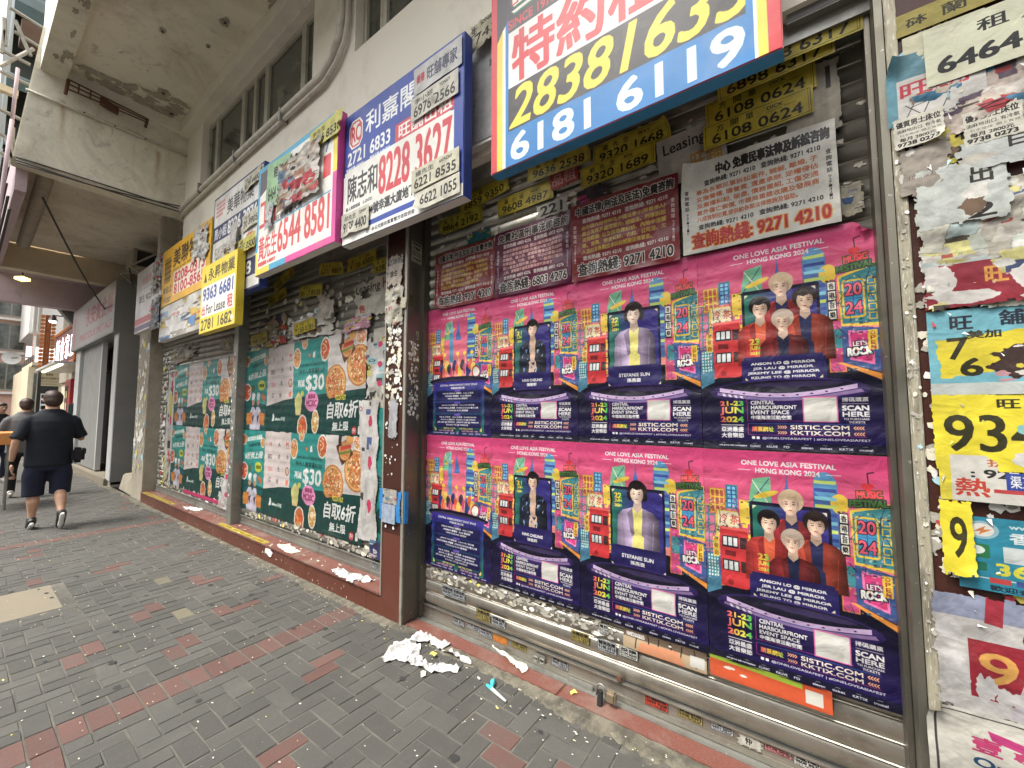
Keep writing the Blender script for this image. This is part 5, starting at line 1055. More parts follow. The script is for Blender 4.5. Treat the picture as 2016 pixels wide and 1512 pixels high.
def ragged(seed, amt=.12, holes=0):      # torn outline for a sheet
    rn = random.Random(seed); ph = [rn.uniform(0, 6.3) for _ in range(8)]; hs_ = [(rn.random(), rn.random(), rn.uniform(.05, .16)) for _ in range(holes)]
    def f(u, v):
        e = lambda t, k: amt*(.5+.3*math.sin(t*7+ph[k])+.25*math.sin(t*19+ph[k+1])+.2*math.sin(t*43+ph[k+2]))
        return u > e(v, 0) and u < 1-e(v, 1) and v > e(u, 2) and v < 1-e(u, 3) and all((u-a)**2+(v-b)**2*1.6 > r*r*(1+.4*math.sin(9*math.atan2(v-b, u-a)+a*20)) for a, b, r in hs_)
    return f
ys = 1.742
# papers pasted over the boards
note('white paper headed 旺舖專家 on the top right of the blue sign', simple((222, 220, 220), [('旺舖專家', 14, 4, 42, 12, (90, 96, 120), .7), ('香港', 3, 5, 11, 10, (206, 70, 90), .4)], 46, 16), -2.10, -1.655, 3.64, 3.83, ys, 1)
note('white strip 6978 2566 torn across its middle, on the blue sign', simple((224, 220, 208), [('李小姐', 4, 2, 22, 5.6, K, .15), ('TONGY', 28, 2, 38, 4, K, .1), ('6978 2566', 3, 7, 42, 14, (80, 78, 76), .35)], 45, 16), -2.12, -1.68, 3.46, 3.625, ys-.004, 1, curl=[(.5, .4, .05, .03)])
note('cream strip 6221 8535 low on the blue sign', simple((228, 224, 200), [('楊先生', 4, 2, 22, 5.6, K, .15), ('ANTHONY', 27, 2, 39, 4.2, K, .1), ('6221 8535', 3, 7, 42, 13, K, .35)], 45, 15), -2.10, -1.665, 2.955, 3.11, ys-.006, 1)
note('upside down strip 5501 2299 curling off the foot of the blue sign', simple((226, 222, 206), [('6622 1055', 6, 3, 42, 10, K, .35)], 45, 13), -2.06, -1.66, 2.815, 2.945, ys-.004, 2, curl=[(0, 0, .15, .05)])
note('cream strip 9178 4400 on the lower left of the blue sign', simple((224, 220, 204), [('胡先生', 4, 2, 18, 5.6, K, .15), ('TOMMY', 21, 2, 30, 4.2, K, .1), ('9178 4400', 3, 7, 30, 13.6, K, .35)], 33, 16), -2.935, -2.575, 2.86, 3.04, ys-.004, -1, curl=[(.4, .1, .07, .03)])
note('crumpled scrap 1743 stuck above the bare metal panel', simple((214, 206, 176), [('生', 3, 2, 8, 8, K, .3), ('IONIE', 12, 2, 22, 4.5, K, .1), ('743', 6, 9, 26, 16, K, .6)], 30, 20), -1.70, -1.43, 3.80, 4.0, 1.86, 6, wr=.02, cut=ragged(3, .08))
note('mint green note 6464 5987 on the pink bordered sign', simple((176, 220, 172), [('租售', 12, 4, 26, 11, K, .3), ('6464 5987', 4, 17, 36, 25, K, .3)], 40, 30), *on(527, 330, 568, 388, 1.69), 1.69, -4)
note('pale yellow strip 6976 8536 at the top of the pink bordered sign', simple((228, 220, 120), [('李先生', 4, 2, 22, 5.6, K, .15), ('6976 8536', 3, 7, 42, 13, K, .35)], 45, 15), *on(612, 275, 674, 290, 1.69)[:2], 3.70, 3.88, 1.685, 2, curl=[(1, .2, .07, .03)])
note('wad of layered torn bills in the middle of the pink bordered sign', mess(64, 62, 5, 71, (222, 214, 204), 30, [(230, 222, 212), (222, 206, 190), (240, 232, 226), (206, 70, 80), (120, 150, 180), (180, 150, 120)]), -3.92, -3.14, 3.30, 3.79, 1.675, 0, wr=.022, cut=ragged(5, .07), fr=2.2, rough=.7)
note('small torn blue and white scrap beside the red characters of the pink bordered sign', mess(22, 30, 6, 72, (206, 208, 212), 12), -4.16, -4.0, 3.22, 3.5, 1.684, 0, wr=.015, cut=ragged(6, .12))
note('cream strip 9178 4400 at the top of the navy banded sign', simple((222, 216, 190), [('先生', 6, 2, 20, 6, K, .15), ('9178 4400', 3, 7, 36, 13, K, .3)], 40, 15), -4.86, -4.44, 3.86, 4.02, ys, 6, wr=.01, cut=ragged(8, .05))
note('cream strip 8905 on the right of the navy banded sign', simple((220, 214, 196), [('先生', 6, 2, 20, 6, K, .15), ('70 8905', 4, 7, 36, 14, K, .3)], 40, 17), -4.86, -4.44, 3.42, 3.60, ys, 3, wr=.008)
note('torn yellow strip 5935 3500 over the navy banded sign', simple((214, 204, 90), [('楊', 6, 2, 13, 6, K, .25), ('5935 3500', 2, 7, 38, 14, K, .4)], 40, 16), -4.90, -4.45, 3.16, 3.33, ys-.02, 2, wr=.014, cut=ragged(9, .06))
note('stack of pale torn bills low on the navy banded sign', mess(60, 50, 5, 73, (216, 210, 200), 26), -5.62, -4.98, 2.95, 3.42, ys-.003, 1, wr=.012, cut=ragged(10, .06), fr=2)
note('folded grey flap hanging from the navy banded sign', simple((196, 192, 186), [], 14, 22), -5.06, -4.90, 3.28, 3.56, ys-.03, 8, wr=.03)
note('torn white scraps at the top right of the orange yellow sign', mess(40, 50, 5, 74, (222, 220, 214), 14, [(226, 222, 216), (214, 208, 200), (232, 228, 220)]), -6.42, -5.82, 3.38, 3.86, ys, 0, wr=.03, cut=ragged(11, .14, 2), fr=2)
note('shredded bills hanging on the right of the farthest pale sign', mess(40, 60, 5, 75, (200, 194, 186), 20), -8.18, -7.72, 3.30, 3.90, ys, 0, wr=.03, cut=ragged(12, .14, 2), fr=2)
note('shredded blue and grey bills at the foot of the farthest pale sign', mess(40, 50, 5, 76, (150, 160, 172), 20), -8.16, -7.66, 2.72, 3.25, ys-.003, 0, wr=.03, cut=ragged(13, .12, 2), fr=2)

# ============================================================ food delivery posters on the two left shutters
FW = print_mat('food_wide', food_wide(), .42, .45, 6, dirt=.06); FT = print_mat('food_tall', food_tall(), .42, .45, 6, dirt=.06)
yp = 2.133
for r_, (z0, z1) in enumerate(((.355, 1.285), (1.292, 2.235))):
    w_ = ('lower', 'upper')[r_]
    sheet('food_poster', 'wide pizza poster, %s one on the shutter beside the granite pillar' % w_, 'poster', -5.03, -3.14, z0-.02*r_, z1, yp, FW, 'food delivery posters', rip=.35, wr=.0025, seed=60+r_, n=(40, 40))
    sheet('food_poster', 'narrow teal poster of two cooks, %s one right of the narrow steel post' % w_, 'poster', -5.615, -5.035, z0, z1, yp, FT, 'food delivery posters', rip=.35, wr=.0025, seed=62+r_, n=(20, 40))
    sheet('food_poster', 'wide pizza poster, %s one on the farthest shutter' % w_, 'poster', -7.70, -5.80, z0-.01, z1-.01, yp, FW, 'food delivery posters', rip=.35, wr=.0025, seed=64+r_, n=(40, 40), cut=(lambda u, v: not (u > .90+.09*v+.01*math.sin(40*v))) if r_ == 0 else None)
    sheet('food_poster', 'narrow teal poster of two cooks, %s one on the farthest shutter' % w_, 'poster', -8.34, -7.705, z0, z1, yp, FT, 'food delivery posters', rip=.35, wr=.0025, seed=66+r_, n=(20, 40))
c = Cv(30, 190, (44, 150, 146), 4); c.rect(0, 0, 30, 70, (216, 208, 196)); [c.ell(8+9*(k % 3), 14+16*(k//3), 4, 6, [(226, 210, 60), (120, 170, 60), (206, 120, 70)][k % 3]) for k in range(9)]; c.rect(16, 80, 30, 130, (226, 150, 50)); c.text('自', 4, 128, 14, 138, (16, 66, 66), 1); c.text('取', 16, 128, 28, 138, (16, 66, 66), 1); c.text('6', 6, 148, 26, 176, (14, 70, 66), 3)
sheet('food_poster', 'partly covered teal poster with a big 6 touching the granite pillar', 'poster', -3.05, -2.64, .36, 2.22, 2.139, print_mat('edge_poster', c.grime(.2, 3), .45, .4), rip=.6, wr=.003, n=(10, 60))
def wsheet(label, x0, x1, z0, z1, y, seed, cut=None, cols=None, wr=.006):
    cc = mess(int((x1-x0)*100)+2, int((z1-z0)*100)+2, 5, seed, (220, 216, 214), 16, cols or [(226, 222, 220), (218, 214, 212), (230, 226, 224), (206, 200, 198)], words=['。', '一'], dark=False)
    for k in range(3): cc.tear(cc.w*.6, cc.h*(.15+.3*k), cc.w*.12, cc.h*.06, (196, 40, 90), seed=seed+k)
    return note(label, cc, x0, x1, z0, z1, y, wr=wr, cut=cut, seed=seed, name='blank_poster', cat='poster', fr=.7)
wsheet('long white torn poster backing with red marks beside the lower right pizza poster', -3.22, -2.93, .42, 1.60, 2.126, 81, lambda u, v: u > .32*(1-v)*abs(math.sin(v*3)) and u < .95+.05*math.sin(v*20))
wsheet('crumpled white poster strip above the long white backing', -3.14, -2.80, 1.60, 2.16, 2.128, 82, ragged(20, .12), [(226, 222, 216), (220, 210, 120), (160, 200, 206), (206, 200, 190)])
wsheet('white torn sheet hanging off the farthest lower pizza poster', -6.28, -5.80, .27, 1.02, 2.112, 83, lambda u, v: u > .72*v**.8-.02+.02*math.sin(30*v) , wr=.01)
wsheet('pale shredded poster strip at the far edge of the farthest shutter', -8.75, -8.32, .30, 2.22, 2.136, 84, ragged(21, .09, 3), [(220, 216, 206), (200, 190, 170), (70, 56, 46), (214, 206, 90)])
g = G(); g.box(-7.66, -5.82, 2.122, 2.128, .300, .345); g2 = g.build('torn_edge_strip', pm('crimson_paper', (.35, .02, .09), .5)); tag(g2, 'thin crimson paper edge under the farthest lower pizza poster', 'paper strip')
sheet('old_poster', 'scrap of a blue and purple poster at the foot of the shutter by the pillar', 'poster', -3.02, -2.66, .30, .44, 2.124, print_mat('old_poster_blue', mess(36, 14, 6, 85, (60, 60, 110), 12, [(90, 150, 190), (226, 226, 230), (70, 40, 90), (50, 60, 130)]), .4, .3), wr=.004)
# bills above the food posters
note('torn Leasing Hub paper on the shutter left of the granite pillar', simple((206, 200, 186), [('Leasing', 4, 5, 36, 16, (50, 46, 44), .3), ('Hub', 40, 4, 56, 14, (186, 50, 50), .4), ('租', 46, 22, 56, 32, (50, 50, 56), .7), ('售', 8, 26, 16, 34, (186, 50, 50), .6)], 60, 40), -3.34, -2.70, 2.33, 2.68, 2.124, 1, wr=.01, cut=ragged(22, .10, 2), fr=1.6)
note('long torn white poster shred with 先生, above the upper right pizza poster', simple((208, 204, 196), [('先', 3, 3, 9, 10, K, .5), ('生', 3, 12, 9, 19, K, .5), ('租', 34, 4, 44, 14, (190, 50, 60), .7), ('E-180', 20, 14, 40, 19, K, .3)], 90, 22, 5, 10, 5), -4.55, -3.62, 2.25, 2.48, 2.122, -1, wr=.012, cut=ragged(23, .09, 3), fr=1.8)
note('tangle of brown and white torn bills above the narrow teal poster', mess(60, 34, 5, 77, (176, 160, 136), 22, [(206, 200, 186), (150, 120, 70), (214, 190, 60), (60, 60, 100), (190, 60, 60)]), -5.20, -4.58, 2.22, 2.60, 2.122, 0, wr=.02, cut=ragged(24, .12, 2), fr=2.2)
note('pink and white torn bill corner below the Leasing Hub paper', mess(36, 20, 5, 78, (210, 150, 170), 12, [(206, 60, 110), (226, 220, 216), (220, 210, 90)]), -3.50, -3.05, 2.23, 2.36, 2.12, 3, wr=.012, cut=ragged(25, .1))
note('grey flap of peeling paper over the slats beside the 9150 2181 strip', simple((190, 182, 168), [], 26, 20), -3.92, -3.60, 2.40, 2.62, 2.09, -20, wr=.03, cut=ragged(26, .12), fr=2)
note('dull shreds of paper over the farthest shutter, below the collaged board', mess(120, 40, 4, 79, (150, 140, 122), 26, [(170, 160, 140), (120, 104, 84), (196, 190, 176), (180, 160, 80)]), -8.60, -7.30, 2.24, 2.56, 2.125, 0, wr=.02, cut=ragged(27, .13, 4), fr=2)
note('shredded pale bills around the small yellow sign, over the shutter', mess(60, 24, 4, 80, (190, 180, 160), 16), -6.5, -5.80, 2.30, 2.50, 2.12, 0, wr=.02, cut=ragged(28, .15, 2), fr=2)
# right shutter leftovers between strips
note('torn Leasing paper behind the white legal banner', simple((196, 190, 180), [('Leasing', 6, 6, 44, 18, (50, 46, 44), .3), ('旺舖', 30, 22, 56, 40, (190, 146, 60), 1.2)], 60, 44), -.60, -.28, 2.66, 2.93, 2.125, 4, wr=.006)
note('large grey torn bill with a faint 租 right of the white banner', simple((176, 168, 152), [('1', 38, 4, 42, 16, K, .6), ('租', 14, 2, 24, 12, (196, 50, 60), .8)], 50, 40, 5), -.04, .15, 2.68, 3.0, 2.121, 0, wr=.003, cut=ragged(29, .025))
note('torn grey paper patch with a blue edge on the upper right slats', mess(26, 22, 6, 86, (168, 160, 140), 8, [(170, 162, 144), (180, 172, 156), (30, 70, 120)], dark=False), .05, .205, 2.30, 2.44, 2.132, 0, cut=ragged(30, .05))
note('blue paper scrap reading 店 by the curled corner of the white banner', simple((50, 130, 160), [('店', 5, 4, 13, 13, (206, 50, 50), .7)], 18, 17), -.47, -.33, 2.60, 2.73, 2.118, 8, cut=ragged(31, .07))
note('pinkish red scrap between the number strips', simple((176, 60, 60), [('品租', 3, 3, 24, 12, (214, 160, 150), .5)], 28, 15), -1.26, -1.05, 2.86, 2.98, 2.12, 2, cut=ragged(32, .08))
note('small magenta and black torn flag on top of the maroon banner', mess(22, 12, 6, 87, (60, 50, 50), 8, [(206, 40, 110), (40, 36, 40), (190, 180, 170)]), -1.08, -.86, 2.70, 2.80, 2.112, 0, cut=ragged(33, .1))
note('scrap with the digits 221 on top of the purple banner', simple((190, 186, 176), [('221', 5, 3, 24, 12, K, 1.2)], 30, 15), -1.36, -1.12, 2.70, 2.80, 2.114, 2, cut=ragged(34, .08))
note('teal and yellow scrap above the small maroon banner', mess(24, 9, 6, 88, (40, 110, 120), 6, [(40, 120, 140), (200, 180, 60)]), -1.95, -1.72, 2.69, 2.77, 2.12, 0, cut=ragged(35, .1))
# residue on the slats
def residue(name, x0, x1, z0, z1, y, n, sz, mats, wts, seed, parent=None, rx=1.6, label=None, org=None):
    global random
    st = random.getstate(); random.seed(seed); g = G()
    for k in range(n):
        s_ = random.uniform(*sz); g.star((random.uniform(x0, x1), y, random.uniform(z0, z1)), (1, 0, 0), (0, 0, 1), s_*random.uniform(.7, rx), s_, random.randint(9, 16), random.uniform(.4, .75), .0005, random.choices(range(len(mats)), wts)[0])
    random.setstate(st); o = g.build(name, mats, parent); o['kind'] = 'stuff'
    return o
PWS = [M['paper_white'], M['glue'], M['paper_yellow'], M['paper_blue'], M['paper_red'], M['paper_cream']]
residue('glue_residue', -2.3, -.9, .296, .374, 2.1375, 200, (.005, .018), PWS, (.6, 8, .1, 0, 0, 1), 5, S3, 2.4)
residue('glue_residue', -.9, -.5, .30, .36, 2.137, 16, (.004, .012), PWS, (5, 2, 0, 0, 0, 1), 6, S3)
residue('glue_residue', -.1, .22, 2.3, 3.1, 2.1375, 40, (.004, .018), PWS, (1, 6, .2, 0, 0, 2), 7, S3, 2)
residue('glue_residue', -2.3, -.1, 2.68, 3.1, 2.1375, 110, (.006, .026), PWS, (1, 5, .3, .1, .1, 2), 8, S3, 2)
residue('glue_residue', -5.5, -2.7, 2.22, 2.75, 2.138, 170, (.01, .05), PWS, (2, 6, .4, .2, .2, 2), 9, S2, 2)
residue('glue_residue', -5.5, -2.7, .28, .36, 2.137, 120, (.008, .03), PWS, (1, 8, .1, 0, .1, 1), 10, S2, 2.5)
residue('glue_residue', -9.0, -5.8, .22, .36, 2.13, 110, (.01, .05), PWS, (2, 8, .1, 0, .1, 1), 11, S1, 2.5)
residue('glue_residue', -9.05, -8.3, .4, 2.5, 2.137, 200, (.015, .06), PWS, (3, 8, .6, .3, .2, 3), 12, S1, 2)
residue('glue_residue', -5.752, -5.63, .5, 2.3, 2.026, 50, (.008, .03), PWS, (6, 4, .1, 0, .2, 1), 13, B, 1)
# pillar paper: granite pillar in the middle
residue('glue_residue', -2.60, -2.43, 1.55, 2.28, 1.944, 150, (.008, .032), PWS, (4, 4, .1, .1, 0, 4), 14, B, 1.3)
residue('glue_residue', -2.60, -2.46, 1.0, 1.55, 1.944, 24, (.005, .014), PWS, (6, 3, .1, .1, 0, 2), 15, B, 1.3)
residue('glue_residue', -9.78, -9.15, .5, 3.0, 1.954, 150, (.02, .09), PWS, (5, 6, 2, 1, .5, 3), 16, B, 1.2)
note('torn pink cream notice signed 涂生 near the top of the granite pillar', simple((202, 188, 176), [('正冰招', 2, 3, 20, 8, (100, 110, 116), .3), ('涂生', 5, 13, 15, 18, K, .3)], 22, 26), -2.615, -2.425, 2.45, 2.70, 1.942, 1, cut=ragged(40, .11), wr=.006)
note('shredded cream notices with small print in the middle of the granite pillar', mess(22, 36, 8, 89, (196, 190, 172), 16, [(206, 200, 184), (196, 188, 170), (214, 210, 200)], words=['24小時', '通渠 9738', '搬屋']), -2.63, -2.405, 2.15, 2.46, 1.938, 0, cut=ragged(41, .09, 1), wr=.012, fr=2.5)
note('smooth pale notice remnant on the granite pillar', simple((186, 186, 192), [], 12, 26), -2.565, -2.46, 1.30, 1.60, 1.942, 0, cut=ragged(42, .08))
t_ = root('taped_paper', 'sheets taped with wide blue plastic tape round the granite pillar', 'taped paper', (-2.52, 1.94, .69))
sheet('tape', None, None, -2.652, -2.40, .70, .93, 1.940, M['plastic_blue'], wr=.004, parent=t_, cut=ragged(43, .03)); sheet('paper', None, None, -2.612, -2.455, .69, .825, 1.932, print_mat('taped_sheet', simple((176, 190, 214), [], 16, 14), .5, .2), wr=.002, parent=t_); sheet('paper', None, None, -2.60, -2.44, .83, .935, 1.932, print_mat('taped_sheet', mess(16, 10, 8, 90, (196, 190, 186), 10, dark=False), .5, .3), wr=.003, parent=t_)
g = G(); g.face([(-2.401, 1.95, .70), (-2.3755, 1.952, .705), (-2.3755, 1.952, .93), (-2.401, 1.95, .93)]); g.face([(-2.3755, 1.952, .705), (-2.3755, 1.985, .70), (-2.3755, 1.985, .925), (-2.3755, 1.952, .93)]); g.build('tape', M['plastic_blue'], t_)
for x in (-2.575, -2.485): g = G(); g.star((x, 1.944, .66), (1, 0, 0), (0, 0, 1), .012, .014, 9, .3, .004); o = g.build('paper_scrap', M['paper_white']); tag(o, ('left' if x < -2.53 else 'right')+' one of two white specks below the blue tape on the granite pillar', 'scrap')
# notices on the steel side of the pillar (face turned to the camera)
def side_sheet(name, label, cat, cv, y0, y1, z0, z1, X=-2.3755):
    me = bpy.data.meshes.new(name); me.from_pydata([(0, y0-1.95, 0), (0, y1-1.95, -.012), (0, y1-1.95, z1-z0-.012), (0, y0-1.95, z1-z0)], [], [(0, 1, 2, 3)])
    me.uv_layers.new(name='UVMap').data.foreach_set('uv', [0, 0, 1, 0, 1, 1, 0, 1]); me.materials.append(print_mat(name, cv, .5, .1))
    return tag(link(name, me, None, (X, 1.95, z0)), label, cat)
y0, z1 = atX(812, 473, -2.3755); y1, z0 = atX(835, 522, -2.3755)
side_sheet('paper_notice', 'small grey printed notice high on the steel side of the pillar', 'notice', simple((178, 174, 156), [('干蒸棠', 3, 5, 11, 8, K, .2), ('租務諮詢熱線', 2, 1, 12, 3, K, .1), ('旺角專業', 2, 10, 12, 12, (90, 86, 80), .05), ('買賣租賃估值', 2, 13, 12, 15, (90, 86, 80), .05), ('免佣專線', 2, 17, 12, 19, K, .1)], 14, 22, 10), 1.975, 2.075, z0, z1)
side_sheet('sticker', 'faded green sticker on the steel side of the pillar', 'sticker', simple((92, 92, 50), [('搬屋', 1, 1, 6, 5, (60, 60, 40), .2), ('9738', 1, 7, 6, 10, (60, 60, 40), .2)], 7, 14, 10), 1.965, 1.995, 2.29, 2.38)
side_sheet('sticker', 'tiny pale sticker halfway up the steel side of the pillar', 'sticker', simple((176, 170, 150), [('8', 2, 1, 4, 4, K, .1)], 6, 5, 10), 2.03, 2.06, 2.07, 2.11)
st = random.getstate(); random.seed(77); g = G()
for k in range(90):
    z = 1.45+.6*random.random()**1.0; g.star((-2.3765, 1.97+random.random()*.09, z), (0, 1, 0), (0, 0, 1), random.uniform(.006, .02), random.uniform(.008, .022), 11, .5, .003, random.choice((0, 1, 1, 2)), (1, 0, 0))
random.setstate(st); tag(g.build('glue_residue', [M['paper_white'], M['paper_grey'], M['paper_cream']], B), kind='stuff')
note('stained white tag peeled onto the edge of the granite pillar', simple((206, 200, 176), [], 7, 9), -2.435, -2.375, 2.27, 2.345, 1.934, -8, cut=ragged(44, .05))

# ============================================================ stickers on the bottom bars and lowest slats
SG, SY, SW, SO, SP = (186, 190, 196), (176, 158, 84), (214, 214, 210), (226, 96, 36), (214, 130, 130)
stk = [('明輝投閘', '9608 8971', SG, 871, 1150, 892, 1178, 'first of two grey stickers high on the left slats'), ('明輝投閘', '9608 8971', SG, 892, 1158, 915, 1186, 'second of two grey stickers high on the left slats'),
       ('明輝電閘', '9608 8971', SG, 891, 1210, 914, 1238, 'leftmost grey sticker on the shutter bar'), ('科堡電閘', '5178 5040', SG, 919, 1220, 944, 1245, 'faint grey sticker second on the shutter bar'), ('明輝投閘', '9608 8971', SG, 944, 1229, 969, 1260, 'grey sticker touching the orange one'),
       ('旺舖招租', '9699 9208', SO, 971, 1241, 998, 1273, 'orange sticker on the left half of the bar'), ('恆豐投閘', '5500 3885', SY, 1007, 1253, 1037, 1285, 'brown yellow sticker right of the left orange one'), ('米勢投閘', '5513 1221', SY, 938, 1196, 965, 1228, 'yellow sticker on the slat above the left bar stickers'),
       ('明輝投閘', '9608 8971', SG, 968, 1210, 995, 1240, 'grey sticker on the slat beside the yellow one'), ('源發投閘', '9602 0212', SG, 1086, 1286, 1119, 1323, 'grey sticker between the hasp rings and the bolt'), ('米勢投閘', '5513 1221', SY, 1124, 1238, 1160, 1272, 'yellow sticker on the slat near the middle'),
       ('誠信投閘', '9148 6918', SG, 1176, 1255, 1214, 1292, 'grey sticker on the slat reading 9148 6918'), ('投渠', '5134 6044', SW, 1219, 1270, 1256, 1303, 'white sticker reading 5134 6044'), ('電話', '5134', SW, 1180, 1226, 1198, 1248, 'small white scrap reading 5134'),
       ('旺舖招租', '9699 9208', (216, 66, 36), 1270, 1362, 1316, 1408, 'red orange sticker right of the padlock'), ('廣豐投閘', '5508 8393', SY, 1334, 1385, 1384, 1430, 'yellow sticker right of the padlock'), ('二聯投閘', '6651 5075', SG, 1399, 1409, 1444, 1452, 'grey sticker third right of the padlock'),
       ('長榮投閘', '5178 5040', SP, 1504, 1450, 1560, 1496, 'pink framed sticker on the right half of the bar'), ('電閘', '9608 8971', SW, 1562, 1478, 1616, 1512, 'white sticker reading 9608 8971 at the right end')]
for k, (a, n_, bgc, p0, q0, p1, q1, lb) in enumerate(stk):
    Y = 2.1265 if q0 > 1205 and not (938 <= p0 <= 938 or p0 in (968, 1124, 1176, 1219, 1180)) else 2.134
    x0, z1 = atY(p0, q0, Y); x1, z0 = atY(p1, q1, Y); xm, _ = atY(p1, q0, Y); z0 = min(z0, z1-.05)
    if Y < 2.13: z1 = min(z1, .101); z0 = max(z0, .046)
    f = sheet('sticker', lb, 'sticker', x0, x1, z0, z1, Y, print_mat('sticker', sticker_cv(a, n_, bgc, (200, 150, 40) if bgc == SO else (30, 28, 28), k), .4, .06), 'locksmith stickers on the steel shutter', wr=.0006, seed=k, n=(4, 4), rot=[-1, 1.5, 0][k % 3], rip=0)
o = residue('paper_residue', 0, 0, 0, 0, 0, 1, (.001, .002), PWS, (1, 0, 0, 0, 0, 0), 1); bpy.data.objects.remove(o)
x0, x1, z0, z1 = on(1450, 1432, 1502, 1480, 2.124); note('torn white sticker remains between the grey and pink stickers', simple((206, 202, 190), [('仲', 8, 4, 14, 12, K, .5)], 24, 16), x0, x1, .046, .100, 2.1255, 2, cut=ragged(50, .12, 1), name='sticker', cat='sticker')
for k, (t1, nn, bgc, x, z, lb) in enumerate((('通渠', '9608', SG, -2.99, .215, 'small grey sticker on the raised shutter bar by the pillar'), ('開鎖', '5508', SY, -2.87, .205, 'small brown sticker on the raised shutter bar by the pillar'), ('開鎖', '9117', (150, 110, 60), -5.95, .19, 'small brown sticker on the farthest shutter bar'))):
    sheet('sticker', lb, 'sticker', x, x+.085, z, z+.06, 2.126, print_mat('sticker', sticker_cv(t1, nn, bgc, seed=k), .4, .06), wr=.0006, n=(4, 4))
for k, (x, z, lb) in enumerate(((-9.0, .168, 'yellow tape strip on the far end of the granite step'), (-5.78, .168, 'yellow tape strip with black letters in the middle of the granite step'))):
    c = Cv(120, 8, (216, 190, 50), 5); c.text('小心地滑 MIND THE STEP 小心梯級', 6, 2, 112, 6, (120, 100, 30), .3)
    me = bpy.data.meshes.new('tape_strip'); L_ = (1.5, 1.25)[k]; me.from_pydata([(0, 0, 0), (L_, 0, 0), (L_, .06, 0), (0, .06, 0)], [], [(0, 1, 2, 3)]); me.uv_layers.new(name='UVMap').data.foreach_set('uv', [0, 0, 1, 0, 1, 1, 0, 1]); me.materials.append(print_mat('tape_strip', c.grime(.2, k), .5, .1)); tag(link('tape_strip', me, None, (x, 1.945, z)), lb, 'tape')
# litter
def crumple(name, label, pts, m, z=.006, cat='litter', amp=.012, lay=None, jg=.02):
    st = random.getstate(); random.seed(len(label)); P = jag(pts, .025, jg*.5); random.setstate(st)
    bm = bmesh.new(); vs_ = [bm.verts.new((x, y, z)) for x, y in P]; f = bm.faces.new(vs_); bmesh.ops.triangulate(bm, faces=[f])
    for q in range(2): bmesh.ops.subdivide_edges(bm, edges=[e for e in bm.edges if e.calc_length() > .03], cuts=1, use_grid_fill=False); bmesh.ops.triangulate(bm, faces=bm.faces[:])
    rn = random.Random(5)
    for v in bm.verts: v.co.z += amp*rn.random()**2*1.5; v.co.x += rn.uniform(-.002, .002)
    cx = sum(p[0] for p in P)/len(P); cy = sum(p[1] for p in P)/len(P)
    for v in bm.verts: v.co.x -= cx; v.co.y -= cy; v.co.z -= z
    me = bpy.data.meshes.new(name); bm.to_mesh(me); bm.free(); me.materials.append(m); return tag(link(name, me, None, (cx, cy, z)), label, cat)
gp = lambda L, Z=.004: [atZ(*p, Z) for p in L]
crumple('torn_paper', 'large ragged white paper lying in an arc on the grey pavers', gp([(748, 1300), (778, 1262), (815, 1262), (830, 1278), (822, 1296), (846, 1308), (880, 1308), (908, 1316), (900, 1324), (855, 1324), (818, 1312), (775, 1300), (768, 1303)]), M['litter_paper'], .004, 'torn paper', .016)
crumple('torn_paper', 'ragged white paper strip by the granite threshold of the wide shutter', gp([(812, 1250), (828, 1242), (845, 1250), (868, 1258), (885, 1266), (872, 1276), (902, 1282), (920, 1296), (930, 1304), (912, 1302), (900, 1290), (870, 1280), (845, 1262), (806, 1262)], .02), M['litter_paper'], .012, 'torn paper', .014)
crumple('torn_paper', 'shredded white paper on top of the granite step beside the pillar', gp([(652, 1122), (672, 1120), (690, 1128), (715, 1134), (740, 1144), (722, 1148), (700, 1142), (690, 1150), (680, 1138), (664, 1136)], .168), M['litter_paper'], .168, 'torn paper', .012)
crumple('torn_paper', 'pale shred draped over the middle of the granite step', gp([(545, 1072), (570, 1072), (592, 1086), (572, 1090), (556, 1084)], .168), M['paper_cream'], .168, 'torn paper', .006)
crumple('torn_paper', 'white rag of paper low on the far part of the granite step', gp([(358, 998), (380, 998), (402, 1002), (392, 1006), (370, 1004)], .168), M['paper_white'], .168, 'torn paper', .006)
g = G(); g.star((atX(0, 0, -1)[0]*0-4.42, 1.946, .11), (1, 0, 0), (0, 0, 1), .1, .045, 14, .35, .004); tag(g.build('paper_scrap', M['paper_white']), 'white scrap with blue print stuck to the front of the granite step', 'scrap')
crumple('torn_paper', 'long pinkish folded paper sliver on the threshold', gp([(966, 1270), (990, 1285), (1035, 1310), (1040, 1318), (1028, 1326), (1000, 1300)], .012), M['paper_cream'], .012, 'torn paper', .01, jg=.006)
crumple('paper_scrap', 'small round yellowish white scrap on the pavers below the big torn paper', gp([(828, 1324), (838, 1324), (838, 1332), (828, 1334)]), M['paper_cream'], .004, 'scrap', .01, jg=.004)
crumple('paper_scrap', 'tiny orange scrap on the arc of white paper', gp([(845, 1294), (853, 1288), (860, 1292), (855, 1297)]), M['paper_yellow'], .018, 'scrap', .006, jg=.002)
crumple('paper_scrap', 'yellow scrap on the threshold below the shutter handle', gp([(1122, 1362), (1130, 1358), (1136, 1366), (1124, 1368)], .012), M['paper_yellow'], .012, 'scrap', .006, jg=.003)
x, y = atZ(980, 1372)
t_ = root('drink_straw_wrapper', 'clear plastic tube tied with teal plastic, lying on the pavers', 'wrapper', (x, y, 0)); a = Vector((*atZ(968, 1360), .01)); b = Vector((*atZ(996, 1384), .008))
G().tube([a, a.lerp(b, .3), b], [.010, .009, .006], 7).build('plastic_tube', M['plastic_clear'], t_, smooth=True)
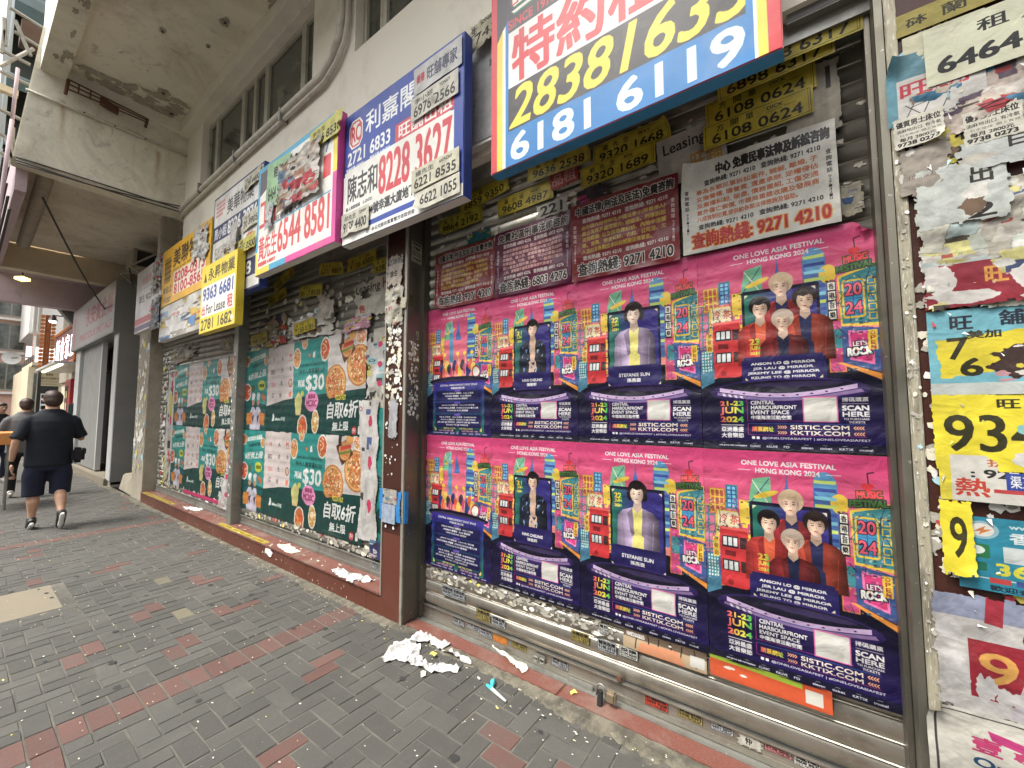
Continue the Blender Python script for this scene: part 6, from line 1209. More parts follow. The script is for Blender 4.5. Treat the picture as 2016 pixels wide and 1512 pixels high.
g = G(); d = Vector((*atZ(972, 1340), .012)); g.tube([a, a.lerp(d, .5)+Vector((0, 0, .012)), d], [.006, .014, .004], 6); e = Vector((*atZ(958, 1352), .01)); g.tube([a, e], [.012, .006], 6); g.build('teal_tie', M['teal_plastic'], t_)
x, y = atZ(941, 1336); a = atZ(945, 1340); G_ = G().tube([(x, y, .007), (a[0], a[1], .007)], .0045, 8).build('cigarette_butt', M['paper_white']); tag(G_, 'white cigarette end on the pavers near the teal plastic', 'cigarette end')
st = random.getstate(); random.seed(21); g = G()
for k in range(1300):
    t = random.random(); x = -9+11.2*t; y = random.uniform(.1, 1.9) if random.random() < .7 else random.uniform(1.75, 1.95); s_ = random.uniform(.0015, .0055)*(1.5 if random.random() < .12 else 1)
    g.star((x, y, .003), (1, 0, 0), (0, 1, 0), s_*random.uniform(1, 2.2), s_, 6, .4, .002, random.choices((0, 1, 2), (6, 2, 1))[0], (0, 0, 1))
for k in range(90):
    x = random.uniform(-9, -2.7); g.star((x, random.uniform(1.95, 2.1), .168), (1, 0, 0), (0, 1, 0), random.uniform(.005, .03), random.uniform(.003, .012), 8, .5, .003, random.choice((0, 0, 1)), (0, 0, 1))
for k in range(60): g.star((random.uniform(-9, -2.7), 1.947, random.uniform(.02, .14)), (1, 0, 0), (0, 0, 1), random.uniform(.002, .008), random.uniform(.004, .016), 8, .5, .002, 0)
tag(g.build('litter_specks', [M['paper_cream'], M['paper_grey'], M['paper_yellow']], org=(0, 0, 0)), kind='stuff')
g = G()
for k in range(46):
    x = random.uniform(-7, 1.2); y = random.uniform(.3, 1.85); s_ = random.uniform(.008, .024); g.star((x, y, .0022), (1, 0, 0), (0, 1, 0), s_*1.2, s_, 12, .2, .0006, 0, (0, 0, 1))
tag(g.build('gum_spots', [pm('blackened_gum', (.025, .025, .024), .8)], pav), kind='stuff'); random.setstate(st)

# ============================================================ papers on the right-hand granite pillar
yq = 1.944
def pap(label, cv, x0, z1, w_, h_, dy=0, **k): return note(label, cv, x0, x0+w_, z1-h_, z1, yq-dy, **k)
pap('dull yellow strip with handwritten street name and 82', p_address(), .287, 2.925, .42, .083, .002, wr=.002)
pap('large pale sheet with 租/售 and a peeling corner over 6464', p_lease(), .366, 2.822, .42, .205*1.0, .012, curl=[(1, .2, .12, .05)], wr=.004)
pap('blank pale sheet behind the 6464 sheet', p_pale(), .314, 2.832, .2, .10, .004)
pap('blue topped sheet with magenta 旺舖 and scribble', p_bluebrd(), .264, 2.765, .24, .25, .006, curl=[(0, 1, .09, .05)])
pap('left one of two small white room rental flyers', p_bed(1), .276, 2.535, .125, .11, .014, curl=[(1, 0, .05, .03)], cut=ragged(60, .02), rot=1)
pap('right one of two small white room rental flyers', p_bed(2), .442, 2.487, .13, .115, .014, cut=ragged(61, .03), rot=1)
pap('torn white and red handbill band below the 6464 sheet', mess(40, 24, 8, 95, (206, 190, 180), 22, [(216, 206, 196), (222, 214, 206), (206, 70, 80), (80, 150, 190), (90, 70, 90), (226, 210, 190)], words=['一', '乙', '土'], dark=False), .32, 2.64, .36, .22, .004, wr=.01, cut=ragged(62, .05, 2), fr=2)
pap('yellow sheet remains with 租張 among torn paper', simple((206, 190, 70), [('租', 12, 2, 22, 12, K, .6), ('張', 10, 16, 22, 27, K, .7)], 40, 32, 8, 3, 3), .335, 2.47, .30, .17, .003, cut=ragged(63, .06, 3))
pap('crumpled grey notice under the left room flyer', simple((168, 158, 146), [('1042223', 4, 20, 16, 23, (120, 110, 104), .1)], 22, 34, 8, 2, 4), .283, 2.425, .13, .18, .008, wr=.007, cut=ragged(64, .05), fr=1.5)
pap('plain bluish white sheet under the yellow remains', simple((206, 210, 206), [('出', 22, 4, 30, 14, K, .5), ('2', 20, 26, 30, 34, K, .6)], 36, 36, 8, 2, 5), .315, 2.325, .22, .21, .016, wr=.006, cut=ragged(65, .04))
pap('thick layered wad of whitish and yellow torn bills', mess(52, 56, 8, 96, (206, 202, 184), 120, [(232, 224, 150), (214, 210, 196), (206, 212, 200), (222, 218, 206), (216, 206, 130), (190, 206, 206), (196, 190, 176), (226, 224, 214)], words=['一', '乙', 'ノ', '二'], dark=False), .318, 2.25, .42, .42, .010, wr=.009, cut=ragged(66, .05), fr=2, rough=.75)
pap('white torn strip sheet with 日 over the layered wad', simple((204, 208, 206), [('日租', 18, 3, 34, 10, K, .5)], 46, 20, 8, 4, 6), .42, 2.39, .30, .11, .014, wr=.006, cut=ragged(67, .07))
pap('wine red strip with orange 旺, badly torn', p_redstrip(), .322, 2.003, .42, .16, .014, wr=.006, cut=ragged(68, .02))
pap('pale blue sheet with 旺舖租 torn open over yellow', p_blueyellow(), .326, 1.835, .42, .28, .006, wr=.006)
pap('bright yellow sheet with large 934', p_yellow934(), .324, 1.555, .42, .24, .010, wr=.006, cut=lambda u, v: not (u > .62 and v < .25+.1*math.sin(u*30)))
pap('white hotline sheet with blue boxes and red 熱', p_hotline(), .330, 1.362, .36, .145, .013, wr=.006)
pap('narrow yellow strip with a single 9', p_nine(), .325, 1.215, .072, .235, .016, wr=.006, cut=ragged(69, .02), curl=[(1, 0, .05, .03)])
pap('teal remittance flyer with yellow number 368', p_teal(), .360, 1.170, .36, .225, .008, wr=.003)
pap('faded sheet with a woman portrait and red panels', p_face(), .292, .925, .46, .36, .006, wr=.006, cut=ragged(70, .02))
pap('cream sheet with pink brush lettering at the bottom', p_bottom(), .262, .572, .50, .24, .012, wr=.010, curl=[(0, 1, .05, .02)])
residue('glue_residue', .31, .50, .25, 2.9, 1.947, 420, (.006, .026), PWS, (3, 6, 1, .6, .3, 4), 90, B, 1.4)
residue('glue_residue', .275, .30, .5, 2.6, 1.935, 60, (.004, .012), PWS, (2, 6, 0, .2, 0, 3), 91, B, .9)
st = random.getstate(); random.seed(99); g = G()                     # upturned shreds standing off the pasted wad
for k in range(46):
    x = random.uniform(.33, .62); z = random.choice((random.uniform(1.75, 2.7), random.uniform(.5, 2.6))); l = random.uniform(.008, .028); a = random.uniform(0, 6.28); dx, dz = math.cos(a)*l, math.sin(a)*l; w2 = l*random.uniform(.25, .6)
    g.face([(x, 1.935, z), (x+dz*.5*w2/l, 1.93, z-dx*.5*w2/l), (x+dx, 1.935-l*random.uniform(.2, .7), z+dz), (x-dz*.5*w2/l, 1.928, z+dx*.5*w2/l)], random.choices(range(6), (6, 3, 1, 1, .4, 3))[0])
random.setstate(st); tag(g.build('paper_shreds', PWS, B), kind='stuff')

# ============================================================ next door: older building, its canopy bay and grey shop
N = root('old_building', 'older grimy building next door with a mauve painted canopy bay', 'building', (-12, 2.3, 0))
quick('wall', -23.5, -7.72, 2.42, 2.7, 2.6, 9, M['raw_concrete'], N)
quick('ground_wall', -11.3, -9.8, 2.40, 2.7, 0, 2.6, M['granite_dark'], N)
quick('pier', -8.55, -7.72, 2.10, 2.42, 2.9, 4.9, M['raw_concrete'], N, bev=.02)
quick('pier', -9.15, -8.95, 1.98, 2.42, 3.6, 4.9, M['beam'], N, bev=.02)
quick('canopy_soffit', -13.1, -8.0, .45, 2.42, 4.98, 5.1, M['soffit'], N)
quick('canopy_beam', -13.4, -13.1, .38, 2.42, 4.45, 4.98, M['cream_paint'], N, bev=.02)
g = G(); g.hexa([(-13.2, .32, 4.3), (-8.0, .32, 4.3), (-8.0, .42, 4.3), (-13.2, .42, 4.3), (-13.2, .32, 5.1), (-8.0, .32, 5.1), (-8.0, .42, 5.1), (-13.2, .42, 5.1)]); g.build('canopy_fascia', M['purple_paint'], N)
quick('mauve_trim', -8.02, -7.99, .45, 2.1, 4.60, 4.98, M['purple_paint'], N)
quick('canopy_soffit', -19, -13.4, .5, 2.42, 5.0, 5.1, M['purple_paint'], N); quick('canopy_beam', -16.6, -16.3, .5, 2.42, 4.3, 5.0, M['purple_paint'], N)
quick('upper_floors', -19, -8.0, 1.5, 2.42, 5.1, 12, M['cream_paint'], N)
g = G(); g.tube([(-8.1, .55, 4.9), (-8.5, .60, 4.72), (-11.5, .62, 4.55)], .085, 12); g.build('hanging_drainpipe', M['raw_concrete'], N, smooth=True)
# windows, louvres and air conditioners of the old wall
def nwin(x0, x1, z0, z1, y=2.40, n=2, nm='window'):
    f = quick(nm, x0, x1, y-.03, y+.015, z0, z1, M['frame_al'], N)
    for k in range(n):
        a = x0+(x1-x0)*k/n+.04; b = x0+(x1-x0)*(k+1)/n-.04; quick('pane', a, b, y-.036, y-.031, z0+.05, z1-.05, M['glass_dark'], f)
nwin(-10.2, -9.2, 3.95, 4.8, 2.40, 2); nwin(-11.8, -10.4, 3.5, 4.3, 2.40, 3); nwin(-14.6, -12.6, 4.0, 4.8, 2.40, 4); nwin(-17.5, -15.2, 4.35, 4.95, 2.40, 4)
A = root('air_conditioner', 'old air conditioner on a steel frame under the mauve canopy', 'air conditioner', (-10.9, 2.15, 4.3))
quick('casing', -11.2, -10.6, 1.95, 2.4, 4.34, 4.72, M['raw_concrete'], A, bev=.01); quick('grille', -10.598, -10.59, 2.0, 2.36, 4.38, 4.68, M['black'], A)
g = G(); g.tube([(-11.3, 1.9, 4.32), (-9.9, 2.4, 4.32)], .018, 6); g.tube([(-10.5, 1.9, 4.32), (-9.6, 2.4, 4.7)], .018, 6); g.tube([(-11.3, 1.9, 4.32), (-11.3, 2.4, 3.9)], .018, 6); g.tube([(-10.5, 1.9, 4.32), (-10.5, 2.4, 3.9)], .018, 6); g.build('support_frame', M['frame_al'], A)
def cabx(pts, r, label):
    o = G().tube(pts, r, 6).build('cable', M['cable'], smooth=True); return tag(o, label, 'cable')
def sagl(a, b, s, n=12): return [tuple(a[i]+(b[i]-a[i])*t/n-(s*math.sin(math.pi*t/n) if i == 2 else 0) for i in range(3)) for t in range(n+1)]
cabx(sagl((-8.6, .60, 4.5), (-13.6, 2.3, 3.6), .15), .014, 'dark cable slung diagonally under the mauve canopy towards the grey shop')
cabx(sagl((-9.4, 2.05, 4.8), (-9.3, 2.0, 3.2), .0)+[(-9.0, 1.97, 3.17)], .012, 'thin cable running down the pier behind the farthest pale sign')
cabx(sagl((-10.6, 1.9, 4.3), (-9.6, 1.93, 3.9), .35), .010, 'loop of cable hanging below the old air conditioner')
g = G()
for k in range(5): g.tube([(-8.2, 2.08, 3.7+.17*k), (-7.95, 2.02, 3.75+.16*k)], .012, 6)
tag(g.build('wire_stub', M['rust'], N), kind='stuff')
# grey shop
S = root('grey_shop_front', 'grey metal shop front with a long sign of red characters', 'shop front', (-13.6, 2.1, 0))
quick('column', -11.72, -11.36, 1.94, 2.05, .12, 3.12, M['grey_light'], S, bev=.005); quick('side_panel', -11.36, -11.32, 1.945, 2.55, .05, 4.24, M['grey_metal'], S)
quick('column', -16.1, -15.5, 1.94, 2.2, .0, 3.12, M['grey_light'], S, bev=.005)
quick('sign_box', -16.3, -11.35, 1.86, 2.4, 3.12, 4.22, M['grey_metal'], S)
lc = Cv(490, 105, (196, 190, 190), 1.6); lc.text('永安貴金屬', 190, 18, 470, 62, (196, 40, 56), 3); lc.text('PRECIOUS METALS', 120, 76, 470, 92, (196, 70, 90), 1.4); lc.poly([(26, 20), (40, 20), (48, 96), (34, 96)], (206, 60, 70)); lc.ell(44, 60, 8, 40, (226, 140, 146))
sheet('sign_lettering', None, None, -16.28, -11.37, 3.14, 4.20, 1.856, print_mat('shop_sign', lc.grime(.1, 3), .4, .03), wr=.0005, parent=S, n=(4, 4))
quick('door_panel', -15.45, -13.2, 2.0, 2.06, .18, 3.12, M['grey_metal'], S); quick('panel_edge', -13.22, -13.14, 1.99, 2.08, .18, 3.12, M['grey_light'], S)
quick('glass_door', -13.1, -11.74, 2.32, 2.34, .20, 3.0, M['glass_dark'], S); quick('door_frame', -13.1, -11.74, 2.30, 2.35, 2.45, 2.52, M['frame_al'], S)
quick('door_frame', -12.5, -12.42, 2.29, 2.35, .2, 3.0, M['frame_al'], S); quick('door_handle', -12.6, -12.56, 2.24, 2.28, .95, 1.5, M['galv'], S)
quick('entrance_step', -15.5, -11.6, 1.90, 2.5, 0, .15, M['slab'], S, bev=.01); quick('entrance_step', -11.6, -11.32, 1.96, 2.5, 0, .10, M['raw_concrete'], S)
G().box(-16, -11.8, 2.5, 2.6, 0, 3.2).build('inner_wall', M['dark_in'], S)
b = G(); rn = random.Random(2)
b.hexa([(-10.9, 2.0, 0), (-9.8, 1.97, 0), (-9.8, 2.5, 0), (-10.9, 2.5, 0), (-10.9, 2.06, .30), (-9.8, 2.0, .34), (-9.8, 2.5, .36), (-10.9, 2.5, .33)])
br = b.build('broken_kerb', M['raw_concrete'], bev=.02); tag(br, 'broken concrete block between the grey shop and the papered pillar', 'concrete block')
# farther shops on this side
quick('far_wall', -23.5, -16.3, 2.5, 2.8, 0, 9, M['cream_paint'], N)
V = root('vending_machine', 'red vending machine standing beyond the grey shop', 'vending machine', (-18.4, 2.2, 0))
quick('cabinet', -18.9, -17.9, 2.08, 2.5, .05, 2.5, M['red_metal'], V, bev=.02); quick('display_window', -18.82, -18.3, 2.072, 2.079, 1.0, 2.3, M['glass_dark'], V)
for k in range(12): quick('drink_can', -18.78+.12*(k % 4), -18.70+.12*(k % 4), 2.066, 2.071, 1.2+.36*(k//4), 1.42+.36*(k//4), [M['paper_white'], M['paper_red'], M['teal_plastic'], M['paper_yellow']][k % 4], V)
T = root('teal_box', 'small dark green box fixed on the edge of the grey shop', 'box', (-16.2, 1.93, 1.4)); quick('lid', -16.2, -16.0, 1.86, 1.935, 1.35, 1.72, M['teal_paint'], T, bev=.02); quick('back_plate', -16.22, -15.98, 1.935, 1.939, 1.33, 1.74, M['black'], T)
def emis(name, col, s):
    m, t, bb = new_mat(name); bb.inputs['Base Color'].default_value = (*col, 1); bb.inputs['Emission Color'].default_value = (*col, 1); bb.inputs['Emission Strength'].default_value = s; return m
EW = emis('lit_white_lettering', (.95, .95, 1), 1.4); EY = emis('lit_awning_tube', (1, .9, .6), 1.6)
def yz2(px, py, X): return atX(px, py, X)
X = -18.0
(y0, z1), (y1, z0) = yz2(112, 655, X), yz2(152, 712, X)
Q = root('lit_shop_sign', 'dark red light box with glowing white characters above a lit canopy', 'sign', (-19, 1.6, 3))
g = G(); g.box(-20.8, -16.6, 2.0, 2.3, 2.95, 4.05); g.build('light_box', pm('deep_red_panel', (.16, .015, .02), .4), Q)
g = G()
for a_, b_ in (((-20.8, 2.95), (-16.6, 2.95)), ((-20.8, 4.05), (-16.6, 4.05)), ((-16.6, 2.95), (-16.6, 4.05))): g.tube([(a_[0], 1.985, a_[1]), (b_[0], 1.985, b_[1])], .05, 6)
g.build('orange_trim', M['orange_neon'], Q)
for k, q in enumerate('麵食家店'):
    tr, asp = glyphs(q); gg = G()
    for t3 in tr: gg.face([(-20.5+.95*k+p[0]*.7, 1.99, 3.12+(1-p[1])*.76) for p in t3])
    gg.build('character', EW, Q)
quick('canopy', -20.8, -16.6, 1.6, 2.4, 2.84, 2.9, M['grey_light'], Q); quick('canopy_tube', -20.6, -16.8, 1.72, 1.78, 2.80, 2.838, EY, Q)
quick('canopy_post', -20.7, -20.62, 1.65, 1.72, 0, 2.84, M['black'], Q)
Q2 = root('projecting_sign', 'tall orange bulb-studded sign projecting over the pavement', 'sign', (-22, 1.2, 3.2))
st = random.getstate(); random.seed(5)
SA, SB = atX(82, 670, -21.8)[0], atX(104, 670, -21.8)[0]; ZA, ZC = atX(92, 725, -21.8)[1], atX(92, 620, -21.8)[1]
quick('sign_panel', -21.95, -21.8, SA+.06, SB-.06, ZA, ZC, pm('brown_sign_panel', (.30, .10, .03), .5), Q2)
for k in range(28):
    z = ZA+(ZC-ZA)*(k//2+.5)/14; y = (SA, SB)[k % 2]; G().tube([(-21.86, y, z), (-21.76, y, z)], .06, 6).build('bulb', M['orange_neon'], Q2)
for k, q in enumerate('烤肉飯店'):
    tr, asp = glyphs(q); gg = G(); hh = (ZC-ZA)/4.4
    for t3 in tr: gg.face([(-21.79, SA+.1+p[0]*(SB-SA-.2), ZC-.1-hh*(k+1)+(1-p[1])*hh*.82) for p in t3])
    gg.build('character', M['orange_neon'], Q2)
random.setstate(st)
Q3 = root('wall_lamp', 'small white lamp hung beside the orange bulb-studded sign', 'lamp', (-20, 1.82, 4.4)); G().tube([(-20, 1.82, 4.68), (-20, 1.82, 4.56), (-20, 1.82, 4.48)], [.03, .08, .12], 10).build('lamp_shade', M['black'], Q3); G().tube([(-20, 1.82, 4.49), (-20, 1.82, 4.42)], [.10, .07], 10).build('lamp_glass', EW, Q3); G().tube([(-20, 1.82, 4.66), (-20, 2.5, 4.7)], .02, 6).build('lamp_arm', M['black'], Q3)
Y_l = root('canopy_lamp', 'small lit yellow oval lamp under the far canopy', 'lamp', (-16, .7, 4.3)); ly, lz = atX(44, 549, -15.5); G().tube([(-15.5, ly-.13, lz), (-15.5, ly, lz), (-15.5, ly+.13, lz)], [.03, .07, .03], 10).build('lamp_lens', emis('lit_yellow_lens', (1, .8, .2), 1.6), Y_l); G().tube([(-15.5, ly, lz), (-15.5, ly, lz+.35)], .015, 6).build('lamp_stem', M['black'], Y_l)
# grey steel gantry under the far canopy
g = G(); X = -17
pts = [atX(px, py, X) for px, py in ((0, 545), (0, 572), (100, 596), (118, 640), (135, 640), (132, 600), (100, 575))]
g.hexa([(X, pts[1][0], pts[1][1]), (X+.3, pts[1][0], pts[1][1]), (X+.3, pts[2][0], pts[2][1]), (X, pts[2][0], pts[2][1]), (X, pts[0][0], pts[0][1]), (X+.3, pts[0][0], pts[0][1]), (X+.3, pts[6][0], pts[6][1]), (X, pts[6][0], pts[6][1])])
g.hexa([(X, pts[2][0], pts[2][1]), (X+.3, pts[2][0], pts[2][1]), (X+.3, 2.3, 3.4), (X, 2.3, 3.4), (X, pts[6][0], pts[6][1]), (X+.3, pts[6][0], pts[6][1]), (X+.3, 2.3, 4.4), (X, 2.3, 4.4)])
tag(g.build('steel_girder', M['grey_metal']), 'grey green steel girder bracing the far canopy', 'girder')
# across the side street: pink, white and cream buildings
def yb(px, X): return atX(px, 800, X)[0]
def zb(py, X, px=50): return atX(px, py, X)[1]
X = -46; P = root('pink_building', 'pink apartment building with bands of windows beyond the side street', 'building', (X, 1, 0))
quick('wall', X-6, X, -6, yb(42, X), 0, 24, M['pink_paint'], P)
for r_ in range(3):
    z0 = (3.0, zb(693, X), zb(628, X))[r_]; z1 = z0+2.0; wdw = quick('window', X+.001, X+.05, -1.5, yb(38, X), z0, z1, M['frame_al'], P)
    for k in range(6): a = -1.4+(yb(38, X)+1.4)*k/6; quick('pane', X+.052, X+.06, a+.04, a+(yb(38, X)+1.4)/6-.04, z0+.12, z1-.12, M['glass'], wdw)
    quick('ledge', X, X+.4, -4, yb(40, X), z0-.25, z0-.1, M['pale_paint'], P)
for k, (py, h_) in enumerate(((655, 1.4), (735, .9))): quick('laundry', X+.3, X+.36, .6+.5*k, 1.2+.5*k, zb(py, X)-.6, zb(py, X)+h_*.3, M['paper_white'], P)
X = -40; Wb = root('white_tower', 'tall sunlit white apartment tower beyond the side street', 'building', (X, 2, 0))
quick('wall', X-8, X, yb(44, X), 6, 6.5, 34, M['pale_paint'], Wb)
for k in range(3): quick('rib', X, X+.25, yb(50+9*k, X), yb(52+9*k, X), 6.6, 30, M['pale_paint'], Wb)
wv = quick('window', X, X+.06, yb(54, X), yb(61, X), zb(712, X), zb(655, X), M['pink_paint'], Wb); quick('pane', X+.061, X+.07, yb(55.5, X), yb(60, X), zb(708, X), zb(660, X), M['pale_paint'], wv)
X = -34; Cb = root('cream_hall', 'low cream hall with a lettered plaque at the street corner', 'building', (X, 2, 0))
quick('wall', X-5, X, yb(60, X), 4, 0, zb(720, X, 70), M['cream_paint'], Cb); quick('side_wall', X-9, X-.01, yb(30, X-6), yb(60, X), 0, zb(722, X, 60), M['cream_paint'], Cb)
quick('cornice', X-5, X+.35, yb(55, X), 4.2, zb(720, X, 70), zb(714, X, 70), M['cream_paint'], Cb)
hc = Cv(60, 26, (206, 190, 150), 8); hc.text('善導會', 20, 2, 38, 6.5, (120, 96, 70), .3); hc.text('九龍旺角社區服務中心', 4, 9, 56, 13.5, (120, 96, 70), .25); hc.text('COMMUNITY SERVICE CENTRE', 6, 16, 54, 18.6, (130, 106, 80), .1); hc.text('WAN MING BUILDING', 8, 21, 50, 23.4, (130, 106, 80), .1)
ya, yb_, za, zb_ = yb(70, X), yb(117, X), zb(760, X, 90), zb(733, X, 90)
me = bpy.data.meshes.new('plaque'); me.from_pydata([(X+.02, ya, za), (X+.02, yb_, za), (X+.02, yb_, zb_), (X+.02, ya, zb_)], [], [(0, 1, 2, 3)]); me.transform(Matrix.Translation(-WO[Cb.name])); me.uv_layers.new(name='UVMap').data.foreach_set('uv', [0, 0, 1, 0, 1, 1, 0, 1]); me.materials.append(print_mat('plaque', hc, .6, .1)); link('plaque', me, Cb)
quick('doorway', X+.0, X+.03, yb(72, X), yb(112, X), 0, zb(760, X, 90), M['dark_in'], Cb)
vp = quick('vent_panel', X+.04, X+.08, yb(78, X), yb(90, X), zb(812, X, 80), zb(775, X, 80), M['paper_white'], Cb)
for k in range(9): yy = yb(79.5+3.6*(k % 3), X); zz = zb(806-11*(k//3), X, 80); quick('vent_hole', X+.081, X+.085, yy, yy+.12, zz, zz+.2, M['black'], Cb)
X = -38
for k in range(5): ww = quick('window', -34-1.1*k-.8, -34-1.1*k-.1, yb(60, -34)-.05, yb(60, -34)-.01, 2.4, 4.6, M['glass'], Cb)
quick('window', -34+.0, -34+.04, yb(62, -34), yb(68, -34), 1.2, 3.6, M['glass'], Cb)
X = -30; ds = root('satellite_dish', 'white satellite dish on a bracket at the far street corner', 'dish', (X, 1.2, 4)); yy, zz = atX(22, 705, X)
st = [(.02, .02), (.14, .04), (.24, .10), (.30, .18)]; g = G(); n = 14
for (r0, h0), (r1, h1) in zip(st, st[1:]):
    for k in range(n): a, b_ = 2*math.pi*k/n, 2*math.pi*(k+1)/n; g.face([(X+h0, yy+r0*math.cos(a), zz+r0*math.sin(a)), (X+h0, yy+r0*math.cos(b_), zz+r0*math.sin(b_)), (X+h1, yy+r1*math.cos(b_), zz+r1*math.sin(b_)), (X+h1, yy+r1*math.cos(a), zz+r1*math.sin(a))])
g.build('dish_bowl', M['pale_paint'], ds, smooth=True); G().tube([(X, yy, zz), (X+.2, yy+.7, zz+.1)], .03, 6).build('dish_arm', M['grey_metal'], ds)
# the tall building with awnings and pipe scaffolding past the corner (upper left)
X = -21; Tb = root('green_netted_building', 'tall dark building with teal awnings and pipe scaffolding past the corner', 'building', (X, .5, 0))
yr = atX(80, 100, X)[0]; y_l = atX(8, 200, X)[0]
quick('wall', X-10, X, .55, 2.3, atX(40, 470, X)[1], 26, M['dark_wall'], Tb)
for k, (pt, pb_, l) in enumerate(((0, 105, 15), (175, 240, 0), (300, 345, -2), (420, 470, -2))):
    z1, z0 = atX(30, pt, X)[1], atX(30, pb_, X)[1]; yl = atX(max(l, 0), pb_, X)[0]*(.9 if l < 0 else 1); g = G(); pr = []
    for q in range(7): t = q/6*math.pi/2; pr.append((X+2.2*math.sin(t), z0+(z1-z0)*math.cos(t)))
    for (xa, za_), (xb, zb2) in zip(pr, pr[1:]): g.face([(xa, yl, za_), (xa, 1.5, za_), (xb, 1.5, zb2), (xb, yl, zb2)])
    for yy in (yl, 1.5): g.face([(X, yy, z0)]+[(a, yy, b_) for a, b_ in pr])
    g.build('awning', M['teal_paint'], Tb, smooth=False)
for k, (a, b_) in enumerate((((20, 15), (95, 62)), ((28, 62), (90, 100)), ((0, 97), (60, 128)), ((0, 130), (66, 96)), ((0, 140), (66, 172)), ((8, 35), (10, 90)), ((3, 105), (8, 60)), ((30, 40), (60, 110)), ((0, 215), (60, 245)), ((0, 262), (50, 300)), ((2, 300), (40, 330)), ((25, 250), (20, 330)), ((12, 270), (40, 380)))):
    p, q = atX(*a, X+2.6), atX(*b_, X+2.6); G().tube([(X+2.6, *p), (X+2.6, *q)], .05, 6).build('scaffold_pipe', M['frame_al'], Tb)
p, q = atX(0, 163, X+2.4), atX(36, 190, X+2.4); g = G(); g.box(X+2.2, X+2.4, p[0]-.5, q[0], q[1], p[1]); g.build('hanging_board', M['cream_paint'], Tb)
bx = quick('brown_store', X+1.6, X+2.3, .62, 1.05, atX(20, 140, X)[1], atX(20, 108, X)[1], pm('brown_boards', (.12, .07, .045), .8), Tb)
p = atX(24, 245, -8.3); g = G(); g.tube([(-8.05, .26, 5.2), (-8.05, .24, 4.6), (-8.06, .22, 3.9), (-8.07, .2, 3.2)], .02, 8); g.tube([(-8.05, .27, 5.9), (-8.05, .26, 5.2)], .018, 8)
tag(g.build('downpipe', M['purple_paint'], smooth=True), 'mauve vertical downpipe at the outer end of the canopy', 'pipe')
g = G()
for k in range(5): g.tube(sagl((-8.1, .22+.02*k, 4.7-.16*k), (-12.5, .2, 4.2-.2*k), .12+.04*k, 8), .014, 6)
tag(g.build('cable_bundle', M['cable'], smooth=True), 'drooping dark cable bundle along the outer edge of the canopy', 'cable')

# ============================================================ the other side of the street: unseen terrace added to block low sky
F = root('sky_block_terrace', 'long pale apartment terrace across the road, behind the viewer', 'building', (-10, -16, 0))
quick('wall', -60, 30, -24, -15, -.15, 11.5, M['pale_paint'], F); quick('shop_band', -60, 30, -15, -14.95, -.15, 3.4, M['grey_metal'], F); quick('canopy', -60, 30, -15, -12.9, 3.6, 3.9, M['cream_paint'], F)
wm = None
for i in range(22):
    for j in range(2):
        if wm is None: wm = quick('window', -1, 1, -14.999, -14.96, 0, 1.5, M['glass'], F); wo_ = wm.location.copy(); wm.location = (wo_.x-56, wo_.y, wo_.z+5.2)
        else: c_ = wm.copy(); COL.objects.link(c_); c_.parent = F; c_.location = (wo_.x-56+3.9*i, wo_.y, wo_.z+5.2+3.1*j)

# ============================================================ people
def skin_body(name, nodes, edges, mat, parent, org, root_i=0, sub=2, mats=None):
    me = bpy.data.meshes.new(name); me.from_pydata([n[0] for n in nodes], edges, []); o = bpy.data.objects.new(name, me); COL.objects.link(o)
    md = o.modifiers.new('s', 'SKIN'); md.use_smooth_shade = True; md.branch_smoothing = .6
    sv = me.skin_vertices[0].data
    for i, n in enumerate(nodes): r = n[1]; sv[i].radius = r if isinstance(r, tuple) else (r, r); sv[i].use_root = i == root_i
    ss_ = o.modifiers.new('u', 'SUBSURF'); ss_.levels = sub; ss_.render_levels = sub
    dg = bpy.context.evaluated_depsgraph_get(); m2 = bpy.data.meshes.new_from_object(o.evaluated_get(dg)); bpy.data.objects.remove(o)
    m2.materials.clear()
    for mm in (mats or [mat]): m2.materials.append(mm)
    m2.polygons.foreach_set('use_smooth', [True]*len(m2.polygons)); m2.transform(Matrix.Translation(org-WO[parent.name])); m2.name = name
    o2 = bpy.data.objects.new(name, m2); COL.objects.link(o2); o2.parent = parent; WO[o2.name] = WO[parent.name]; return o2
def fuse(g, name, mat, parent, vox=.012, it=3):      # one continuous skin over the shaped pieces
    me = bpy.data.meshes.new(name); me.from_pydata(g.v, [], g.f); bm = bmesh.new(); bm.from_mesh(me); bmesh.ops.recalc_face_normals(bm, faces=bm.faces); bm.to_mesh(me); bm.free()
    o = bpy.data.objects.new(name, me); COL.objects.link(o); r = o.modifiers.new('r', 'REMESH'); r.mode = 'VOXEL'; r.voxel_size = vox; s_ = o.modifiers.new('s', 'SMOOTH'); s_.iterations = it; s_.factor = .5
    m2 = bpy.data.meshes.new_from_object(o.evaluated_get(bpy.context.evaluated_depsgraph_get())); bpy.data.objects.remove(o); m2.materials.clear(); m2.materials.append(mat)
    m2.polygons.foreach_set('use_smooth', [True]*len(m2.polygons)); m2.transform(Matrix.Translation(-WO[parent.name])); m2.name = name
    o2 = bpy.data.objects.new(name, m2); COL.objects.link(o2); o2.parent = parent; WO[o2.name] = WO[parent.name]; return o2
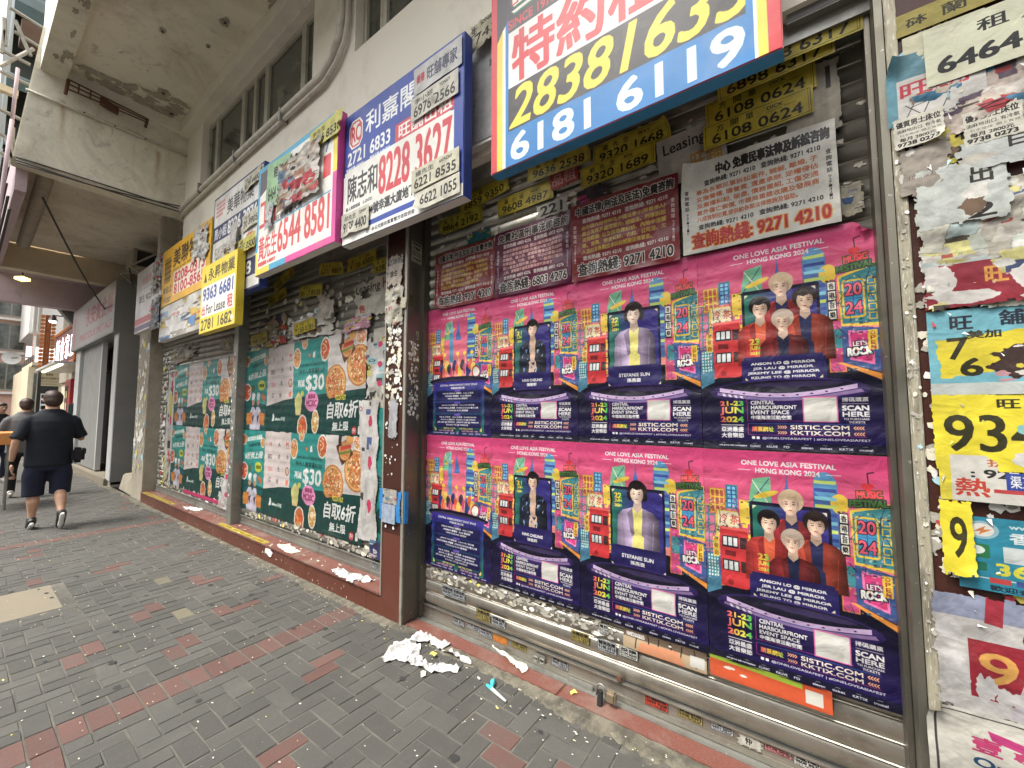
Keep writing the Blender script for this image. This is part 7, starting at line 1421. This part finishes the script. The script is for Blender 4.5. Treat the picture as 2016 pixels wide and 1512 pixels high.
def person(label, x, y, ht, pose, shirt, legs, shorts, shoe, h=1., arms=None, turn=0, hand=False):
    P = root('person', label, 'person', (x, y, 0)); s = ht/1.79; ct, st_ = math.cos(turn), math.sin(turn); kl, kr, al, ar = pose
    def V(sd, f, z): return Vector((-(f*ct-sd*st_)*s, (sd*ct+f*st_)*s, z*s))   # direction: sd to the walker's right, f forward, z up
    O = Vector((x, y, 0)); Q = lambda *a: O+V(*a)
    ring = lambda sd, f, z, rs, rf: (Q(sd, f, z), V(rs, 0, 0), V(0, rf, 0))
    g = G()
    g.rings([ring(0, 0, .84, .17*h, .14*h), ring(0, .01, 1.0, .22*h, .16*h), ring(0, .01, 1.2, .22*h, .16*h), ring(0, 0, 1.38, .21*h, .13*h), ring(0, 0, 1.47, .15*h, .10*h), ring(0, .01, 1.53, .07, .07), ring(0, .035, 1.60, .062, .066), ring(0, .045, 1.64, .055, .06)])
    g.ball(Q(0, .045, 1.665), V(.076, 0, 0), V(0, .094, 0), V(0, 0, .112)); g.ball(Q(0, .075, 1.60), V(.052, 0, 0), V(0, .056, 0), V(0, 0, .05))
    g.ball(Q(0, .145, 1.645), V(.014, 0, 0), V(0, .02, 0), V(0, 0, .024))
    for sd in (-1, 1): g.ball(Q(sd*.08, .04, 1.655), V(.014, 0, 0), V(0, .02, 0), V(0, 0, .032), 8)
    for sd, (kn, an, foot) in ((-1, kl), (1, kr)):
        l_ = lambda p, w_=.125: Q(sd*w_*h**.5, *p); cf = ((kn[0]*.6+an[0]*.4)-.025, kn[1]*.6+an[1]*.4)
        g.tube([Q(sd*.11*h, 0, .86), l_((kn[0]*.5, (.86+kn[1])/2)), l_(kn), l_(cf), l_((kn[0]*.25+an[0]*.75, kn[1]*.25+an[1]*.75)), l_(an)], [.12*h, .10*h, .068*h, .073*h, .05*h, .04*h], 12)
        g.ball(l_(kn), V(.066*h, 0, 0), V(0, .07*h, 0), V(0, 0, .08), 10); g.tube([l_(an), l_((foot[0]*.6+an[0]*.4, foot[1]*.6+an[1]*.4))], [.04, .034], 10)
    for sd, (e, w_, hd) in ((-1, al), (1, ar)):
        S_ = Q(sd*.225*h, 0, 1.41); E_ = Q(sd*e[0], e[1], e[2]); W_ = Q(sd*w_[0], w_[1], w_[2]); H_ = Q(sd*hd[0], hd[1], hd[2]); d = (H_-W_).normalized()
        g.tube([S_, S_.lerp(E_, .5), E_, E_.lerp(W_, .35), W_], [.062*h, .056*h, .047*h, .048*h, .030*h], 12); g.ball(E_, V(.046*h, 0, 0), V(0, .046*h, 0), V(0, 0, .046*h), 10)
        up = V(0, 1, 0).normalized() if abs(d.z) > .7 else Vector((0, 0, 1)); sdv = d.cross(up).normalized()
        g.ball(H_, d*.052, up*.042, sdv*.020, 10)
        for q, ln in ((-.030, .060), (-.010, .074), (.011, .070), (.031, .054)):
            b1 = H_+d*.035+up*q; g.tube([b1, b1+d*ln*.5, b1+d*ln*.9-sdv*.014*sd, b1+d*ln-sdv*.028*sd], [.0105, .010, .009, .007], 7)
        b1 = H_-d*.02+up*.032; g.tube([b1, b1+up*.028+d*.02, b1+up*.036+d*.05], [.013, .011, .009], 7)
    fuse(g, 'body', M['skin'], P, .0085, 2)
    g = G(); g.rings([ring(0, 0, .80, .275*h, .185*h), ring(0, .01, .88, .272*h, .195*h), ring(0, .02, 1.02, .272*h, .21*h), ring(0, .015, 1.15, .262*h, .20*h), ring(0, 0, 1.28, .262*h, .185*h), ring(0, -.005, 1.38, .268*h, .16*h), ring(0, 0, 1.445, .235*h, .13*h), ring(0, .005, 1.50, .16*h, .10*h), ring(0, .01, 1.54, .088, .082)], 28)
    for sd, (e, w_, hd) in ((-1, al), (1, ar)):
        S_ = Q(sd*.195*h, 0, 1.415); E_ = Q(sd*e[0], e[1], e[2]); g.tube([S_, Q(sd*.255*h, 0, 1.37), S_.lerp(E_, .6)+V(sd*.012, 0, 0), S_.lerp(E_, .92)+V(sd*.012, 0, 0)], [.085*h, .092*h, .086*h, .088*h], 16)
    fuse(g, 'shirt', shirt, P, .012, 3)
    g = G(); g.rings([ring(0, 0, .74, .22*h, .16*h), ring(0, 0, .84, .245*h, .175*h), ring(0, .01, .97, .235*h, .17*h)], 24)
    for sd, (kn, an, foot) in ((-1, kl), (1, kr)):
        l_ = lambda p, w_=.13: Q(sd*w_*h**.5, *p)
        if shorts: g.tube([Q(sd*.115*h, 0, .84), l_((kn[0]*.4, .68)), l_((kn[0]*.8, .54)), l_((kn[0]*.85, kn[1]-.07))], [.135*h, .138*h, .128*h, .125*h], 18)
        else: g.tube([Q(sd*.115*h, 0, .84), l_((kn[0]*.5, .66)), l_(kn), l_(((kn[0]+an[0])/2-.01, (kn[1]+an[1])/2)), l_((an[0], an[1]-.03))], [.125*h, .115*h, .092*h, .085*h, .078*h], 16)
    fuse(g, 'shorts' if shorts else 'trousers', legs, P, .012, 3)
    for sd, (kn, an, foot) in ((-1, kl), (1, kr)):
        l_ = lambda f, z, w_=.125: Q(sd*w_*h**.5, f, z); A = Vector((0, *an)); F_ = Vector((0, *foot)); dv = (F_-A).normalized(); nv = Vector((0, -dv.z, dv.y)); pt = lambda a, b_: l_(an[0]+dv.y*a+nv.y*b_, an[1]+dv.z*a+nv.z*b_)
        g = G(); g.tube([pt(-.065, -.052), pt(-.03, -.030), pt(.04, -.03), pt(.11, -.034), pt(.165, -.040), pt(.20, -.05)], [.034, .046, .044, .044, .040, .018], 12); g.tube([pt(-.01, -.03), pt(-.012, .022)], [.046, .048], 12)
        fuse(g, 'shoe', shoe, P, .008, 2)
        g = G(); g.tube([pt(-.075, -.072), pt(-.03, -.071), pt(.04, -.070), pt(.12, -.068), pt(.185, -.062)], [.020, .028, .025, .028, .016], 12); fuse(g, 'sole', M['shoe_white'], P, .007, 1)
    g = G(); g.ball(Q(0, .018, 1.69), V(.094, 0, 0), V(0, .108, 0), V(0, 0, .098)); g.ball(Q(0, -.015, 1.645), V(.086, 0, 0), V(0, .082, 0), V(0, 0, .085)); g.ball(Q(0, .07, 1.74), V(.075, 0, 0), V(0, .065, 0), V(0, 0, .05))
    fuse(g, 'hair', M['hair'], P, .009, 1)
    for sd in (-1, 1): G().ball(Q(sd*.032, .133, 1.672), V(.014, 0, 0), V(0, .006, 0), V(0, 0, .007), 8).build('eye', M['black'], P, smooth=True)
    G().ball(Q(0, .133, 1.60), V(.024, 0, 0), V(0, .006, 0), V(0, 0, .006), 8).build('mouth', M['red_metal'], P, smooth=True)
    return P, V
# near walker: navy T-shirt, right arm bent up, left arm hanging, right heel lifted
walk = (((.03, .49), (.02, .115), (.15, .055)), ((-.02, .50), (-.30, .20), (-.22, .085)), ((.295, -.05, 1.13), (.315, .02, .88), (.305, .05, .79)), ((.29, .07, 1.14), (.19, .27, 1.22), (.14, .33, 1.26)))
WX, WY = -8.12, .80
P1, L1 = person('heavyset man seen from behind in navy T-shirt and dark knee-length shorts', WX, WY, 1.79, walk, M['navy'], M['navy_short'], True, M['black'], .80)
wb = root('waist_bag', 'black waist bag at the right hip of the man in the navy T-shirt', 'bag', (WX+.05, WY+.27, .92)); quick('pouch', WX-.06, WX+.16, WY+.19, WY+.31, .82, 1.02, M['black_cotton'], wb, bev=.035); quick('flap', WX-.05, WX+.15, WY+.30, WY+.318, .93, 1.01, M['black_cotton'], wb, bev=.008)
w2 = (((.10, .50), (.10, .115), (.23, .055)), ((-.05, .48), (-.14, .12), (-.01, .07)), ((.28, .05, 1.17), (.20, .24, 1.08), (.16, .30, 1.08)), ((.27, .02, 1.15), (.22, .2, 1.0), (.18, .28, 1.0)))
person('man in grey T-shirt, black trousers and white shoes walking ahead', -11.3, .80, 1.75, w2, M['grey_cotton'], M['black_cotton'], False, M['shoe_white'], .78)
w3 = (((.1, .50), (.04, .115), (.17, .055)), ((0, .48), (-.12, .12), (.01, .07)), ((.30, .10, 1.2), (.26, .34, 1.15), (.24, .40, 1.15)), ((.27, .02, 1.15), (.22, .2, 1.0), (.18, .28, 1.0)))
person('person in black T-shirt at the left edge, facing the walkers', -14.2, .64, 1.70, w3, M['black_cotton'], M['navy_short'], False, M['shoe_white'], .82, turn=math.pi*.9)
tb = root('orange_board', 'orange wooden board top carried level beside the grey T-shirt man', 'board', (-10.3, .42, 1.0))
y1, z1 = atX(33, 851, -10.3); y0, z0 = atX(33, 873, -10.3); G().hexa([(-10.9, .1, z0), (-10.0, .05, z0), (-10.0, y1-.02, z0), (-10.9, y1+.05, z0), (-10.9, .1, z1), (-10.0, .05, z1), (-10.0, y1-.02, z1), (-10.9, y1+.05, z1)]).build('board_top', M['wood'], tb, bev=.008)
for xx, yy in ((-10.8, .2), (-10.1, .2), (-10.1, y1-.08)): G().tube([(xx, yy, 0.0), (xx, yy, z0)], .018, 6).build('leg', M['galv'], tb)
bpy.data.objects.remove(_TO); bpy.data.curves.remove(_TC)
